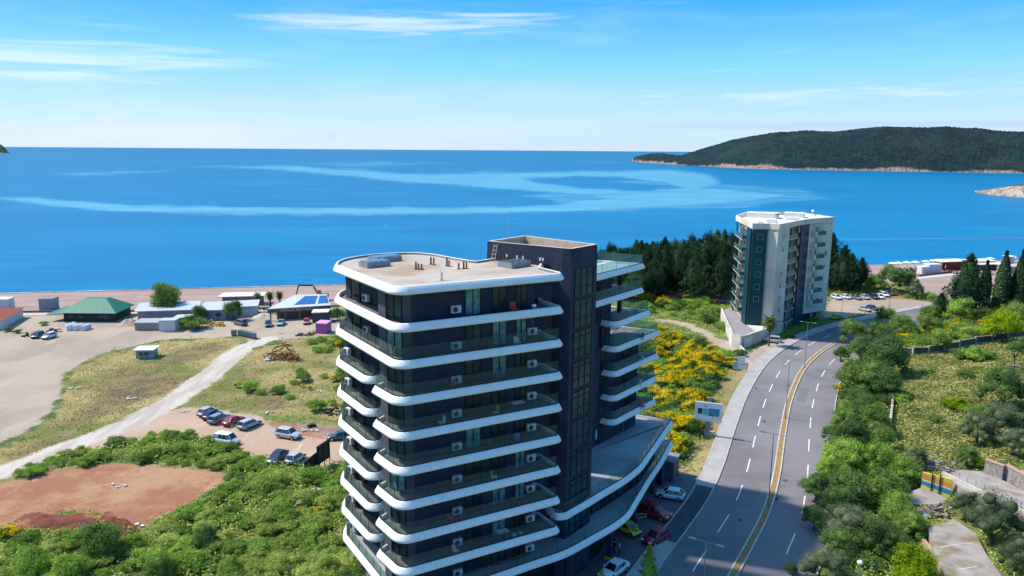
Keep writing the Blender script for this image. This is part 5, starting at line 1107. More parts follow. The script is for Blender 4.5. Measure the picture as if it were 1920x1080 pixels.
def rubble(name, label, cat, px, py, L_, W_, H_, n, mats, seed, beams=False, group=None):
    x, y, z = gat(px, py); r = random.Random(seed); mb = MB()
    for i in range(n):
        a = r.random() * 6.28; q = math.sqrt(r.random()); cx, cy = q * math.cos(a) * L_ / 2, q * math.sin(a) * W_ / 2; hz = H_ * (1 - q) * r.random()
        if beams: l = r.uniform(.8, 2.4); b = r.uniform(-.6, .6) + (1.57 if r.random() < .25 else 0); dz = r.uniform(-.5, .9); mb.tube((cx - l / 2 * math.cos(b), cy - l / 2 * math.sin(b), hz + .1 - dz / 2), (cx + l / 2 * math.cos(b), cy + l / 2 * math.sin(b), hz + .15 + dz / 2), r.uniform(.05, .14), n=4, m=i % len(mats))
        else: s_ = r.uniform(.15, .5) * (.6 if name == 'rubble' else 1); mb.box((cx, cy, hz + s_ * .3), (s_ * 1.6, s_, s_ * .7), a, i % len(mats))
    o = mb.build(name, mats, None, world=False); o.location = (x, y, z); return tag(o, label, cat, group)
orm = mat('rusty_orange', (.42, .20, .05), (.25, .11, .04), 2, .8); wht = mat('debris_white', (.6, .58, .54), rough=.9); brn = mat('debris_brown', (.16, .08, .06), rough=.9); yel = mat('yellow_machine', (.65, .38, .02), (.5, .28, .02), 2, .6); redd = mat('red_debris', (.42, .09, .07), rough=.8)
rubble('scrap_crane', 'heap of orange crane sections lying on the dry grass', 'scrap', 527, 672, 6.4, 3.2, 6.0, 90, [orm, orm, brn], 1, True)
rubble('scrap_crane', 'short orange lattice section right of the bigger orange heap', 'scrap', 550, 676, 1.8, 2.8, 4.0, 26, [orm], 2, True)
rubble('concrete_blocks', 'white grey concrete blocks left of the orange crane scrap', 'blocks', 508, 675, 2.6, 1.6, .9, 9, [wht, mat('blocks_grey', (.4, .4, .42), rough=.9)], 3)
rubble('yellow_digger', 'yellow loader wreck with a white arm near the round bush', 'machine', 407, 611, 4.4, 2.0, 1.8, 22, [yel], 4)
rubble('boat_wreck', 'pale red upturned boat and boards left of the yellow machine', 'debris', 393, 607, 4.0, 2.0, 1.2, 14, [redd, mat('pinkish', (.5, .3, .3), rough=.8)], 5)
rubble('trailer', 'dark rusty trailer frame left of the pink kiosk', 'trailer', 571, 629, 4.5, 1.2, .8, 18, [brn, blkp], 6, True)
rubble('yellow_crates', 'yellow and blue crates beside the pink kiosk', 'crates', 586, 625, 2.6, 1.2, .9, 10, [yel, blp, yel], 7)
rubble('scrap_pile', 'dark red scrap beside the blue car near the green roofed restaurant', 'scrap', 54, 631, 3.5, 2.0, 1.6, 20, [brn, redd, dk], 8)
rubble('crate_pile', 'brown crates and white boards behind the white car', 'crates', 103, 622, 4.0, 2.0, 1.6, 20, [brn, wht, brn], 9)
rubble('tyre_pile', 'dark old machine parts lying in the green scrub near the tower', 'scrap', 627, 776, 3.2, 2.0, 1.4, 16, [dk, blkp], 10)
rubble('tyre_pile', 'single dark upright machine part in the scrub', 'scrap', 583, 800, 1.1, .9, 1.3, 8, [blkp], 12)
for i, (px, py, lb) in enumerate(((440, 800, 'dirt lot, pale rubble beside the red car'), (500, 775, 'pale rubble on the brown slope behind the silver off-roader'), (575, 808, 'pale broken planks right of the silver off-roader'), (345, 772, 'pale slab at the left end of the row of five'), (140, 728, 'white litter on the dry grass, left'), (555, 742, 'white stones above the green scrub'), (245, 748, 'white litter beside the dirt track'), (600, 735, 'white debris line in the scrub'), (220, 912, 'pale stones in the middle of the red earth plot'))):
    rubble('rubble', lb, 'rubble', px, py, 2.2 + i % 3, 1.0 + .3 * (i % 2), .12, 12, [wht, mat('debris_tan', (.5, .42, .33), rough=.9) if i == 0 else bpy.data.materials['debris_tan']], 20 + i)
# excavator on the sand
x, y = at(603, 566, 44.1); ex = thing('excavator', 'dark tracked excavator with its arm raised, on the sand behind the solar roof', 'excavator', (x, y, gz(x, y)), math.pi + .1)
MB().box((0, -.9, .4), (3.6, .55, .8)).box((0, .9, .4), (3.6, .55, .8)).build('track', blkp, ex, world=False); MB().box((-.4, 0, 1.5), (3.2, 2.3, 1.1)).build('body', mat('digger_body', (.10, .07, .06), (.4, .2, .08), 1, .6), ex, world=False)
MB().box((.6, .6, 2.5), (1.3, 1.0, 1.3)).build('cab', mat('digger_cab', (.35, .2, .1), rough=.6), ex, world=False)
MB().tube((.9, 0, 1.6), (2.2, 0, 4.4), .28, .25, n=6).tube((2.2, 0, 4.4), (6.3, 0, 4.6), .25, .2, n=6).build('boom', blkp, ex, world=False); MB().tube((6.3, 0, 4.7), (7.2, 0, 1.6), .2, .16, n=6).build('stick', blkp, ex, world=False); MB().box((7.1, 0, 1.2), (.9, .9, .8)).build('bucket', brn, ex, world=False)
for px, py, h_, lb in ((499, 583, 6.5, 'white flagpole between the palms on the beach'), (589, 574, 5.5, 'white mast behind the solar roof, the left one'), (596, 574, 7.5, 'white mast behind the solar roof, the right one')):
    x, y = at(px, py, 43.8); o = MB().tube((0, 0, 0), (0, 0, h_), .07, .05, n=8).ball((0, 0, h_), .1).build('mast', mat_wh, None, world=False); o.location = (x, y, gz(x, y)); tag(o, lb, 'mast')
# earth heaps
def heap(name, label, px, py, L_, W_, H_, m_, rz=0, seed=1, cat='heap'):
    x, y, z = gat(px, py); n, mm = 40, 24; r = np.random.RandomState(seed); V = []
    for j in range(mm):
        for i in range(n):
            u = i / (n - 1) * 2 - 1; v = j / (mm - 1) * 2 - 1; q = max(0, 1 - u * u) ** .8 * max(0, 1 - v * v); hh = H_ * q * (.75 + .35 * hnoise(u * 4 + seed, v * 3, 1, seed)) + (r.rand() - .5) * .22 * (q > .05)
            X = u * L_ / 2; Y = v * W_ / 2; wx = x + X * math.cos(rz) - Y * math.sin(rz); wy = y + X * math.sin(rz) + Y * math.cos(rz); V.append((wx - x, wy - y, gz(wx, wy) - z - .06 + hh))
    idx = np.arange(n * mm).reshape(mm, n); q = np.stack([idx[:-1, :-1], idx[:-1, 1:], idx[1:, 1:], idx[1:, :-1]], -1).reshape(-1, 4); me = bpy.data.meshes.new(name); fast_mesh(me, V, q); me.materials.append(m_); o = bpy.data.objects.new(name, me); col.objects.link(o); o.location = (x, y, z); return tag(o, label, cat)
redm = mat('red_earth', (.20, .055, .03), (.10, .045, .04), .7, .95, coords='World', c3=(.42, .17, .08), s3=.35, bump=.5); ormh = mat('orange_earth', (.42, .20, .11), (.35, .17, .1), .6, .95, coords='World'); tanh_ = mat('tan_earth', (.42, .32, .26), (.36, .27, .2), .6, .95, coords='World')
heap('earth_heap', 'long ridge of dark red earth at the near edge of the red plot', 110, 985, 12, 5.0, 1.7, redm, -.12, 2); heap('earth_heap', 'low dark red ridge with white debris running down from the big red ridge', 212, 985, 8, 3.2, 1.2, redm, -.62, 3)
heap('earth_heap', 'orange earth heap behind the cars in the far parking lot', 1672, 549, 15, 6, 1.9, ormh, -.5, 4); heap('earth_heap', 'small tan earth heap between the restaurant and the sheds', 243, 608, 5, 5, 1.5, tanh_, .3, 5); heap('earth_heap', 'pale sand heap in front of the solar roofed restaurant', 492, 594, 5, 4, 1.3, mat('sand_heap', (.55, .47, .38), rough=.95), .2, 6)
rubble('rubble', 'white boulders at the foot of the dark red ridge', 'rubble', 222, 990, 6, 2.5, .5, 18, [wht], 41)
# ---------------------------------------------------------------- right beach
um = thing('beach_umbrella', None, None); MB().tube((0, 0, 0), (0, 0, 2.3), .04, n=6).build('pole', steel, um, world=False)
c_ = MB(); nn_ = 10; c_.add([(0, 0, 2.75)] + [(1.7 * math.cos(i * 6.283 / nn_), 1.7 * math.sin(i * 6.283 / nn_), 2.15) for i in range(nn_)], [(0, i + 1, (i + 1) % nn_ + 1) for i in range(nn_)]); c_.build('canopy', mat('canvas_white', (.78, .77, .76), rough=.8), um, world=False)
UT = tree_of(um); first = True
for i, (px, py) in enumerate(((1673, 500), (1684, 499), (1700, 498), (1716, 497), (1735, 495.5), (1751, 494), (1767, 493.5), (1857, 489), (1898, 487))):
    x, y = at(px, py, 44.3); c = um if first else copy_tree(UT); first = False; c.location = (x, y, gz(x, y)); tag(c, 'open white beach umbrella at the water end of the lounger rows' if i < 7 else ('lone open white umbrella between the cypresses' if i == 7 else 'open white umbrella right of the tallest cypress'), 'umbrella', 'white beach umbrellas')
lgm = mat('lounger_brown', (.17, .11, .09), rough=.8); fum = mat('folded_canvas', (.62, .58, .55), rough=.8)
lg = thing('sun_lounger', None, None); MB().box((0, 0, .32), (.65, 1.3, .08)).build('seat', lgm, lg, world=False); MB().add([(-.32, .65, .36), (.32, .65, .36), (.32, 1.15, .85), (-.32, 1.15, .85)], [(0, 1, 2, 3), (3, 2, 1, 0)]).build('backrest', lgm, lg, world=False)
for a_ in (-.28, .28): MB().box((a_, 0, .14), (.06, 1.2, .28)).build('leg', lgm, lg, world=False)
LT = tree_of(lg); fu = thing('folded_umbrella', None, None); MB().tube((0, 0, 0), (0, 0, 1.1), .04, n=5).build('pole', steel, fu, world=False); MB().tube((0, 0, 1.1), (0, 0, 2.3), .17, .04, n=7).build('canopy', fum, fu, world=False); FT = tree_of(fu); f1 = f2 = True; rl = random.Random(4)
for r_ in range(7):
    for k in range(9):
        px = 1688 + k * 9.5 + r_ * 1.5 + rl.uniform(-1, 1); py = 501.5 - k * .55 + r_ * 1.75
        if py > 516 - k * 1.0: continue
        x, y = at(px, py, 44.0)
        for s_ in (-1, 1):
            c = lg if f1 else copy_tree(LT); f1 = False; c.location = (x + s_ * .75, y, gz(x, y)); c.rotation_euler = (0, 0, math.pi + rl.uniform(-.1, .1)); tag(c, 'brown sun lounger in the rows on the far beach', 'sun lounger', 'sun loungers on the far beach')
        c = fu if f2 else copy_tree(FT); f2 = False; c.location = (x, y + .6, gz(x, y)); tag(c, 'folded pale umbrella between two loungers on the far beach', 'umbrella', 'folded beach umbrellas')
def pbox(name, label, cat, px, py, L_, W_, h_, rz, wm_, rm_, over=.1, depth=44.0):
    x, y = at(px, py, depth); co, si = math.cos(rz), math.sin(rz); P = [(x + a * co - b * si, y + a * si + b * co) for a, b in ((-L_ / 2, 0), (L_ / 2, 0), (L_ / 2, W_), (-L_ / 2, W_))]
    return house(name, label, P, h_, wm_, rm_, over, cat=cat, z=gz(x, y) - .1)
pbox('white_cabin', 'small white cabin with a dark window at the back of the far beach', 'cabin', 1735, 514, 3.4, 2.5, 2.4, .25, whw, mat_wh, .05); pbox('white_cabin', 'larger white cabin right of the small one on the far beach', 'cabin', 1753, 512, 5.6, 3, 3.0, .25, whw, mat_wh, .05)
pbox('beach_bar', 'orange walled beach bar under a pale yellow canopy', 'building', 1778, 505, 6.5, 4, 3.2, .2, mat('orange_wall', (.45, .19, .08), rough=.8), mat('yellow_canvas', (.70, .64, .38), rough=.8), 1.2); pbox('beach_bar', 'dark red beach bar with a white canopy beside the big conifer', 'building', 1793, 506, 9, 5, 3.4, .2, mat('darkred_wall', (.22, .03, .03), rough=.8), mat('canvas2', (.72, .70, .64), rough=.8), .8)
pbox('beach_bar', 'dark building with a pale roof between the conifer and the cypresses', 'building', 1838, 505, 12, 5, 3.2, .2, mat('darkred2', (.12, .05, .06), rough=.8), mat_wh, .6); pbox('beach_bar', 'low dark building between the cypresses with a pale awning', 'building', 1862, 508, 12, 4, 2.4, .2, dk, mat('awning', (.62, .58, .52), rough=.8), .8)
pbox('lifeguard_hut', 'white lifeguard tower with railings beside the cypress', 'lifeguard tower', 1896, 494, 2.6, 2.4, 3.6, .2, mat('hut_pink', (.62, .50, .50), rough=.8), mat_wh, .5)
pbox('long_bar', 'long low building right of the tallest cypress', 'building', 1915, 515, 12, 5, 2.6, .2, mat('beige_w', (.4, .33, .28), rough=.9), mat('beige_r', (.45, .40, .36), rough=.9), .4)
car('hatch', 'white', (1860, 516), (1847, 512), 'white car seen between the two left cypresses', None)
wl = MB(); P0 = at(1722, 519, 43.7); P1 = at(1785, 511, 43.7); wl.wallseg(P0, P1, 2.2, 3.0, .4); tag(wl.build('promenade_wall', brn), 'dark low wall in front of the white cabins on the far beach', 'wall')
wl = MB(); P0 = at(1715, 525, 43.55); P1 = at(1795, 516, 43.55); wl.prism([P0, P1, (P1[0], P1[1] + 3), (P0[0], P0[1] + 3)], 2.35, 2.6); tag(wl.build('far_promenade', mat('far_prom', (.50, .48, .46), rough=.9)), kind='structure')
# buoy line
T_ = None
for i in range(64):
    px = 1548 + i * 6.0; py = 450.5 - i * .062; x, y = at(px, py, 46.0)
    if T_ is None: c = MB().ball((0, 0, .12), .26, 8).tube((0, 0, .3), (0, 0, .42), .06, n=5).build('buoy', mat('buoy', (.55, .25, .25), (.6, .6, .6), .01, .5, coords='World'), None, world=False); T_ = (c, [])
    else: c = copy_tree(T_)
    c.location = (x, y, 0); tag(c, 'small round marker buoy in the floating line off the far beach', 'buoy', 'marker buoys')
x, y = at(997, 302, 46.0); bt = thing('motor_boat', 'tiny white boat far out on the water', 'boat', (x, y, .2), 0); mb = MB(); mb.add([(-6, -1.6, 0), (3, -1.6, 0), (7, 0, .6), (3, 1.6, 0), (-6, 1.6, 0), (-6, -2, 1.8), (3.4, -2, 1.9), (8, 0, 2.4), (3.4, 2, 1.9), (-6, 2, 1.8)], [(0, 1, 6, 5), (1, 2, 7, 6), (2, 3, 8, 7), (3, 4, 9, 8), (4, 0, 5, 9), (5, 6, 7, 8, 9)]); mb.build('hull', mat_wh, bt, world=False); MB().box((-1.5, 0, 2.8), (5, 2.6, 2.0), 0, 0, .8).build('cabin', mat_wh, bt, world=False)
x, y = at(723.5, 423, 46.0); o = MB().ball((0, 0, .1), .5, 8).build('buoy', mat_wh, None, world=False); o.location = (x, y, 0); tag(o, 'single white buoy in the open water behind the dark tower roof', 'buoy')
# ---------------------------------------------------------------- forecourt details
uc = thing('utility_cabinet', 'dark grey utility building behind the white hatchback on the forecourt', 'utility building', (21.0, 94.5, 2.5)); cP = [(19.0, 93.8), (21.7, 92.4), (23.0, 94.9), (20.2, 96.4)]
MB().prism(cP, 2.4, 5.2).build('wall', mat('cabinet_grey', (.10, .10, .12), rough=.7), uc); MB().prism(inset(cP, -.12) if True else cP, 5.204, 5.4).build('roof', mat('cabinet_roof', (.22, .22, .25), rough=.8), uc); MB().wallseg((19.3, 93.64), (20.6, 92.97), 2.6, 4.9, .08, out=.05).build('door', mat('cabinet_door', (.22, .22, .26), rough=.6), uc)
bk = thing('wooden_frame', 'small pale hexagonal wooden frame lying between the red and the yellow car', 'frame', (15.6, 82.1, 2.54), .5); m_ = MB(); hx = [(.9 * math.cos(i * math.pi / 3), .45 * math.sin(i * math.pi / 3), .45) for i in range(6)]; m_.path(hx + [hx[0]], .05, 6); m_.build('ring', wd, bk, world=False)
for i in range(6): MB().tube(hx[i], (hx[i][0] * .9, hx[i][1] * .9, 0), .04, n=5).build('leg', wd, bk, world=False)
# people standing under the terrace
def person(px, py, label, top, bot, hairc, face, arm=.15, z=FZ):
    x, y = at(px, py, CZ - z); bm_v = [(0, 0, .95), (0, 0, 1.12), (0, 0, 1.38), (0, 0, 1.50), (0, .02, 1.60), (0, .02, 1.70), (-.19, 0, 1.40), (-.25, .02, 1.14), (-.23, arm, .92), (-.22, arm + .03, .83), (.19, 0, 1.40), (.25, .02, 1.14), (.23, arm * .6, .92), (.22, arm * .6, .83), (-.10, 0, .88), (-.11, .02, .50), (-.12, -.02, .09), (-.12, .13, .04), (.10, 0, .88), (.11, .04, .50), (.12, 0, .09), (.12, .15, .04)]
    ed = [(0, 1), (1, 2), (2, 3), (3, 4), (4, 5), (2, 6), (6, 7), (7, 8), (8, 9), (2, 10), (10, 11), (11, 12), (12, 13), (0, 14), (14, 15), (15, 16), (16, 17), (0, 18), (18, 19), (19, 20), (20, 21)]
    rr = [.15, .13, .16, .07, .085, .095, .065, .048, .036, .038, .065, .048, .036, .038, .085, .06, .042, .04, .085, .06, .042, .04]
    me = bpy.data.meshes.new('person'); me.from_pydata(bm_v, ed, []); o = bpy.data.objects.new('person', me); col.objects.link(o); md = o.modifiers.new('skin', 'SKIN'); o.modifiers.new('sub', 'SUBSURF').levels = 1
    for i, v in enumerate(me.skin_vertices[0].data): v.radius = (rr[i], rr[i] * (.72 if i < 3 else 1)); v.use_root = (i == 0)
    dg = bpy.context.evaluated_depsgraph_get(); dg.update(); m2_ = bpy.data.meshes.new_from_object(o.evaluated_get(dg)); o.modifiers.clear(); o.data = m2_
    skin = mat('skin', (.42, .25, .18), rough=.6); tm = mat('top_cloth', top, rough=.9); bmm = mat('trousers', bot, rough=.9); m2_.materials.clear(); [m2_.materials.append(q) for q in (skin, tm, bmm, blkp)]
    for p in m2_.polygons: z_ = p.center.z; p.material_index = 3 if z_ < .11 else 2 if z_ < .97 and abs(p.center.x) < .2 else 1 if z_ < 1.47 and not (abs(p.center.x) > .18 and z_ < 1.12) else 0
    m2_.polygons.foreach_set('use_smooth', [True] * len(m2_.polygons))
    MB().ball((0, 0, 1.70), .118, 12, 0, 1.05).build('hair', mat('hair', hairc, rough=.8), o, world=False)
    for hx_, hy, hz in ((-.22, arm + .05, .80), (.22, arm * .6 + .02, .80)):
        h_ = MB()
        for f_ in range(4): h_.tube((hx_ - .03 + f_ * .02, hy, hz), (hx_ - .035 + f_ * .022, hy + .03, hz - .075 - .012 * (f_ in (1, 2))), .009, .007, n=5)
        h_.tube((hx_ + .03 * (-1 if hx_ > 0 else 1), hy + .01, hz + .02), (hx_ + .05 * (-1 if hx_ > 0 else 1), hy + .05, hz - .02), .01, .008, n=5); h_.build('fingers', skin, o, world=False)
    fc_ = MB(); fc_.tube((0, .095, 1.67), (0, .135, 1.655), .014, .01, n=5); fc_.box((0, .118, 1.615), (.05, .012, .012)); fc_.ball((-.035, .105, 1.69), .012, 6).ball((.035, .105, 1.69), .012, 6).box((-.1, .01, 1.66), (.02, .04, .06)).box((.1, .01, 1.66), (.02, .04, .06)); fc_.build('face', skin, o, world=False)
    o.location = (x, y, z); o.rotation_euler = (0, 0, face); return tag(o, label, 'person')
person(1144, 1042, 'person in a pale pink top and grey trousers standing under the terrace', (.55, .38, .38), (.3, .3, .33), (.04, .03, .02), -1.2, .22)
person(1152, 1040, 'person in black clothes standing between the two others', (.02, .02, .025), (.02, .02, .025), (.02, .015, .01), 2.2)
person(1161, 1042, 'person in a light blue top and dark trousers standing nearest the cars', (.35, .45, .60), (.03, .03, .05), (.03, .02, .015), 1.6, .2)
rubble('yellow_bollard', 'small yellow barrier left of the three people', 'barrier', 1139, 1050, .4, .3, .9, 4, [yel], 61)
# ---------------------------------------------------------------- vegetation
def ray_at(px, py, t):
    x1, y1 = at(px, py, 49.0); return x1 * t, y1 * t, CZ - 49.0 * t
def place(px, py, rpx, k):
    "where a crown of radius rpx pixels, centred k radii above the ground, has its foot and how big it is"
    ts = np.linspace(.3, 1.0, 300); x1, y1 = at(px, py, 49.0); X = x1 * ts; Y = y1 * ts; Z = CZ - 49.0 * ts
    dep = Y * math.cos(TH) + (CZ - Z) * math.sin(TH); r = rpx * dep / F; g = ground_z(X, Y)
    i = int(np.argmax(Z <= g + k * r)); 
    if Z[i] > g[i] + k[i] * r[i] if isinstance(k, np.ndarray) else Z[i] > g[i] + k * r[i]: i = len(ts) - 1
    return float(X[i]), float(Y[i]), float(g[i]), float(r[i])
def quads_at(Cn, Nn, size, rs, asp=1.0):
    "one little face per point"
    n = len(Cn); a = np.cross(Nn, rs.normal(size=(n, 3))); a /= np.linalg.norm(a, axis=1)[:, None] + 1e-9; b = np.cross(Nn, a); s = np.asarray(size).reshape(-1, 1) * .5
    V = np.stack([Cn - a * s - b * s * asp * .3, Cn + a * s * .2 - b * s * asp, Cn + a * s + b * s * asp * .3, Cn - a * s * .2 + b * s * asp], 1).reshape(-1, 3); return V
def veg_mesh(name, V, flower=None, core=None):
    me = bpy.data.meshes.new(name); Q = np.arange(len(V)).reshape(-1, 4)
    if core is not None:
        cv, cq = core; Q = np.concatenate([Q, cq + len(V)]); V = np.concatenate([V, cv])
    fast_mesh(me, V, Q)
    if flower is not None:
        a = me.attributes.new('flower', 'FLOAT', 'POINT'); f = np.repeat(flower, 4); f = np.concatenate([f, np.zeros(len(V) - len(f))]); a.data.foreach_set('value', f.astype(np.float32))
    return me
def blob_core(lobes, k=.60, n=10):
    vs, qs = [], []; b0 = 0
    for (cx, cy, cz, rx, rz) in lobes:
        g = []
        for j in range(n // 2 + 1):
            ph = math.pi * min(max(j / (n // 2), .03), .97)
            for i in range(n): t = 6.2832 * i / n; w_ = 1 + .12 * math.sin(3 * t + j * 2); g.append((cx + rx * k * w_ * math.sin(ph) * math.cos(t), cy + rx * k * w_ * math.sin(ph) * math.sin(t), cz + rz * k * math.cos(ph)))
        vs += g
        for j in range(n // 2):
            for i in range(n): qs.append((b0 + j * n + i, b0 + (j + 1) * n + i, b0 + (j + 1) * n + (i + 1) % n, b0 + j * n + (i + 1) % n))
        b0 += len(g)
    return np.array(vs), np.array(qs)
def crown(name, seed, n=3200, leaf=.085, nl=13, spread=.62, lr=(.34, .50), flat=.80, low=False, flower=0.0, up=.0, asp=.7, core=True, dome=.45):
    "leafy crown of radius 1: leaves over many overlapping lobes, with sub-clumps"
    rs = np.random.RandomState(seed); lobes = []
    for i in range(nl):
        a = i * 2.4 + rs.rand() * .7; q = math.sqrt((i + .5) / nl); z = (1 - q * q) * dome * rs.uniform(.6, 1.2) + rs.uniform(-.30, .18); r = rs.uniform(*lr) * (1.05 - .25 * q)
        if low: z = max(z * .7 - .05, -.25)
        lobes.append((spread * q * math.cos(a), spread * q * math.sin(a), z * flat, r, r * flat))
    Lb = np.array(lobes); w_ = Lb[:, 3] ** 2; k = rs.choice(nl, n, p=w_ / w_.sum()); d = rs.normal(size=(n, 3)); d[:, 2] = np.abs(d[:, 2]) * 1.1 - .45 * rs.rand(n); d /= np.linalg.norm(d, axis=1)[:, None]
    # sub-clumps: leaves gather round random directions of each lobe
    sc = rs.normal(size=(nl * 9, 3)); sc[:, 2] = np.abs(sc[:, 2]) * .9 - .25; sc /= np.linalg.norm(sc, axis=1)[:, None]; s_ = k * 9 + rs.randint(0, 9, n); mixk = rs.rand(n) < .72
    d = np.where(mixk[:, None], sc[s_] + rs.normal(size=(n, 3)) * .30, d); d /= np.linalg.norm(d, axis=1)[:, None]
    rr = np.where(rs.rand(n) < .16, rs.uniform(1.05, 1.42, n), rs.uniform(.72, 1.12, n)) * np.where(mixk, 1.06, .92); P = Lb[k, :3] + d * rr[:, None] * np.stack([Lb[k, 3], Lb[k, 3], Lb[k, 4]], 1)
    nn_ = d + rs.normal(size=(n, 3)) * .55 + np.array([0, 0, up]); nn_ /= np.linalg.norm(nn_, axis=1)[:, None]
    if low: P[:, 2] = np.maximum(P[:, 2], -.5 + rs.rand(n) * .1)
    fl = None
    if flower:
        f = hnoise(P[:, 0] * 10, P[:, 1] * 10 + P[:, 2] * 7, 4.5, seed) + .7 * d[:, 2]; fl = (f > np.quantile(f, 1 - flower)) * (rs.rand(n) < .85)
    return veg_mesh(name, quads_at(P, nn_, leaf * rs.uniform(.6, 1.35, n), rs, asp), fl, blob_core(lobes) if core else None)
def conifer(name, seed, n=3600, H=3.0, base=.16, rough=.18, top=.95, droop=.25, leaf=.10, full=.55, pw=1.35):
    "height H for radius 1; branches in uneven tiers"
    rs = np.random.RandomState(seed); P = []; Nn = []; S = []
    nb = 105; per = n // nb
    for i in range(nb):
        t = (i + rs.rand()) / nb; z = H * (base + (1 - base) * t ** .95); R_ = (1 - t ** pw) ** .8 * (1 + rough * rs.normal()) * top; R_ = max(R_, .06); a = i * 2.399 + rs.rand(); R_ *= 1 + .12 * math.sin(a * 2 + seed)
        s = rs.rand(per) ** full; wd = .20 * (1 - .5 * t); x = s * R_; y = rs.normal(size=per) * wd * (1.1 - s * .7); zz = z - droop * s * R_ * .7 + rs.normal(size=per) * .055 + .10 * (1 - s)
        P.append(np.stack([x * math.cos(a) - y * math.sin(a), x * math.sin(a) + y * math.cos(a), zz], 1)); q = rs.normal(size=(per, 3)) * .5; q[:, 2] += .8; q[:, 0] += math.cos(a) * .5; q[:, 1] += math.sin(a) * .5; Nn.append(q); S.append(np.full(per, 1.1 - .4 * t))
    P = np.concatenate(P); Nn = np.concatenate(Nn); Nn /= np.linalg.norm(Nn, axis=1)[:, None]; S = np.concatenate(S)
    cv, cq = blob_core([(0, 0, H * (base + .30), .55, H * .34), (0, 0, H * .66, .34, H * .26)], 1.0)
    return veg_mesh(name, quads_at(P, Nn, leaf * S * rs.uniform(.7, 1.3, len(P)), rs, .6), None, (cv, cq))
def cypress_mesh(name, seed, n=3400, H=7.0):
    rs = np.random.RandomState(seed); t = rs.rand(n) ** .9; R_ = np.sin(np.clip(t * 1.0 + .06, 0, 1) * math.pi) ** .55 * (1 - t * .55) * 1.1; a = rs.rand(n) * 6.283; R_ *= rs.uniform(.78, 1.06, n) * (1 + .08 * np.sin(a * 3 + t * 14))
    P = np.stack([R_ * np.cos(a), R_ * np.sin(a), .1 + t * H], 1); Nn = np.stack([np.cos(a), np.sin(a), np.full(n, .5)], 1) + rs.normal(size=(n, 3)) * .3; Nn /= np.linalg.norm(Nn, axis=1)[:, None]
    return veg_mesh(name, quads_at(P, Nn, .26 * rs.uniform(.7, 1.3, n), rs, 1.5), None, blob_core([(0, 0, H * .42, .86, H * .40)], .9))
G_dark = leaf_mat('leaf_dark', (.046, .086, .030), (.092, .158, .048), (.175, .275, .074)); G_mid = leaf_mat('leaf_mid', (.076, .128, .034), (.142, .220, .054), (.245, .355, .080)); G_bright = leaf_mat('leaf_bright', (.095, .165, .034), (.190, .300, .055), (.330, .450, .080))
G_yel = leaf_mat('leaf_yellowgreen', (0.080, 0.138, 0.009), (0.189, 0.275, 0.012), (0.348, 0.406, 0.017)); G_oliv = leaf_mat('leaf_olive', (0.058, 0.084, 0.043), (0.131, 0.167, 0.084), (0.246, 0.283, 0.152), wscale=.5); G_pine = leaf_mat('leaf_pine', (0.010, 0.026, 0.017), (0.023, 0.052, 0.026), (0.049, 0.087, 0.038), trans=.12, wscale=.12)
G_pine2 = leaf_mat('leaf_pine_light', (0.035, 0.063, 0.027), (0.071, 0.117, 0.044), (0.128, 0.167, 0.069), trans=.12, wscale=.12); G_cyp = leaf_mat('leaf_cypress', (0.015, 0.039, 0.019), (0.039, 0.074, 0.032), (0.083, 0.112, 0.044), trans=.12); G_broom = leaf_mat('leaf_broom', (0.039, 0.078, 0.016), (0.078, 0.124, 0.026), (0.130, 0.182, 0.039), flower=(.95, .66, .008), wscale=.5); G_dry = leaf_mat('leaf_dry', (0.182, 0.130, 0.078), (0.286, 0.208, 0.130), (0.390, 0.286, 0.169))
G_weed = leaf_mat('leaf_weed', (.150, .200, .048), (.265, .330, .078), (.430, .480, .130), wscale=.18)
bark = mat('bark', (.075, .055, .042), (.13, .10, .08), 3, .95, bump=.4)
CR = [crown('crown', 100 + i, 7000, .056, 17, .68, (.24, .44), .95, dome=.85) for i in range(4)]; CO = [crown('crown', 120 + i, 7500, .040, 21, .66, (.22, .40), .9, asp=.45, dome=.7) for i in range(3)]
SH = [crown('shrub', 140 + i, 3000, .082, 11, .70, (.24, .46), .72, True) for i in range(4)]; BR = [crown('broom_shrub', 160 + i, 3200, .075, 12, .62, (.30, .46), .80, True, flower=.50, up=.3, asp=.5) for i in range(3)]
PN = [conifer('crown', 180 + i, 6000, [2.5, 2.2, 2.8, 2.35][i], rough=.26, leaf=.095, full=.5, pw=[2.4, 3.4, 2.0, 3.0][i]) for i in range(4)]; PB = [crown('crown', 230 + i, 7000, .062, 17, .55, (.22, .42), 1.15) for i in range(3)]
for me_ in PB: me_.vertices.foreach_get('co', (cb_ := np.zeros(len(me_.vertices) * 3, np.float32))); cb_ = cb_.reshape(-1, 3); cb_[:, 2] = (cb_[:, 2] + .75) * 1.5; me_.vertices.foreach_set('co', cb_.ravel())
CD = conifer('crown', 190, 7000, 2.75, .10, .22, .98, .12, .085, .42); CY = [cypress_mesh('crown', 195 + i) for i in range(2)]
for me_ in CR + CO + PB + PN + [CD] + CY + SH + BR: me_.materials.append(G_mid)
def trunk_mesh(seed, H=1.0, r=.06, limbs=4):
    rs = random.Random(seed); m_ = MB(); p = Vector((0, 0, -.15)); q = Vector((rs.uniform(-.06, .06), rs.uniform(-.06, .06), H * .55)); m_.tube(p, q, r * 1.25, r * .8, 7)
    for i in range(limbs):
        a = i * 6.28 / limbs + rs.random(); e = q + Vector((math.cos(a) * .34, math.sin(a) * .34, H * .38 + rs.random() * .12)); m_.tube(q - Vector((0, 0, .03)), e, r * .62, r * .22, 5)
    o = m_.build('trunk', bark, None, world=False); me_ = o.data; bpy.data.objects.remove(o); return me_
TRK = [trunk_mesh(i) for i in range(3)]; TRP = trunk_mesh(9, 2.2, .045, 0)
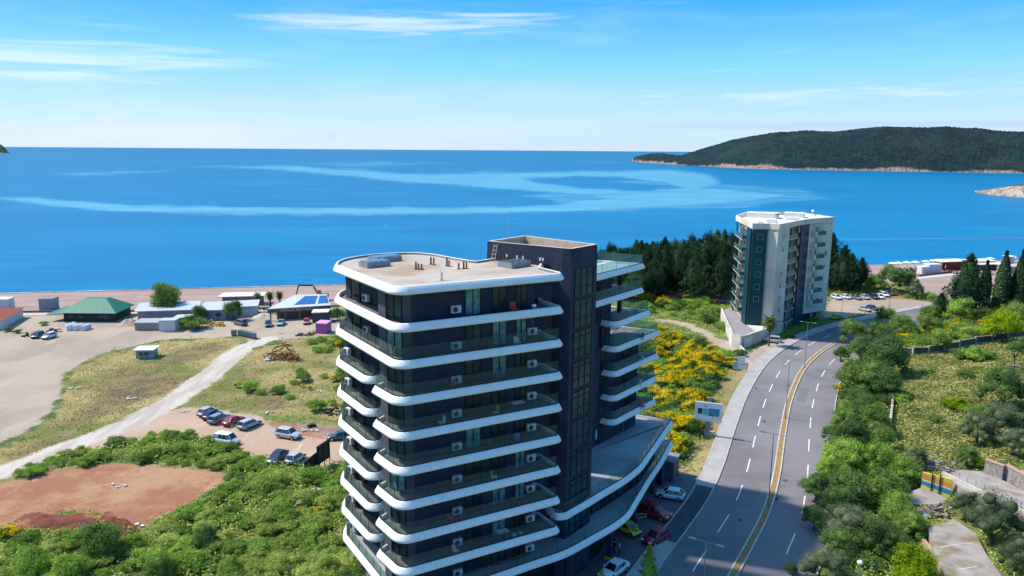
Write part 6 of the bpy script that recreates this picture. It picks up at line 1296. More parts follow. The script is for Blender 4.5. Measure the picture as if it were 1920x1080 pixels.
def part(me_, parent, loc=(0, 0, 0), s=(1, 1, 1), rz=0, m_=None, name=None):
    o = bpy.data.objects.new(name or me_.name.split('.')[0], me_); col.objects.link(o); o.parent = parent; o.location = loc; o.scale = s; o.rotation_euler = (0, 0, rz)
    if m_ is not None: o.material_slots[0].link = 'OBJECT'; o.material_slots[0].material = m_
    return o
rt = random.Random(99)
def tree(px, py, rpx, m_, label, group=None, olive=False, k=1.25, name='tree', sz=.92, xyzr=None, cat='tree'):
    k = k * .82 if k < 1.5 else k
    x, y, z, r = xyzr or place(px, py, rpx, k); t = thing(name, label, cat, (x, y, z), 0, group); h = k * r; r *= 1.10; sz *= 1.05; h -= r * .22
    part(rt.choice(TRK), t, s=(r, r, h * 1.02), rz=rt.random() * 6, name='trunk'); part(rt.choice(CO if olive else CR), t, (0, 0, h), (r, r, r * sz * rt.uniform(.92, 1.08)), rt.random() * 6.28, m_, 'crown'); return t
SHN = [0]
def shrub(px, py, rpx, m_, label, group=None, k=.45, broom=False, xyzr=None, sz=.95, name=None):
    x, y, z, r = xyzr or place(px, py, rpx, k); SHN[0] += 1; r *= 1.15; o = bpy.data.objects.new(name or ('broom_shrub' if broom else 'shrub'), rt.choice(BR if broom else SH)); col.objects.link(o)
    o.location = (x, y, z + k * r * .9); o.scale = (r, r, r * sz * rt.uniform(.85, 1.15)); o.rotation_euler = (0, 0, rt.random() * 6.28); o.material_slots[0].link = 'OBJECT'; o.material_slots[0].material = m_; return tag(o, label, 'broom' if broom else 'shrub', group)
# trees beside the road and on the slope: crown centre and radius seen in the photograph
T_ = [(1598, 622, 28, G_mid, 0, 'olive green round tree overhanging the upper bend of the road'), (1664, 668, 47, G_dark, 0, 'large dark round tree at the left end of the stepped fence'), (1615, 655, 30, G_dark, 0, 'dark tree leaning over the road below the bend'), (1578, 664, 16, G_dark, 0, 'small dark branchy tree reaching out over the bend'),
 (1648, 632, 30, G_dark, 0, 'dark tree above the large round one'), (1602, 705, 36, G_mid, 0, 'yellowish green tree at the road edge below the bend'), (1648, 712, 42, G_dark, 0, 'dark tree directly below the large round one'), (1612, 752, 30, G_dark, 0, 'dark blue green tree beside the yellow broom at the road edge'), (1583, 792, 28, G_mid, 0, 'mid green tree at the road edge, level with the long wall top'), (1640, 788, 34, G_mid, 0, 'green tree left of the long whitewashed wall'),
 (1598, 818, 36, G_dark, 0, 'dark tree reaching over the kerb halfway down the road'), (1557, 762 + 50, 18, G_dark, 0, 'small dark tree poking out over the right lane'), (1648, 822, 32, G_mid, 0, 'green tree below the foot of the whitewashed wall'), (1585, 862, 44, G_bright, 0, 'bright green broad tree at the road edge'), (1645, 868, 42, G_bright, 0, 'bright green tree in the middle of the roadside row'), (1692, 880, 34, G_bright, 0, 'bright green tree left of the painted wall'),
 (1530, 915, 32, G_dark, 0, 'dark tree reaching farthest left over the road'), (1588, 915, 46, G_dark, 0, 'dark broad tree behind the grey olive'), (1655, 918, 44, G_mid, 0, 'green tree right of the dark broad one'), (1685, 955, 38, G_bright, 0, 'bright green tree by the derelict terrace'), (1528, 972, 27, G_dark, 0, 'dark tree left of the grey olive, over the lane'), (1705, 985, 30, G_mid, 0, 'green tree beside the cracked paving'), (1640, 1010, 42, G_dark, 0, 'deep green shaded tree behind the round lamp'), (1680, 1025, 34, G_dark, 0, 'dark tree between the lamp and the yellow green tree'),
 (1560, 948, 34, G_dark, 0, 'dark tree between the reaching one and the olive'), (1552, 880, 25, G_bright, 0, 'bright green tree leaning over the kerb above the dark reaching one'), (1572, 1018, 36, G_dark, 0, 'dark tree between the two olives by the road'), (1608, 775, 30, G_dark, 0, 'dark tree left of the whitewashed wall foot'), (1570, 838, 24, G_mid, 0, 'green tree at the kerb just above the bright broad one'), (1484, 1068, 13, G_dark, 0, 'small dark tree tip at the road edge, bottom'), (1598, 978, 54, G_oliv, 1, 'large grey green olive in the roadside row'), (1545, 1062, 52, G_oliv, 1, 'pale olive tree at the bottom edge beside the road'), (1716, 1062, 50, G_yel, 0, 'yellow green round tree at the bottom edge'), (1718, 856, 27, G_oliv, 1, 'small silvery olive above the painted wall'), (1880, 728, 46, G_dark, 0, 'dark broad tree at the right edge above the olives'),
 (1882, 788, 52, G_oliv, 1, 'wide grey green olive at the right edge of the grass'), (1832, 800, 38, G_oliv, 1, 'olive tree on the dry grass left of the wide one'), (1905, 826, 34, G_oliv, 1, 'olive tree above the stone wall'), (1868, 978, 60, G_oliv, 1, 'big olive tree over the cracked parking'), (1812, 945, 34, G_oliv, 1, 'olive tree in front of the upper terrace'), (1905, 1040, 42, G_oliv, 1, 'olive tree in the bottom right corner'), (1836, 868, 13, G_yel, 0, 'small light green tree at the end of the stone wall'), (1815, 858, 22, G_dark, 0, 'dark small tree behind the broken boards'),
 (1907, 652, 22, G_dark, 0, 'umbrella shaped pine with a bare trunk at the right end of the fence'), (1800, 584, 30, G_bright, 0, 'light green feathery tree below the big conifer'), (1880, 612, 36, G_yel, 0, 'yellow green tree behind the orange lamp pole'), (1692, 612, 27, G_mid, 0, 'rounded green tree between the road and the brooms'), (1742, 612, 25, G_mid, 0, 'grey green tree in the middle of the brooms'), (1660, 596, 22, G_mid, 0, 'green tree at the edge of the upper road'), (1760, 640, 24, G_mid, 0, 'grey green tree just above the fence'), (1905, 590, 28, G_mid, 0, 'green tree at the right edge above the yellow green one'), (1745, 590, 20, G_mid, 0, 'green tree left of the light green feathery one'), (1845, 596, 20, G_dark, 0, 'dark green tree between the light green and the yellow green one'),
 (313, 560, 34, G_mid, 0, 'big round tree standing alone at the beach'), (438, 582, 20, G_dark, 0, 'dark tree beside the white van behind the beach'), (374, 588, 17, G_dark, 0, 'dark round tree in front of the long white roof'), (1672, 524, 28, G_dark, 0, 'dark spreading tree behind the far parking lot'), (1700, 528, 24, G_dark, 0, 'dark tree in the middle of the clump by the orange heap'), (1716, 541, 19, G_oliv, 1, 'grey green tree at the right end of the clump by the orange heap'), (1640, 530, 18, G_mid, 0, 'green tree at the left end of the clump behind the far lot'), (632, 588, 14, G_dark, 0, 'dark tree right of the solar roofed restaurant'), (1600, 528, 14, G_dark, 0, 'dark tree at the right foot of the cream tower')]
for px, py, rp, m_, ol, lb in T_: tree(px, py, rp, m_, lb, None, bool(ol), k=1.9 if 'umbrella' in lb else (1.05 if rp > 40 else 1.15), sz=.62 if 'umbrella' in lb else .95)
# single shrubs one can point to
S_ = [(1833, 664, 28, G_bright, 0, 'wide bright green shrub below the fence'), (1802, 664, 20, G_mid, 0, 'green shrub left of the wide bright one below the fence'), (1738, 697, 13, G_bright, 0, 'low green shrub at the top of the dry grass slope'), (1811, 704, 17, G_mid, 0, 'round green shrub in the middle of the slope'), (1790, 758, 24, G_yel, 0, 'round yellow green shrub in the middle of the slope'), (1756, 784, 15, G_mid, 0, 'small grey green shrub below the yellow green one'), (1830, 768, 20, G_bright, 0, 'green shrub at the foot of the wide olive'), (1688, 745, 20, G_bright, 0, 'bright shrub right of the top of the whitewashed wall'), (1858, 700, 14, G_bright, 0, 'small shrub above the dark broad tree'),
 (365, 605, 27, G_mid, 0, 'wide light green bush in front of the long white roof'), (340, 603, 18, G_mid, 0, 'green bush right of the white fronted shed'), (286, 604, 9, G_dark, 0, 'small dark bush left of the sheds'), (82, 606, 9, G_bright, 0, 'light green bush beside the crates left of the restaurant'), (14, 618, 9, G_dark, 0, 'dark bush in front of the red roofed shed'), (32, 622, 8, G_dark, 0, 'dark bush at the corner of the red roofed shed'), (1270, 608, 0, None, 0, None),
 (1385, 662, 13, G_mid, 0, 'low clipped grass bush at the foot of the ramp wall'), (1575, 597, 7, G_dark, 0, 'dark low hedge at the right foot of the cream tower'), (1500, 602, 12, G_dark, 0, 'dark rounded hedge by the entrance of the cream tower'), (1520, 598, 11, G_dark, 0, 'dark hedge right of the entrance of the cream tower'), (1482, 632, 8, G_dark, 0, 'low dark shrub beside the parked silver hatchback'), (423, 815 + 26, 13, G_mid, 0, 'bushy shrub beside the white van')]
for px, py, rp, m_, b_, lb in S_:
    if m_ is not None: shrub(px, py, rp, m_, lb, broom=bool(b_))
BRW = [(1298, 712), (1640, 712), (1573, 727), (1592, 737), (1648, 762), (1727, 598), (1768, 603), (1790, 612), (1812, 602), (1760, 622), (1800, 628), (1826, 616), (1655, 607), (1700, 632), (1744, 598)]
for px, py in BRW[1:]: shrub(px, py, rt.uniform(9, 14), G_broom, 'yellow flowering broom among the trees right of the road', 'brooms right of the road', broom=True, k=.9)
for px, py, rp, lb in ((20, 1000, 22, 'large yellow flowering broom at the left edge of the photograph'), (103, 1002, 11, 'yellow broom in front of the dark red ridge'), (318, 1022, 12, 'yellow broom in the dark scrub at the bottom, right of the ridge'), (307, 1010, 8, 'small yellow broom touching the one at the bottom'), (318, 975, 8, 'yellow broom at the right tip of the red plot'), (524, 915, 9, 'yellow broom near the narrow footpath'), (563, 957, 9, 'yellow broom in the field, left of two'), (600, 957, 12, 'yellow broom in the field, right of two'), (634, 968, 7, 'yellow broom right beside the curved balconies'), (199, 834, 6, 'tiny yellow broom beside the dirt track'), (446, 722, 8, 'yellow broom at the left end of the green strip'), (626, 710, 9, 'yellow broom beside the balconies, upper'), (567, 724, 5, 'small yellow broom in the middle of the green strip'), (581, 727, 6, 'small yellow broom right of the middle of the green strip'), (636, 643, 10, 'yellow broom below the pink kiosk')):
    shrub(px, py, rp, G_broom, lb, broom=True, k=.7)
DEF = []
def scatter(P, n, rm, mats, label, group, seed, broom=0.0, k=.45, mind=1.2, blab=None, avoid=()):
    r = random.Random(seed); W_ = np.array([gat(*p)[:2] for p in P]); x0, y0 = W_.min(0); x1, y1 = W_.max(0); got = []; tries = 0
    while len(got) < n and tries < n * 60:
        tries += 1; x = r.uniform(x0, x1); y = r.uniform(y0, y1); ins, _ = inpoly(W_, np.array([x]), np.array([y]))
        if not ins[0] or any((x - a) ** 2 + (y - b_) ** 2 < mind ** 2 for a, b_ in got) or -10 < float(road_e(x, y)) < 8.4: continue
        got.append((x, y)); rr = r.uniform(*rm); z = gz(x, y)
        if r.random() < broom: shrub(0, 0, 0, G_broom, blab or label, (group + ' brooms'), k=.6, broom=True, xyzr=(x, y, z, rr))
        else: DEF.append((rr / math.hypot(x, y, 44), x, y, z, rr, r.choice(mats), label, group, k))
scatter([(1222, 622), (1290, 628), (1348, 652), (1368, 690), (1340, 722), (1312, 755), (1300, 830), (1270, 872), (1240, 868), (1200, 780), (1190, 680)], 96, (1.4, 2.6), [G_mid, G_bright, G_dark], 'green shrub among the yellow brooms between the dark tower and the road', 'shrubs between the tower and the road', 5, .60, mind=1.5, blab='yellow flowering broom between the dark tower and the road')
scatter([(1195, 570), (1290, 562), (1340, 578), (1362, 600), (1352, 625), (1300, 600), (1225, 592), (1180, 600)], 30, (1.4, 2.8), [G_bright, G_mid, G_bright], 'bright green shrub on the bank left of the cream tower', 'shrubs left of the cream tower', 6, .2, mind=2.2, blab='yellow broom on the bank left of the cream tower')
scatter([(30, 884), (150, 850), (262, 826), (290, 812), (345, 818), (430, 842), (500, 868), (505, 895), (430, 884), (330, 872), (225, 862), (130, 876), (40, 896)], 56, (.8, 1.5), [G_bright, G_weed, G_mid], 'bright green shrub in the strip between the dirt track and the red plot', 'shrubs along the dirt track', 7, .0, mind=1.5)
scatter([(-60, 1100), (-20, 1010), (70, 1010), (180, 1010), (262, 1012), (300, 985), (390, 945), (440, 900), (520, 880), (560, 905), (660, 890), (670, 1090), (400, 1160), (0, 1160)], 118, (.9, 1.9), [G_bright, G_weed, G_weed, G_bright, G_mid, G_weed], 'green bushy shrub in the overgrown field left of the dark tower', 'shrubs in the overgrown field', 8, .0, mind=1.9)
scatter([(440, 735), (560, 700), (655, 690), (665, 770), (600, 790), (545, 770)], 14, (1.0, 1.9), [G_mid, G_bright], 'green shrub in the scrub strip above the parked cars', 'shrubs above the parked cars', 9, 0, mind=1.9)
scatter([(575, 640), (650, 630), (655, 660), (600, 662)], 9, (1.2, 2.0), [G_mid, G_dark], 'dark green shrub below the pink kiosk', 'shrubs below the pink kiosk', 10, 0, mind=2)
scatter([(1640, 590), (1760, 574), (1930, 574), (1930, 628), (1830, 636), (1700, 655), (1640, 640)], 90, (1.6, 2.9), [G_mid, G_dark, G_bright, G_mid], 'green shrub in the thicket between the upper road and the stepped fence', 'shrubs above the stepped fence', 11, .18, mind=2.2, blab='yellow broom in the thicket above the stepped fence')
scatter([(1555, 640), (1600, 640), (1672, 720), (1668, 850), (1700, 900), (1715, 1000), (1660, 1090), (1510, 1090), (1520, 950), (1560, 800), (1570, 700)], 60, (1.4, 2.4), [G_mid, G_dark, G_dark], 'green undergrowth shrub beneath the roadside trees', 'shrubs under the roadside trees', 12, .04, mind=2.0, blab='yellow broom beneath the roadside trees')
scatter([(1590, 548), (1760, 553), (1785, 566), (1720, 562), (1680, 556), (1600, 540)], 16, (1.0, 2.2), [G_mid, G_bright], 'green shrub behind the far parking lot', 'shrubs behind the far lot', 13, 0, mind=2.5)
scatter([(1200, 560), (1290, 553), (1240, 568), (1190, 585)], 10, (1.6, 2.6), [G_dark, G_mid], 'dark green shrub at the foot of the pine wood', 'shrubs at the foot of the pines', 14, 0, mind=2.6)
for px, py, rp, m_, lb in ((190, 1020, 46, G_mid, 'broad green tree below the dark red ridge'), (60, 1062, 40, G_bright, 'leafy tree at the left end of the bottom edge'), (300, 1066, 34, G_mid, 'dark tree at the bottom edge in the scrub'), (130, 1075, 40, G_bright, 'bright green tree at the bottom edge below the ridge'), (385, 1010, 26, G_dark, 'dark rounded tree in the middle of the overgrown field'), (520, 1058, 30, G_weed, 'bright green tree at the bottom edge left of the tower'), (612, 1062, 26, G_weed, 'green tree at the bottom edge touching the tower'), (430, 1066, 26, G_bright, 'light green tree at the bottom edge in the middle of the field'), (455, 903, 15, G_dark, 'dark bushy tree at the right corner of the red plot')):
    tree(px, py, rp, m_, lb, k=.8)
DEF.sort(key=lambda d: -d[0]); NK = 300 - sum(1 for o in bpy.data.objects if o.name.split('.')[0] == 'shrub')
for d in DEF[:NK]: shrub(0, 0, 0, d[5], d[6], d[7], k=d[8], xyzr=d[1:5])
rest = []; rsv = np.random.RandomState(5)
for d in DEF[NK:]:
    me_ = SH[rsv.randint(4)]; n = len(me_.vertices); c_ = np.zeros(n * 3, np.float32); me_.vertices.foreach_get('co', c_); c_ = c_.reshape(-1, 3)[:12000] * d[4]; a = rsv.rand() * 6.28; R2 = np.array([[math.cos(a), -math.sin(a), 0], [math.sin(a), math.cos(a), 0], [0, 0, 1]]); rest.append(c_ @ R2.T + np.array([d[1], d[2], d[3] + d[8] * d[4] * .9]))
if rest: me_ = veg_mesh('scrub', np.concatenate(rest)); me_.materials.append(G_bright); o = bpy.data.objects.new('scrub', me_); col.objects.link(o); tag(o, 'smaller bright green bushes filling the gaps between the single shrubs', None, None, 'stuff')
# the pine wood and the conifers by the cream tower
def pine(x, y, r, h, m_, label, group=None, me_=None, name='pine_tree'):
    t = thing(name, label, 'pine tree' if name == 'pine_tree' else 'conifer', (x, y, gz(x, y)), 0, group); me_ = me_ or rt.choice(PN); H0 = max(v.co.z for v in me_.vertices); part(TRP, t, s=(r * 1.3, r * 1.3, h * .42), name='trunk'); part(me_, t, (0, 0, 0), (r, r, h / H0), rt.random() * 6.28, m_, 'crown'); return t
WP = np.array([(12, 240), (22, 216), (38, 206), (50, 215), (60, 224), (78, 226), (92, 229), (108, 238), (106, 262), (70, 272), (40, 262), (20, 252)], float); rp_ = random.Random(21); got = []
for _ in range(5000):
    x = rp_.uniform(15, 110); y = rp_.uniform(200, 275); ins, _d = inpoly(WP, np.array([x]), np.array([y]))
    if not ins[0] or any((x - a) ** 2 + (y - b_) ** 2 < 4.9 ** 2 for a, b_ in got): continue
    got.append((x, y))
    if len(got) > 104: break
for x, y in got:
    e = min(1, max(0, (x - 22) / 50)); h = rp_.uniform(10.0, 13.0) + 5.5 * e - (1.5 if y < 222 else 0); pine(x, y, rp_.uniform(3.3, 5.0), h, rp_.choice([G_pine, G_pine, G_pine, G_pine2]), 'dark pine in the dense wood between the two tall buildings', 'pines of the wood', rp_.choice(PB + PB + PB + [PN[1], PN[3], PN[0]]))
for i, (px, py, h, r, lb) in enumerate(((1302, 566, 15.5, 4.6, 'tall dark conifer at the near edge of the pine wood, over brown soil'), (1352, 560, 16, 4.4, 'tall conifer at the right end of the wood beside the cream tower'), (1578, 548, 15.5, 4.6, 'tall dark pine just right of the cream tower'), (1592, 545, 12.5, 4.2, 'dark pine behind the cream tower, second to its right'), (1612, 540, 10.5, 4.0, 'lower dark pine third right of the cream tower'))):
    x, y, z = gat(px, py); pine(x, y, r, h, G_pine, lb)
def conif_px(px, base, top, wpx, me_, m_, label, name):
    x, y, z = gat(px, base); vv = top; dep = y * math.cos(TH) + (CZ - z) * math.sin(TH); h = (base - top) * dep / F / math.cos(TH) * 1.02; r = wpx / 2 * dep / F; return pine(x, y, r, h, m_, label, None, me_, name)
conif_px(1808, 592, 474, 92, CD, G_pine, 'big blue green spruce like conifer with a pointed top, right of the beach clump', 'conifer_tree')
for px, base, top, wp, lb in ((1842, 574, 489, 25, 'narrow cypress next to the big conifer'), (1874, 584, 472, 33, 'tall cypress in the middle of the three'), (1905, 586, 470, 33, 'tallest cypress, nearest the right edge'), (1884, 575, 522, 13, 'small thin cypress at the right foot of the middle one')):
    conif_px(px, base, top, wp, rt.choice(CY), G_cyp, lb, 'cypress_tree')
for px, base, top, wp, lb in ((1760, 600, 548, 44, 'dark spreading conifer left of the big pointed one'), (1905, 600, 552, 60, 'dark conifer at the right edge under the tallest cypress'), (1862, 598, 556, 44, 'dark conifer beneath the middle cypress')): conif_px(px, base, top, wp, CD, G_pine, lb, 'conifer_tree')
x, y = at(1212, 1165, CZ - FZ); t = TC = conifer('crown', 260, 4200, 5.2, .05, .38, 1.0, .05, .16, .45, 1.6); TC.materials.append(G_weed); pine(x, y, 1.5, 7.9, G_weed, 'slender light green conifer at the bottom edge beside the forecourt', None, TC, 'cypress_tree')
x, y = at(1127, 1112, CZ - FZ); pine(x, y, .55, 2.6, G_weed, 'tip of a small light green conifer left of the white saloon', None, CY[1], 'cypress_tree')
# palms
def palm(px, py, h, r, label, group=None):
    x, y, z = gat(px, py); t = thing('palm_tree', label, 'palm', (x, y, z), 0, group); m_ = MB(); m_.tube((0, 0, -.1), (.05, 0, h * .5), .26, .19, 9).tube((.05, 0, h * .5), (0, 0, h), .19, .17, 9).ball((0, 0, h), .32, 8); m_.build('trunk', mat('palm_bark', (.16, .11, .075), (.10, .07, .05), 6, .95) if 'palm_bark' not in bpy.data.materials else bpy.data.materials['palm_bark'], t, world=False); rr = random.Random(int(px)); V = []
    for i in range(44):
        a = i * 2.399; el0 = R(75) - R(150) * (i / 43); l = r * rr.uniform(.85, 1.1); pts = []; p = Vector((0, 0, h + .1)); e = el0
        for s_ in range(7): pts.append(p.copy()); p = p + Vector((math.cos(a) * math.cos(e), math.sin(a) * math.cos(e), math.sin(e))) * l / 6; e -= .20
        sd_ = Vector((-math.sin(a), math.cos(a), 0))
        for s_ in range(1, 7):
            A, B = pts[s_ - 1], pts[s_]; w0 = .42 * math.sin(math.pi * (s_ / 7.5) ** .7) * r / 2.2
            for sg in (-1, 1):
                for q_ in range(3): c = A.lerp(B, q_ / 3); d = c + sd_ * sg * w0 * 1.3 + (B - A) * .8 - Vector((0, 0, w0 * .55)); n_ = (B - A) * .16; V += [c - n_, c + n_, d + n_ * .5, d - n_ * .5]
    me_ = veg_mesh('fronds', np.array([tuple(v) for v in V])); me_.materials.append(G_palm); part(me_, t, name='fronds')
G_palm = leaf_mat('leaf_palm', (.035, .06, .015), (.085, .12, .03), (.17, .19, .06))
palm(1441, 649, 5.6, 2.3, 'tall palm in front of the cream tower beside the silver hatchback'); palm(484, 579, 3.6, 1.6, 'palm on the sand, left of the flagpole'); palm(507, 578, 3.6, 1.6, 'palm on the sand, right of the flagpole'); palm(525, 574, 3.2, 1.5, 'palm half hidden behind the solar roof')
# undergrowth nobody could count
rs = np.random.RandomState(77)
PLT = [[(1740, 985), (1790, 968), (1835, 1000), (1855, 1040), (1910, 1115), (1780, 1115), (1748, 1035)], [(1760, 905), (1790, 880), (1850, 884), (1945, 930), (1970, 1000), (1915, 985), (1810, 945)], [(1350, 585), (1400, 585), (1470, 620), (1480, 650), (1440, 670), (1395, 690), (1370, 640)], [(1695, 925), (1732, 908), (1790, 938), (1752, 950), (1710, 950)]]
def tufts(name, n, weight, size, m_, hgt, label, box=None):
    w_ = weight * fine * (np.abs(gx) < 240) * (gy > 60) * (gy < 300); w_ = w_ * (1.0 / (1 + (gy / 110.0) ** 2)); vis = np.abs(gx) < (gy * .72 + 14); w_ = w_ * vis
    cb = (ge > -10.2) & (ge < 8.6); w_ = w_ * (~cb); fcP = np.array(fc, float); ii, _ = inpoly(fcP, gx, gy); w_ = w_ * (~ii)
    for pp in PLT: ii, _ = inpoly(polyw(pp), gx, gy); w_ = w_ * (~ii)
    i = rs.choice(len(gx), n, p=w_ / w_.sum()); X = gx[i] + rs.uniform(-.5, .5, n); Y = gy[i] + rs.uniform(-.5, .5, n); cl = hnoise(X, Y, 2.2, 31) * .5 + .5; keep = rs.rand(n) < np.clip(cl * 1.5, .15, 1); X, Y = X[keep], Y[keep]; n = len(X)
    hh = rs.rand(n) * hgt * np.clip(hnoise(X, Y, 3.5, 32) * .7 + .7, .15, 1.3); Z = ground_z(X, Y, True) + hh; Nn = rs.normal(size=(n, 3)) * .6; Nn[:, 2] += .7; Nn /= np.linalg.norm(Nn, axis=1)[:, None]
    me_ = veg_mesh(name, quads_at(np.stack([X, Y, Z], 1), Nn, size * rs.uniform(.6, 1.5, n), rs, .7)); me_.materials.append(m_); o = bpy.data.objects.new(name, me_); col.objects.link(o); return tag(o, label, None, None, 'stuff')
bare = np.clip(LAYERS['gravel'] + LAYERS['earth'] + LAYERS['red'] * 1.2 + LAYERS['track'] + LAYERS['sand'] + LAYERS['soil'], 0, 1)
green = np.clip(1 - bare * 1.6 - LAYERS['dry'] * 1.0 - LAYERS['hillgrass'] * .97 - LAYERS['burnt'], 0, 1) * (inl > 50)
tufts('undergrowth', 260000, green, .30, G_weed, 1.0, 'green weeds and low scrub covering the open ground')
tufts('dry_grass', 42000, np.clip(LAYERS['dry'] + LAYERS['hillgrass'] * 2.0 - bare, 0, 1) * (inl > 50), .20, leaf_mat('leaf_grass', (.10, .13, .03), (.25, .22, .07), (.36, .30, .13), trans=.2, wscale=.35), .28, 'dry yellow grass on the slope and the lots')
tufts('meadow_grass', 90000, np.clip(LAYERS['hillgrass'] - bare, 0, 1) * (inl > 50), .30, leaf_mat('leaf_meadow', (.08, .11, .03), (.24, .24, .075), (.46, .40, .18), trans=.2, wscale=.22), .5, 'tall mixed green and straw coloured grass on the slope')
# ---------------------------------------------------------------- fence, walls and derelict terrace on the slope
fcm = mat('fence_concrete', (.46, .38, .29), (.38, .32, .26), 1, .9, coords='World'); fpm = mat('fence_mesh', (.04, .075, .07), (.07, .10, .08), 2, .7, coords='World')
posts = [(1688, 668), (1711, 669), (1740, 666), (1769, 661), (1797, 655), (1828, 648), (1858, 643), (1888, 638), (1919, 632)]
fn = thing('stepped_fence', 'long stepped fence with pale concrete posts and dark mesh panels above the grass slope', 'fence', gat(*posts[3])); PW = [gat(*p) for p in posts]
for i, p in enumerate(PW):
    MB().box((p[0], p[1], p[2] + .95), (.34, .34, 2.3), .3).build('post', fcm, fn)
    if i: q = PW[i - 1]; zt = max(p[2], q[2]) + 1.65; MB().wallseg(q, p, zt - .02, zt + .13, .2).build('top_rail', fcm, fn); MB().wallseg(q, p, min(p[2], q[2]) - .2, zt - 1.25, .2).build('base_wall', fcm, fn); MB().wallseg(q, p, zt - 1.25, zt - .03, .04).build('mesh_panel', fpm, fn)
A = gat(1677, 722); B = gat(1667, 812); m_ = MB(); n_ = 12
for i in range(n_):
    a_ = Vector(A).lerp(Vector(B), i / n_); b_ = Vector(A).lerp(Vector(B), (i + 1) / n_); m_.wallseg(a_, b_, min(a_.z, b_.z) - .5, max(a_.z, b_.z) + 1.3, .32)
tag(m_.build('old_wall', mat('peeling_whitewash', (.58, .55, .50), (.26, .17, .12), 1.3, .95, coords='World', lo=.45, hi=.55)), 'narrow old wall with peeling whitewash running down between the trees and the grass', 'wall')
tcm = mat('cracked_concrete', (.36, .31, .28), (.27, .235, .215), .6, .95, coords='World', c3=(.22, .17, .10), s3=.4, bump=.3, bscale=6)
def plate(name, pxs, dz, m_, label, cat, thick=.5, kind=None, zabs=None):
    W_ = [gat(*p) for p in pxs]; zt = zabs if zabs is not None else max(w_[2] for w_ in W_) + dz; W2 = [at(*p, CZ - zt) for p in pxs]; return tag(MB().prism(W2, zt - thick, zt).build(name, m_), label, cat, None, kind), zt
up, zt1 = plate('upper_terrace', [(1768, 891), (1800, 881), (1848, 884), (1930, 925), (1960, 985), (1920, 967), (1814, 922)], .35, tcm, 'empty grey concrete terrace at the right edge below the stone wall', 'terrace', 1.6)
m_ = MB(); e_px = [(1768, 891), (1790, 903), (1814, 915), (1850, 932), (1888, 950), (1930, 970)]; EW = [at(*p, CZ - zt1) for p in e_px]
for a_, b_ in zip(EW[:-1], EW[1:]): m_.wallseg(a_, b_, zt1 - .25, zt1 + .55, .22)
tag(m_.build('terrace_parapet', mat('white_parapet', (.60, .57, .53), (.45, .41, .37), 1.2, .9, coords='World')), 'low whitish parapet along the near side of the upper terrace', 'wall')
rl_ = thing('pipe_railing', 'thin green grey pipe railing standing on the white parapet', 'railing', (*EW[1], zt1)); 
for i in range(11): p = Vector(EW[0]).lerp(Vector(EW[-1]), i / 10); MB().tube((p.x, p.y, zt1 + .5), (p.x, p.y, zt1 + 1.35), .035, n=5).build('post', steel, rl_)
m_ = MB(); m_.tube((*EW[0], zt1 + 1.33), (*EW[-1], zt1 + 1.33), .03, n=5); m_.build('rail', steel, rl_)
wo_ = MB(); a_, b_ = Vector(EW[0]), Vector(EW[2]); wo_.wallseg(a_, b_, zt1 - 3.2, zt1 - .28, .3, out=.1); tag(wo_.build('orange_wall', mat('orange_brick', (.42, .17, .08), (.30, .12, .06), .9, .9, coords='World')), 'rusty orange retaining wall under the white parapet', 'wall')
# painted wall
pa = gat(1726, 922); pb = at(1781, 937, CZ - (pa[2])); pw = thing('painted_wall', 'wall painted in yellow, orange and blue bands above the derelict court', 'wall', pa); P0 = Vector(pa[:2]); P1 = Vector(pb); d = (P1 - P0); hz = 2.9
ptm = bpy.data.materials.new('painted_bands'); ptm.use_nodes = True; nt = ptm.node_tree; bs_ = nt.nodes['Principled BSDF']; bs_.inputs['Roughness'].default_value = .8
geo = N(nt, 'ShaderNodeNewGeometry'); s3 = N(nt, 'ShaderNodeSeparateXYZ'); L(nt, geo.outputs['Position'], s3.inputs[0]); u_ = M(nt, 'DIVIDE', M(nt, 'SUBTRACT', s3.outputs[0], P0.x), d.x); v_ = M(nt, 'DIVIDE', M(nt, 'SUBTRACT', s3.outputs[2], pa[2] - .2), hz)
v2 = M(nt, 'ADD', M(nt, 'ADD', v_, M(nt, 'MULTIPLY', u_, .12)), M(nt, 'MULTIPLY', M(nt, 'SUBTRACT', nz(1.2, 3), .5), .12)); cr = N(nt, 'ShaderNodeValToRGB'); cr.color_ramp.interpolation = 'CONSTANT'; L(nt, v2, cr.inputs[0])
els = [(0, (.62, .60, .10)), (.42, (.03, .20, .48)), (.62, (.62, .62, .25)), (.70, (.68, .26, .07)), (.92, (.66, .50, .05))]; cr.color_ramp.elements[0].color = (*els[0][1], 1); cr.color_ramp.elements[1].position = .42; cr.color_ramp.elements[1].color = (*els[1][1], 1)
for p_, c_ in els[2:]: e_ = cr.color_ramp.elements.new(p_); e_.color = (*c_, 1)
L(nt, cr.outputs[0], bs_.inputs['Base Color'])
MB().wallseg(P0, P1, pa[2] - .6, pa[2] + hz - .2, .25).build('panel', ptm, pw)
for t in (.35, .62): q = P0.lerp(P1, t); dn = d.normalized(); q2 = q + Vector((dn.y, -dn.x)) * .2; MB().tube((q2.x, q2.y, pa[2] - .5), (q2.x, q2.y, pa[2] + hz + .1), .07, n=6).build('post', blkp, pw)
plate('derelict_court', [(1700, 925), (1732, 912), (1782, 938), (1752, 946), (1712, 945)], .12, tcm, 'small cracked grey court in front of the painted wall', 'court', .8)
plate('cracked_paving', [(1740, 990), (1788, 973), (1830, 1000), (1850, 1040), (1900, 1110), (1785, 1110), (1752, 1035)], .12, tcm, None, None, .8, 'structure')
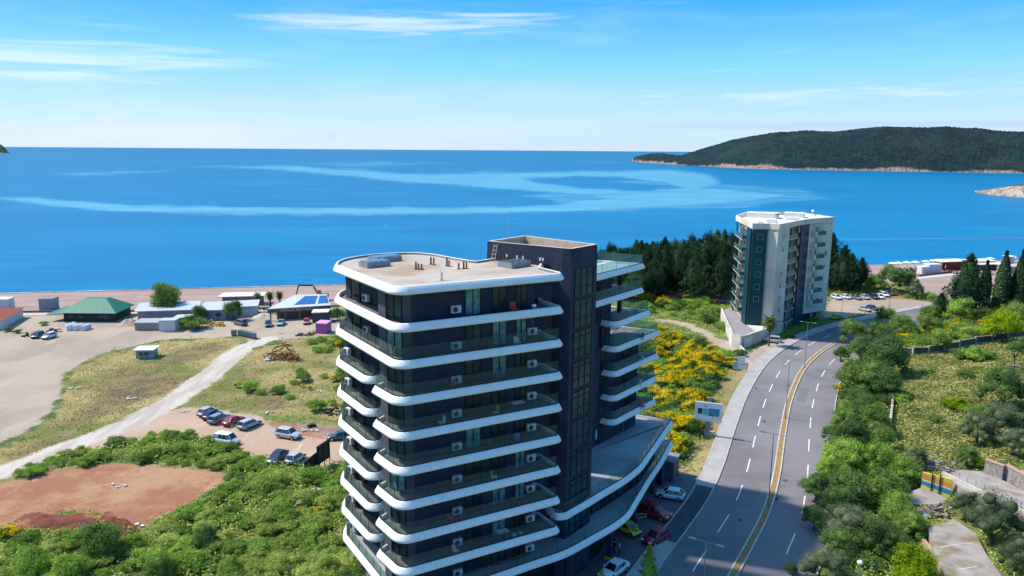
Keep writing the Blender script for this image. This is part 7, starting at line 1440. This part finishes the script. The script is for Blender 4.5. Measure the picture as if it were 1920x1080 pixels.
lpx = [((1762, 1026), (1794, 1021)), ((1797, 1020), (1824, 1018)), ((1796, 1068), (1832, 1062)), ((1778, 983), (1788, 981))]; pvz = max(gat(*p)[2] for p in [(1740, 990), (1788, 973), (1830, 1000), (1850, 1040), (1900, 1110), (1785, 1110), (1752, 1035)]) + .12; m_ = MB()
for a_, b_ in lpx: A = at(*a_, CZ - pvz); B = at(*b_, CZ - pvz); m_.wallseg(A, B, pvz + .002, pvz + .012, .16)
tag(m_.build('parking_line', mat('old_paint', (.55, .53, .50), (.38, .34, .31), 3, .9, coords='World')), kind='structure')
# stone wall at the right edge
SW = [(1846, 886), (1880, 899), (1884, 897), (1935, 925)]; sm = mat('stone_masonry', (.34, .30, .27), (.20, .18, .16), 2.2, .95, coords='World', bump=.8, bscale=4); capm = mat('pink_coping', (.48, .30, .22), (.40, .26, .2), 1, .9, coords='World'); SWW = [at(*p, CZ - zt1) for p in SW]; st = thing('stone_wall', 'rough stone wall with a pinkish coping behind the empty terrace', 'wall', (*SWW[0], zt1))
for a_, b_ in ((0, 1), (2, 3)): MB().wallseg(SWW[a_], SWW[b_], zt1 - .6, zt1 + 1.75, .4).build('masonry', sm, st); MB().wallseg(SWW[a_], SWW[b_], zt1 + 1.752, zt1 + 1.9, .55).build('coping', capm, st)
a_, b_ = gat(1719, 1010), gat(1750, 1042); m_ = MB(); m_.wallseg(a_, b_, a_[2] - .6, a_[2] + .8, .35); tag(m_.build('tan_wall', mat('tan_wall', (.46, .32, .18), (.36, .26, .17), 1, .95, coords='World')), 'short tan wall beside the cracked parking', 'wall')
rubble('broken_boards', 'heap of broken grey boards behind the painted wall', 'debris', 1765, 877, 5.0, 3.2, 1.2, 40, [mat('grey_board', (.24, .20, .18), rough=.95), mat('grey_board2', (.33, .28, .25), rough=.95)], 51, True)
rubble('broken_boards', 'heap of rubbish and dark boards below the small court', 'debris', 1762, 962, 4.2, 2.2, .9, 46, [mat('rub1', (.16, .12, .10), rough=.95), mat('rub2', (.34, .27, .24), rough=.95), mat('rub3', (.25, .2, .18), rough=.95)], 52, True)
rubble('blue_bag', 'small blue and white bag lying on the rubbish heap', 'bag', 1738, 969, .7, .5, .4, 4, [mat('bag_blue', (.15, .3, .6), rough=.6), mat_wh], 53)
bn = gat(1900, 692); b_ = thing('bench', 'old wooden picnic bench under the umbrella shaped pine', 'bench', bn, -.4); MB().box((0, 0, .72), (2.2, .8, .07)).build('table_top', mat('old_wood', (.26, .2, .16), rough=.9), b_, world=False); MB().box((0, -.8, .42), (2.2, .3, .06)).build('seat', bpy.data.materials['old_wood'], b_, world=False); MB().box((0, .8, .42), (2.2, .3, .06)).build('seat', bpy.data.materials['old_wood'], b_, world=False)
for s_ in (-.8, .8): MB().box((s_, 0, .35), (.1, 1.7, .08)).box((s_, 0, .35), (.12, .12, .7)).build('leg', bpy.data.materials['old_wood'], b_, world=False)
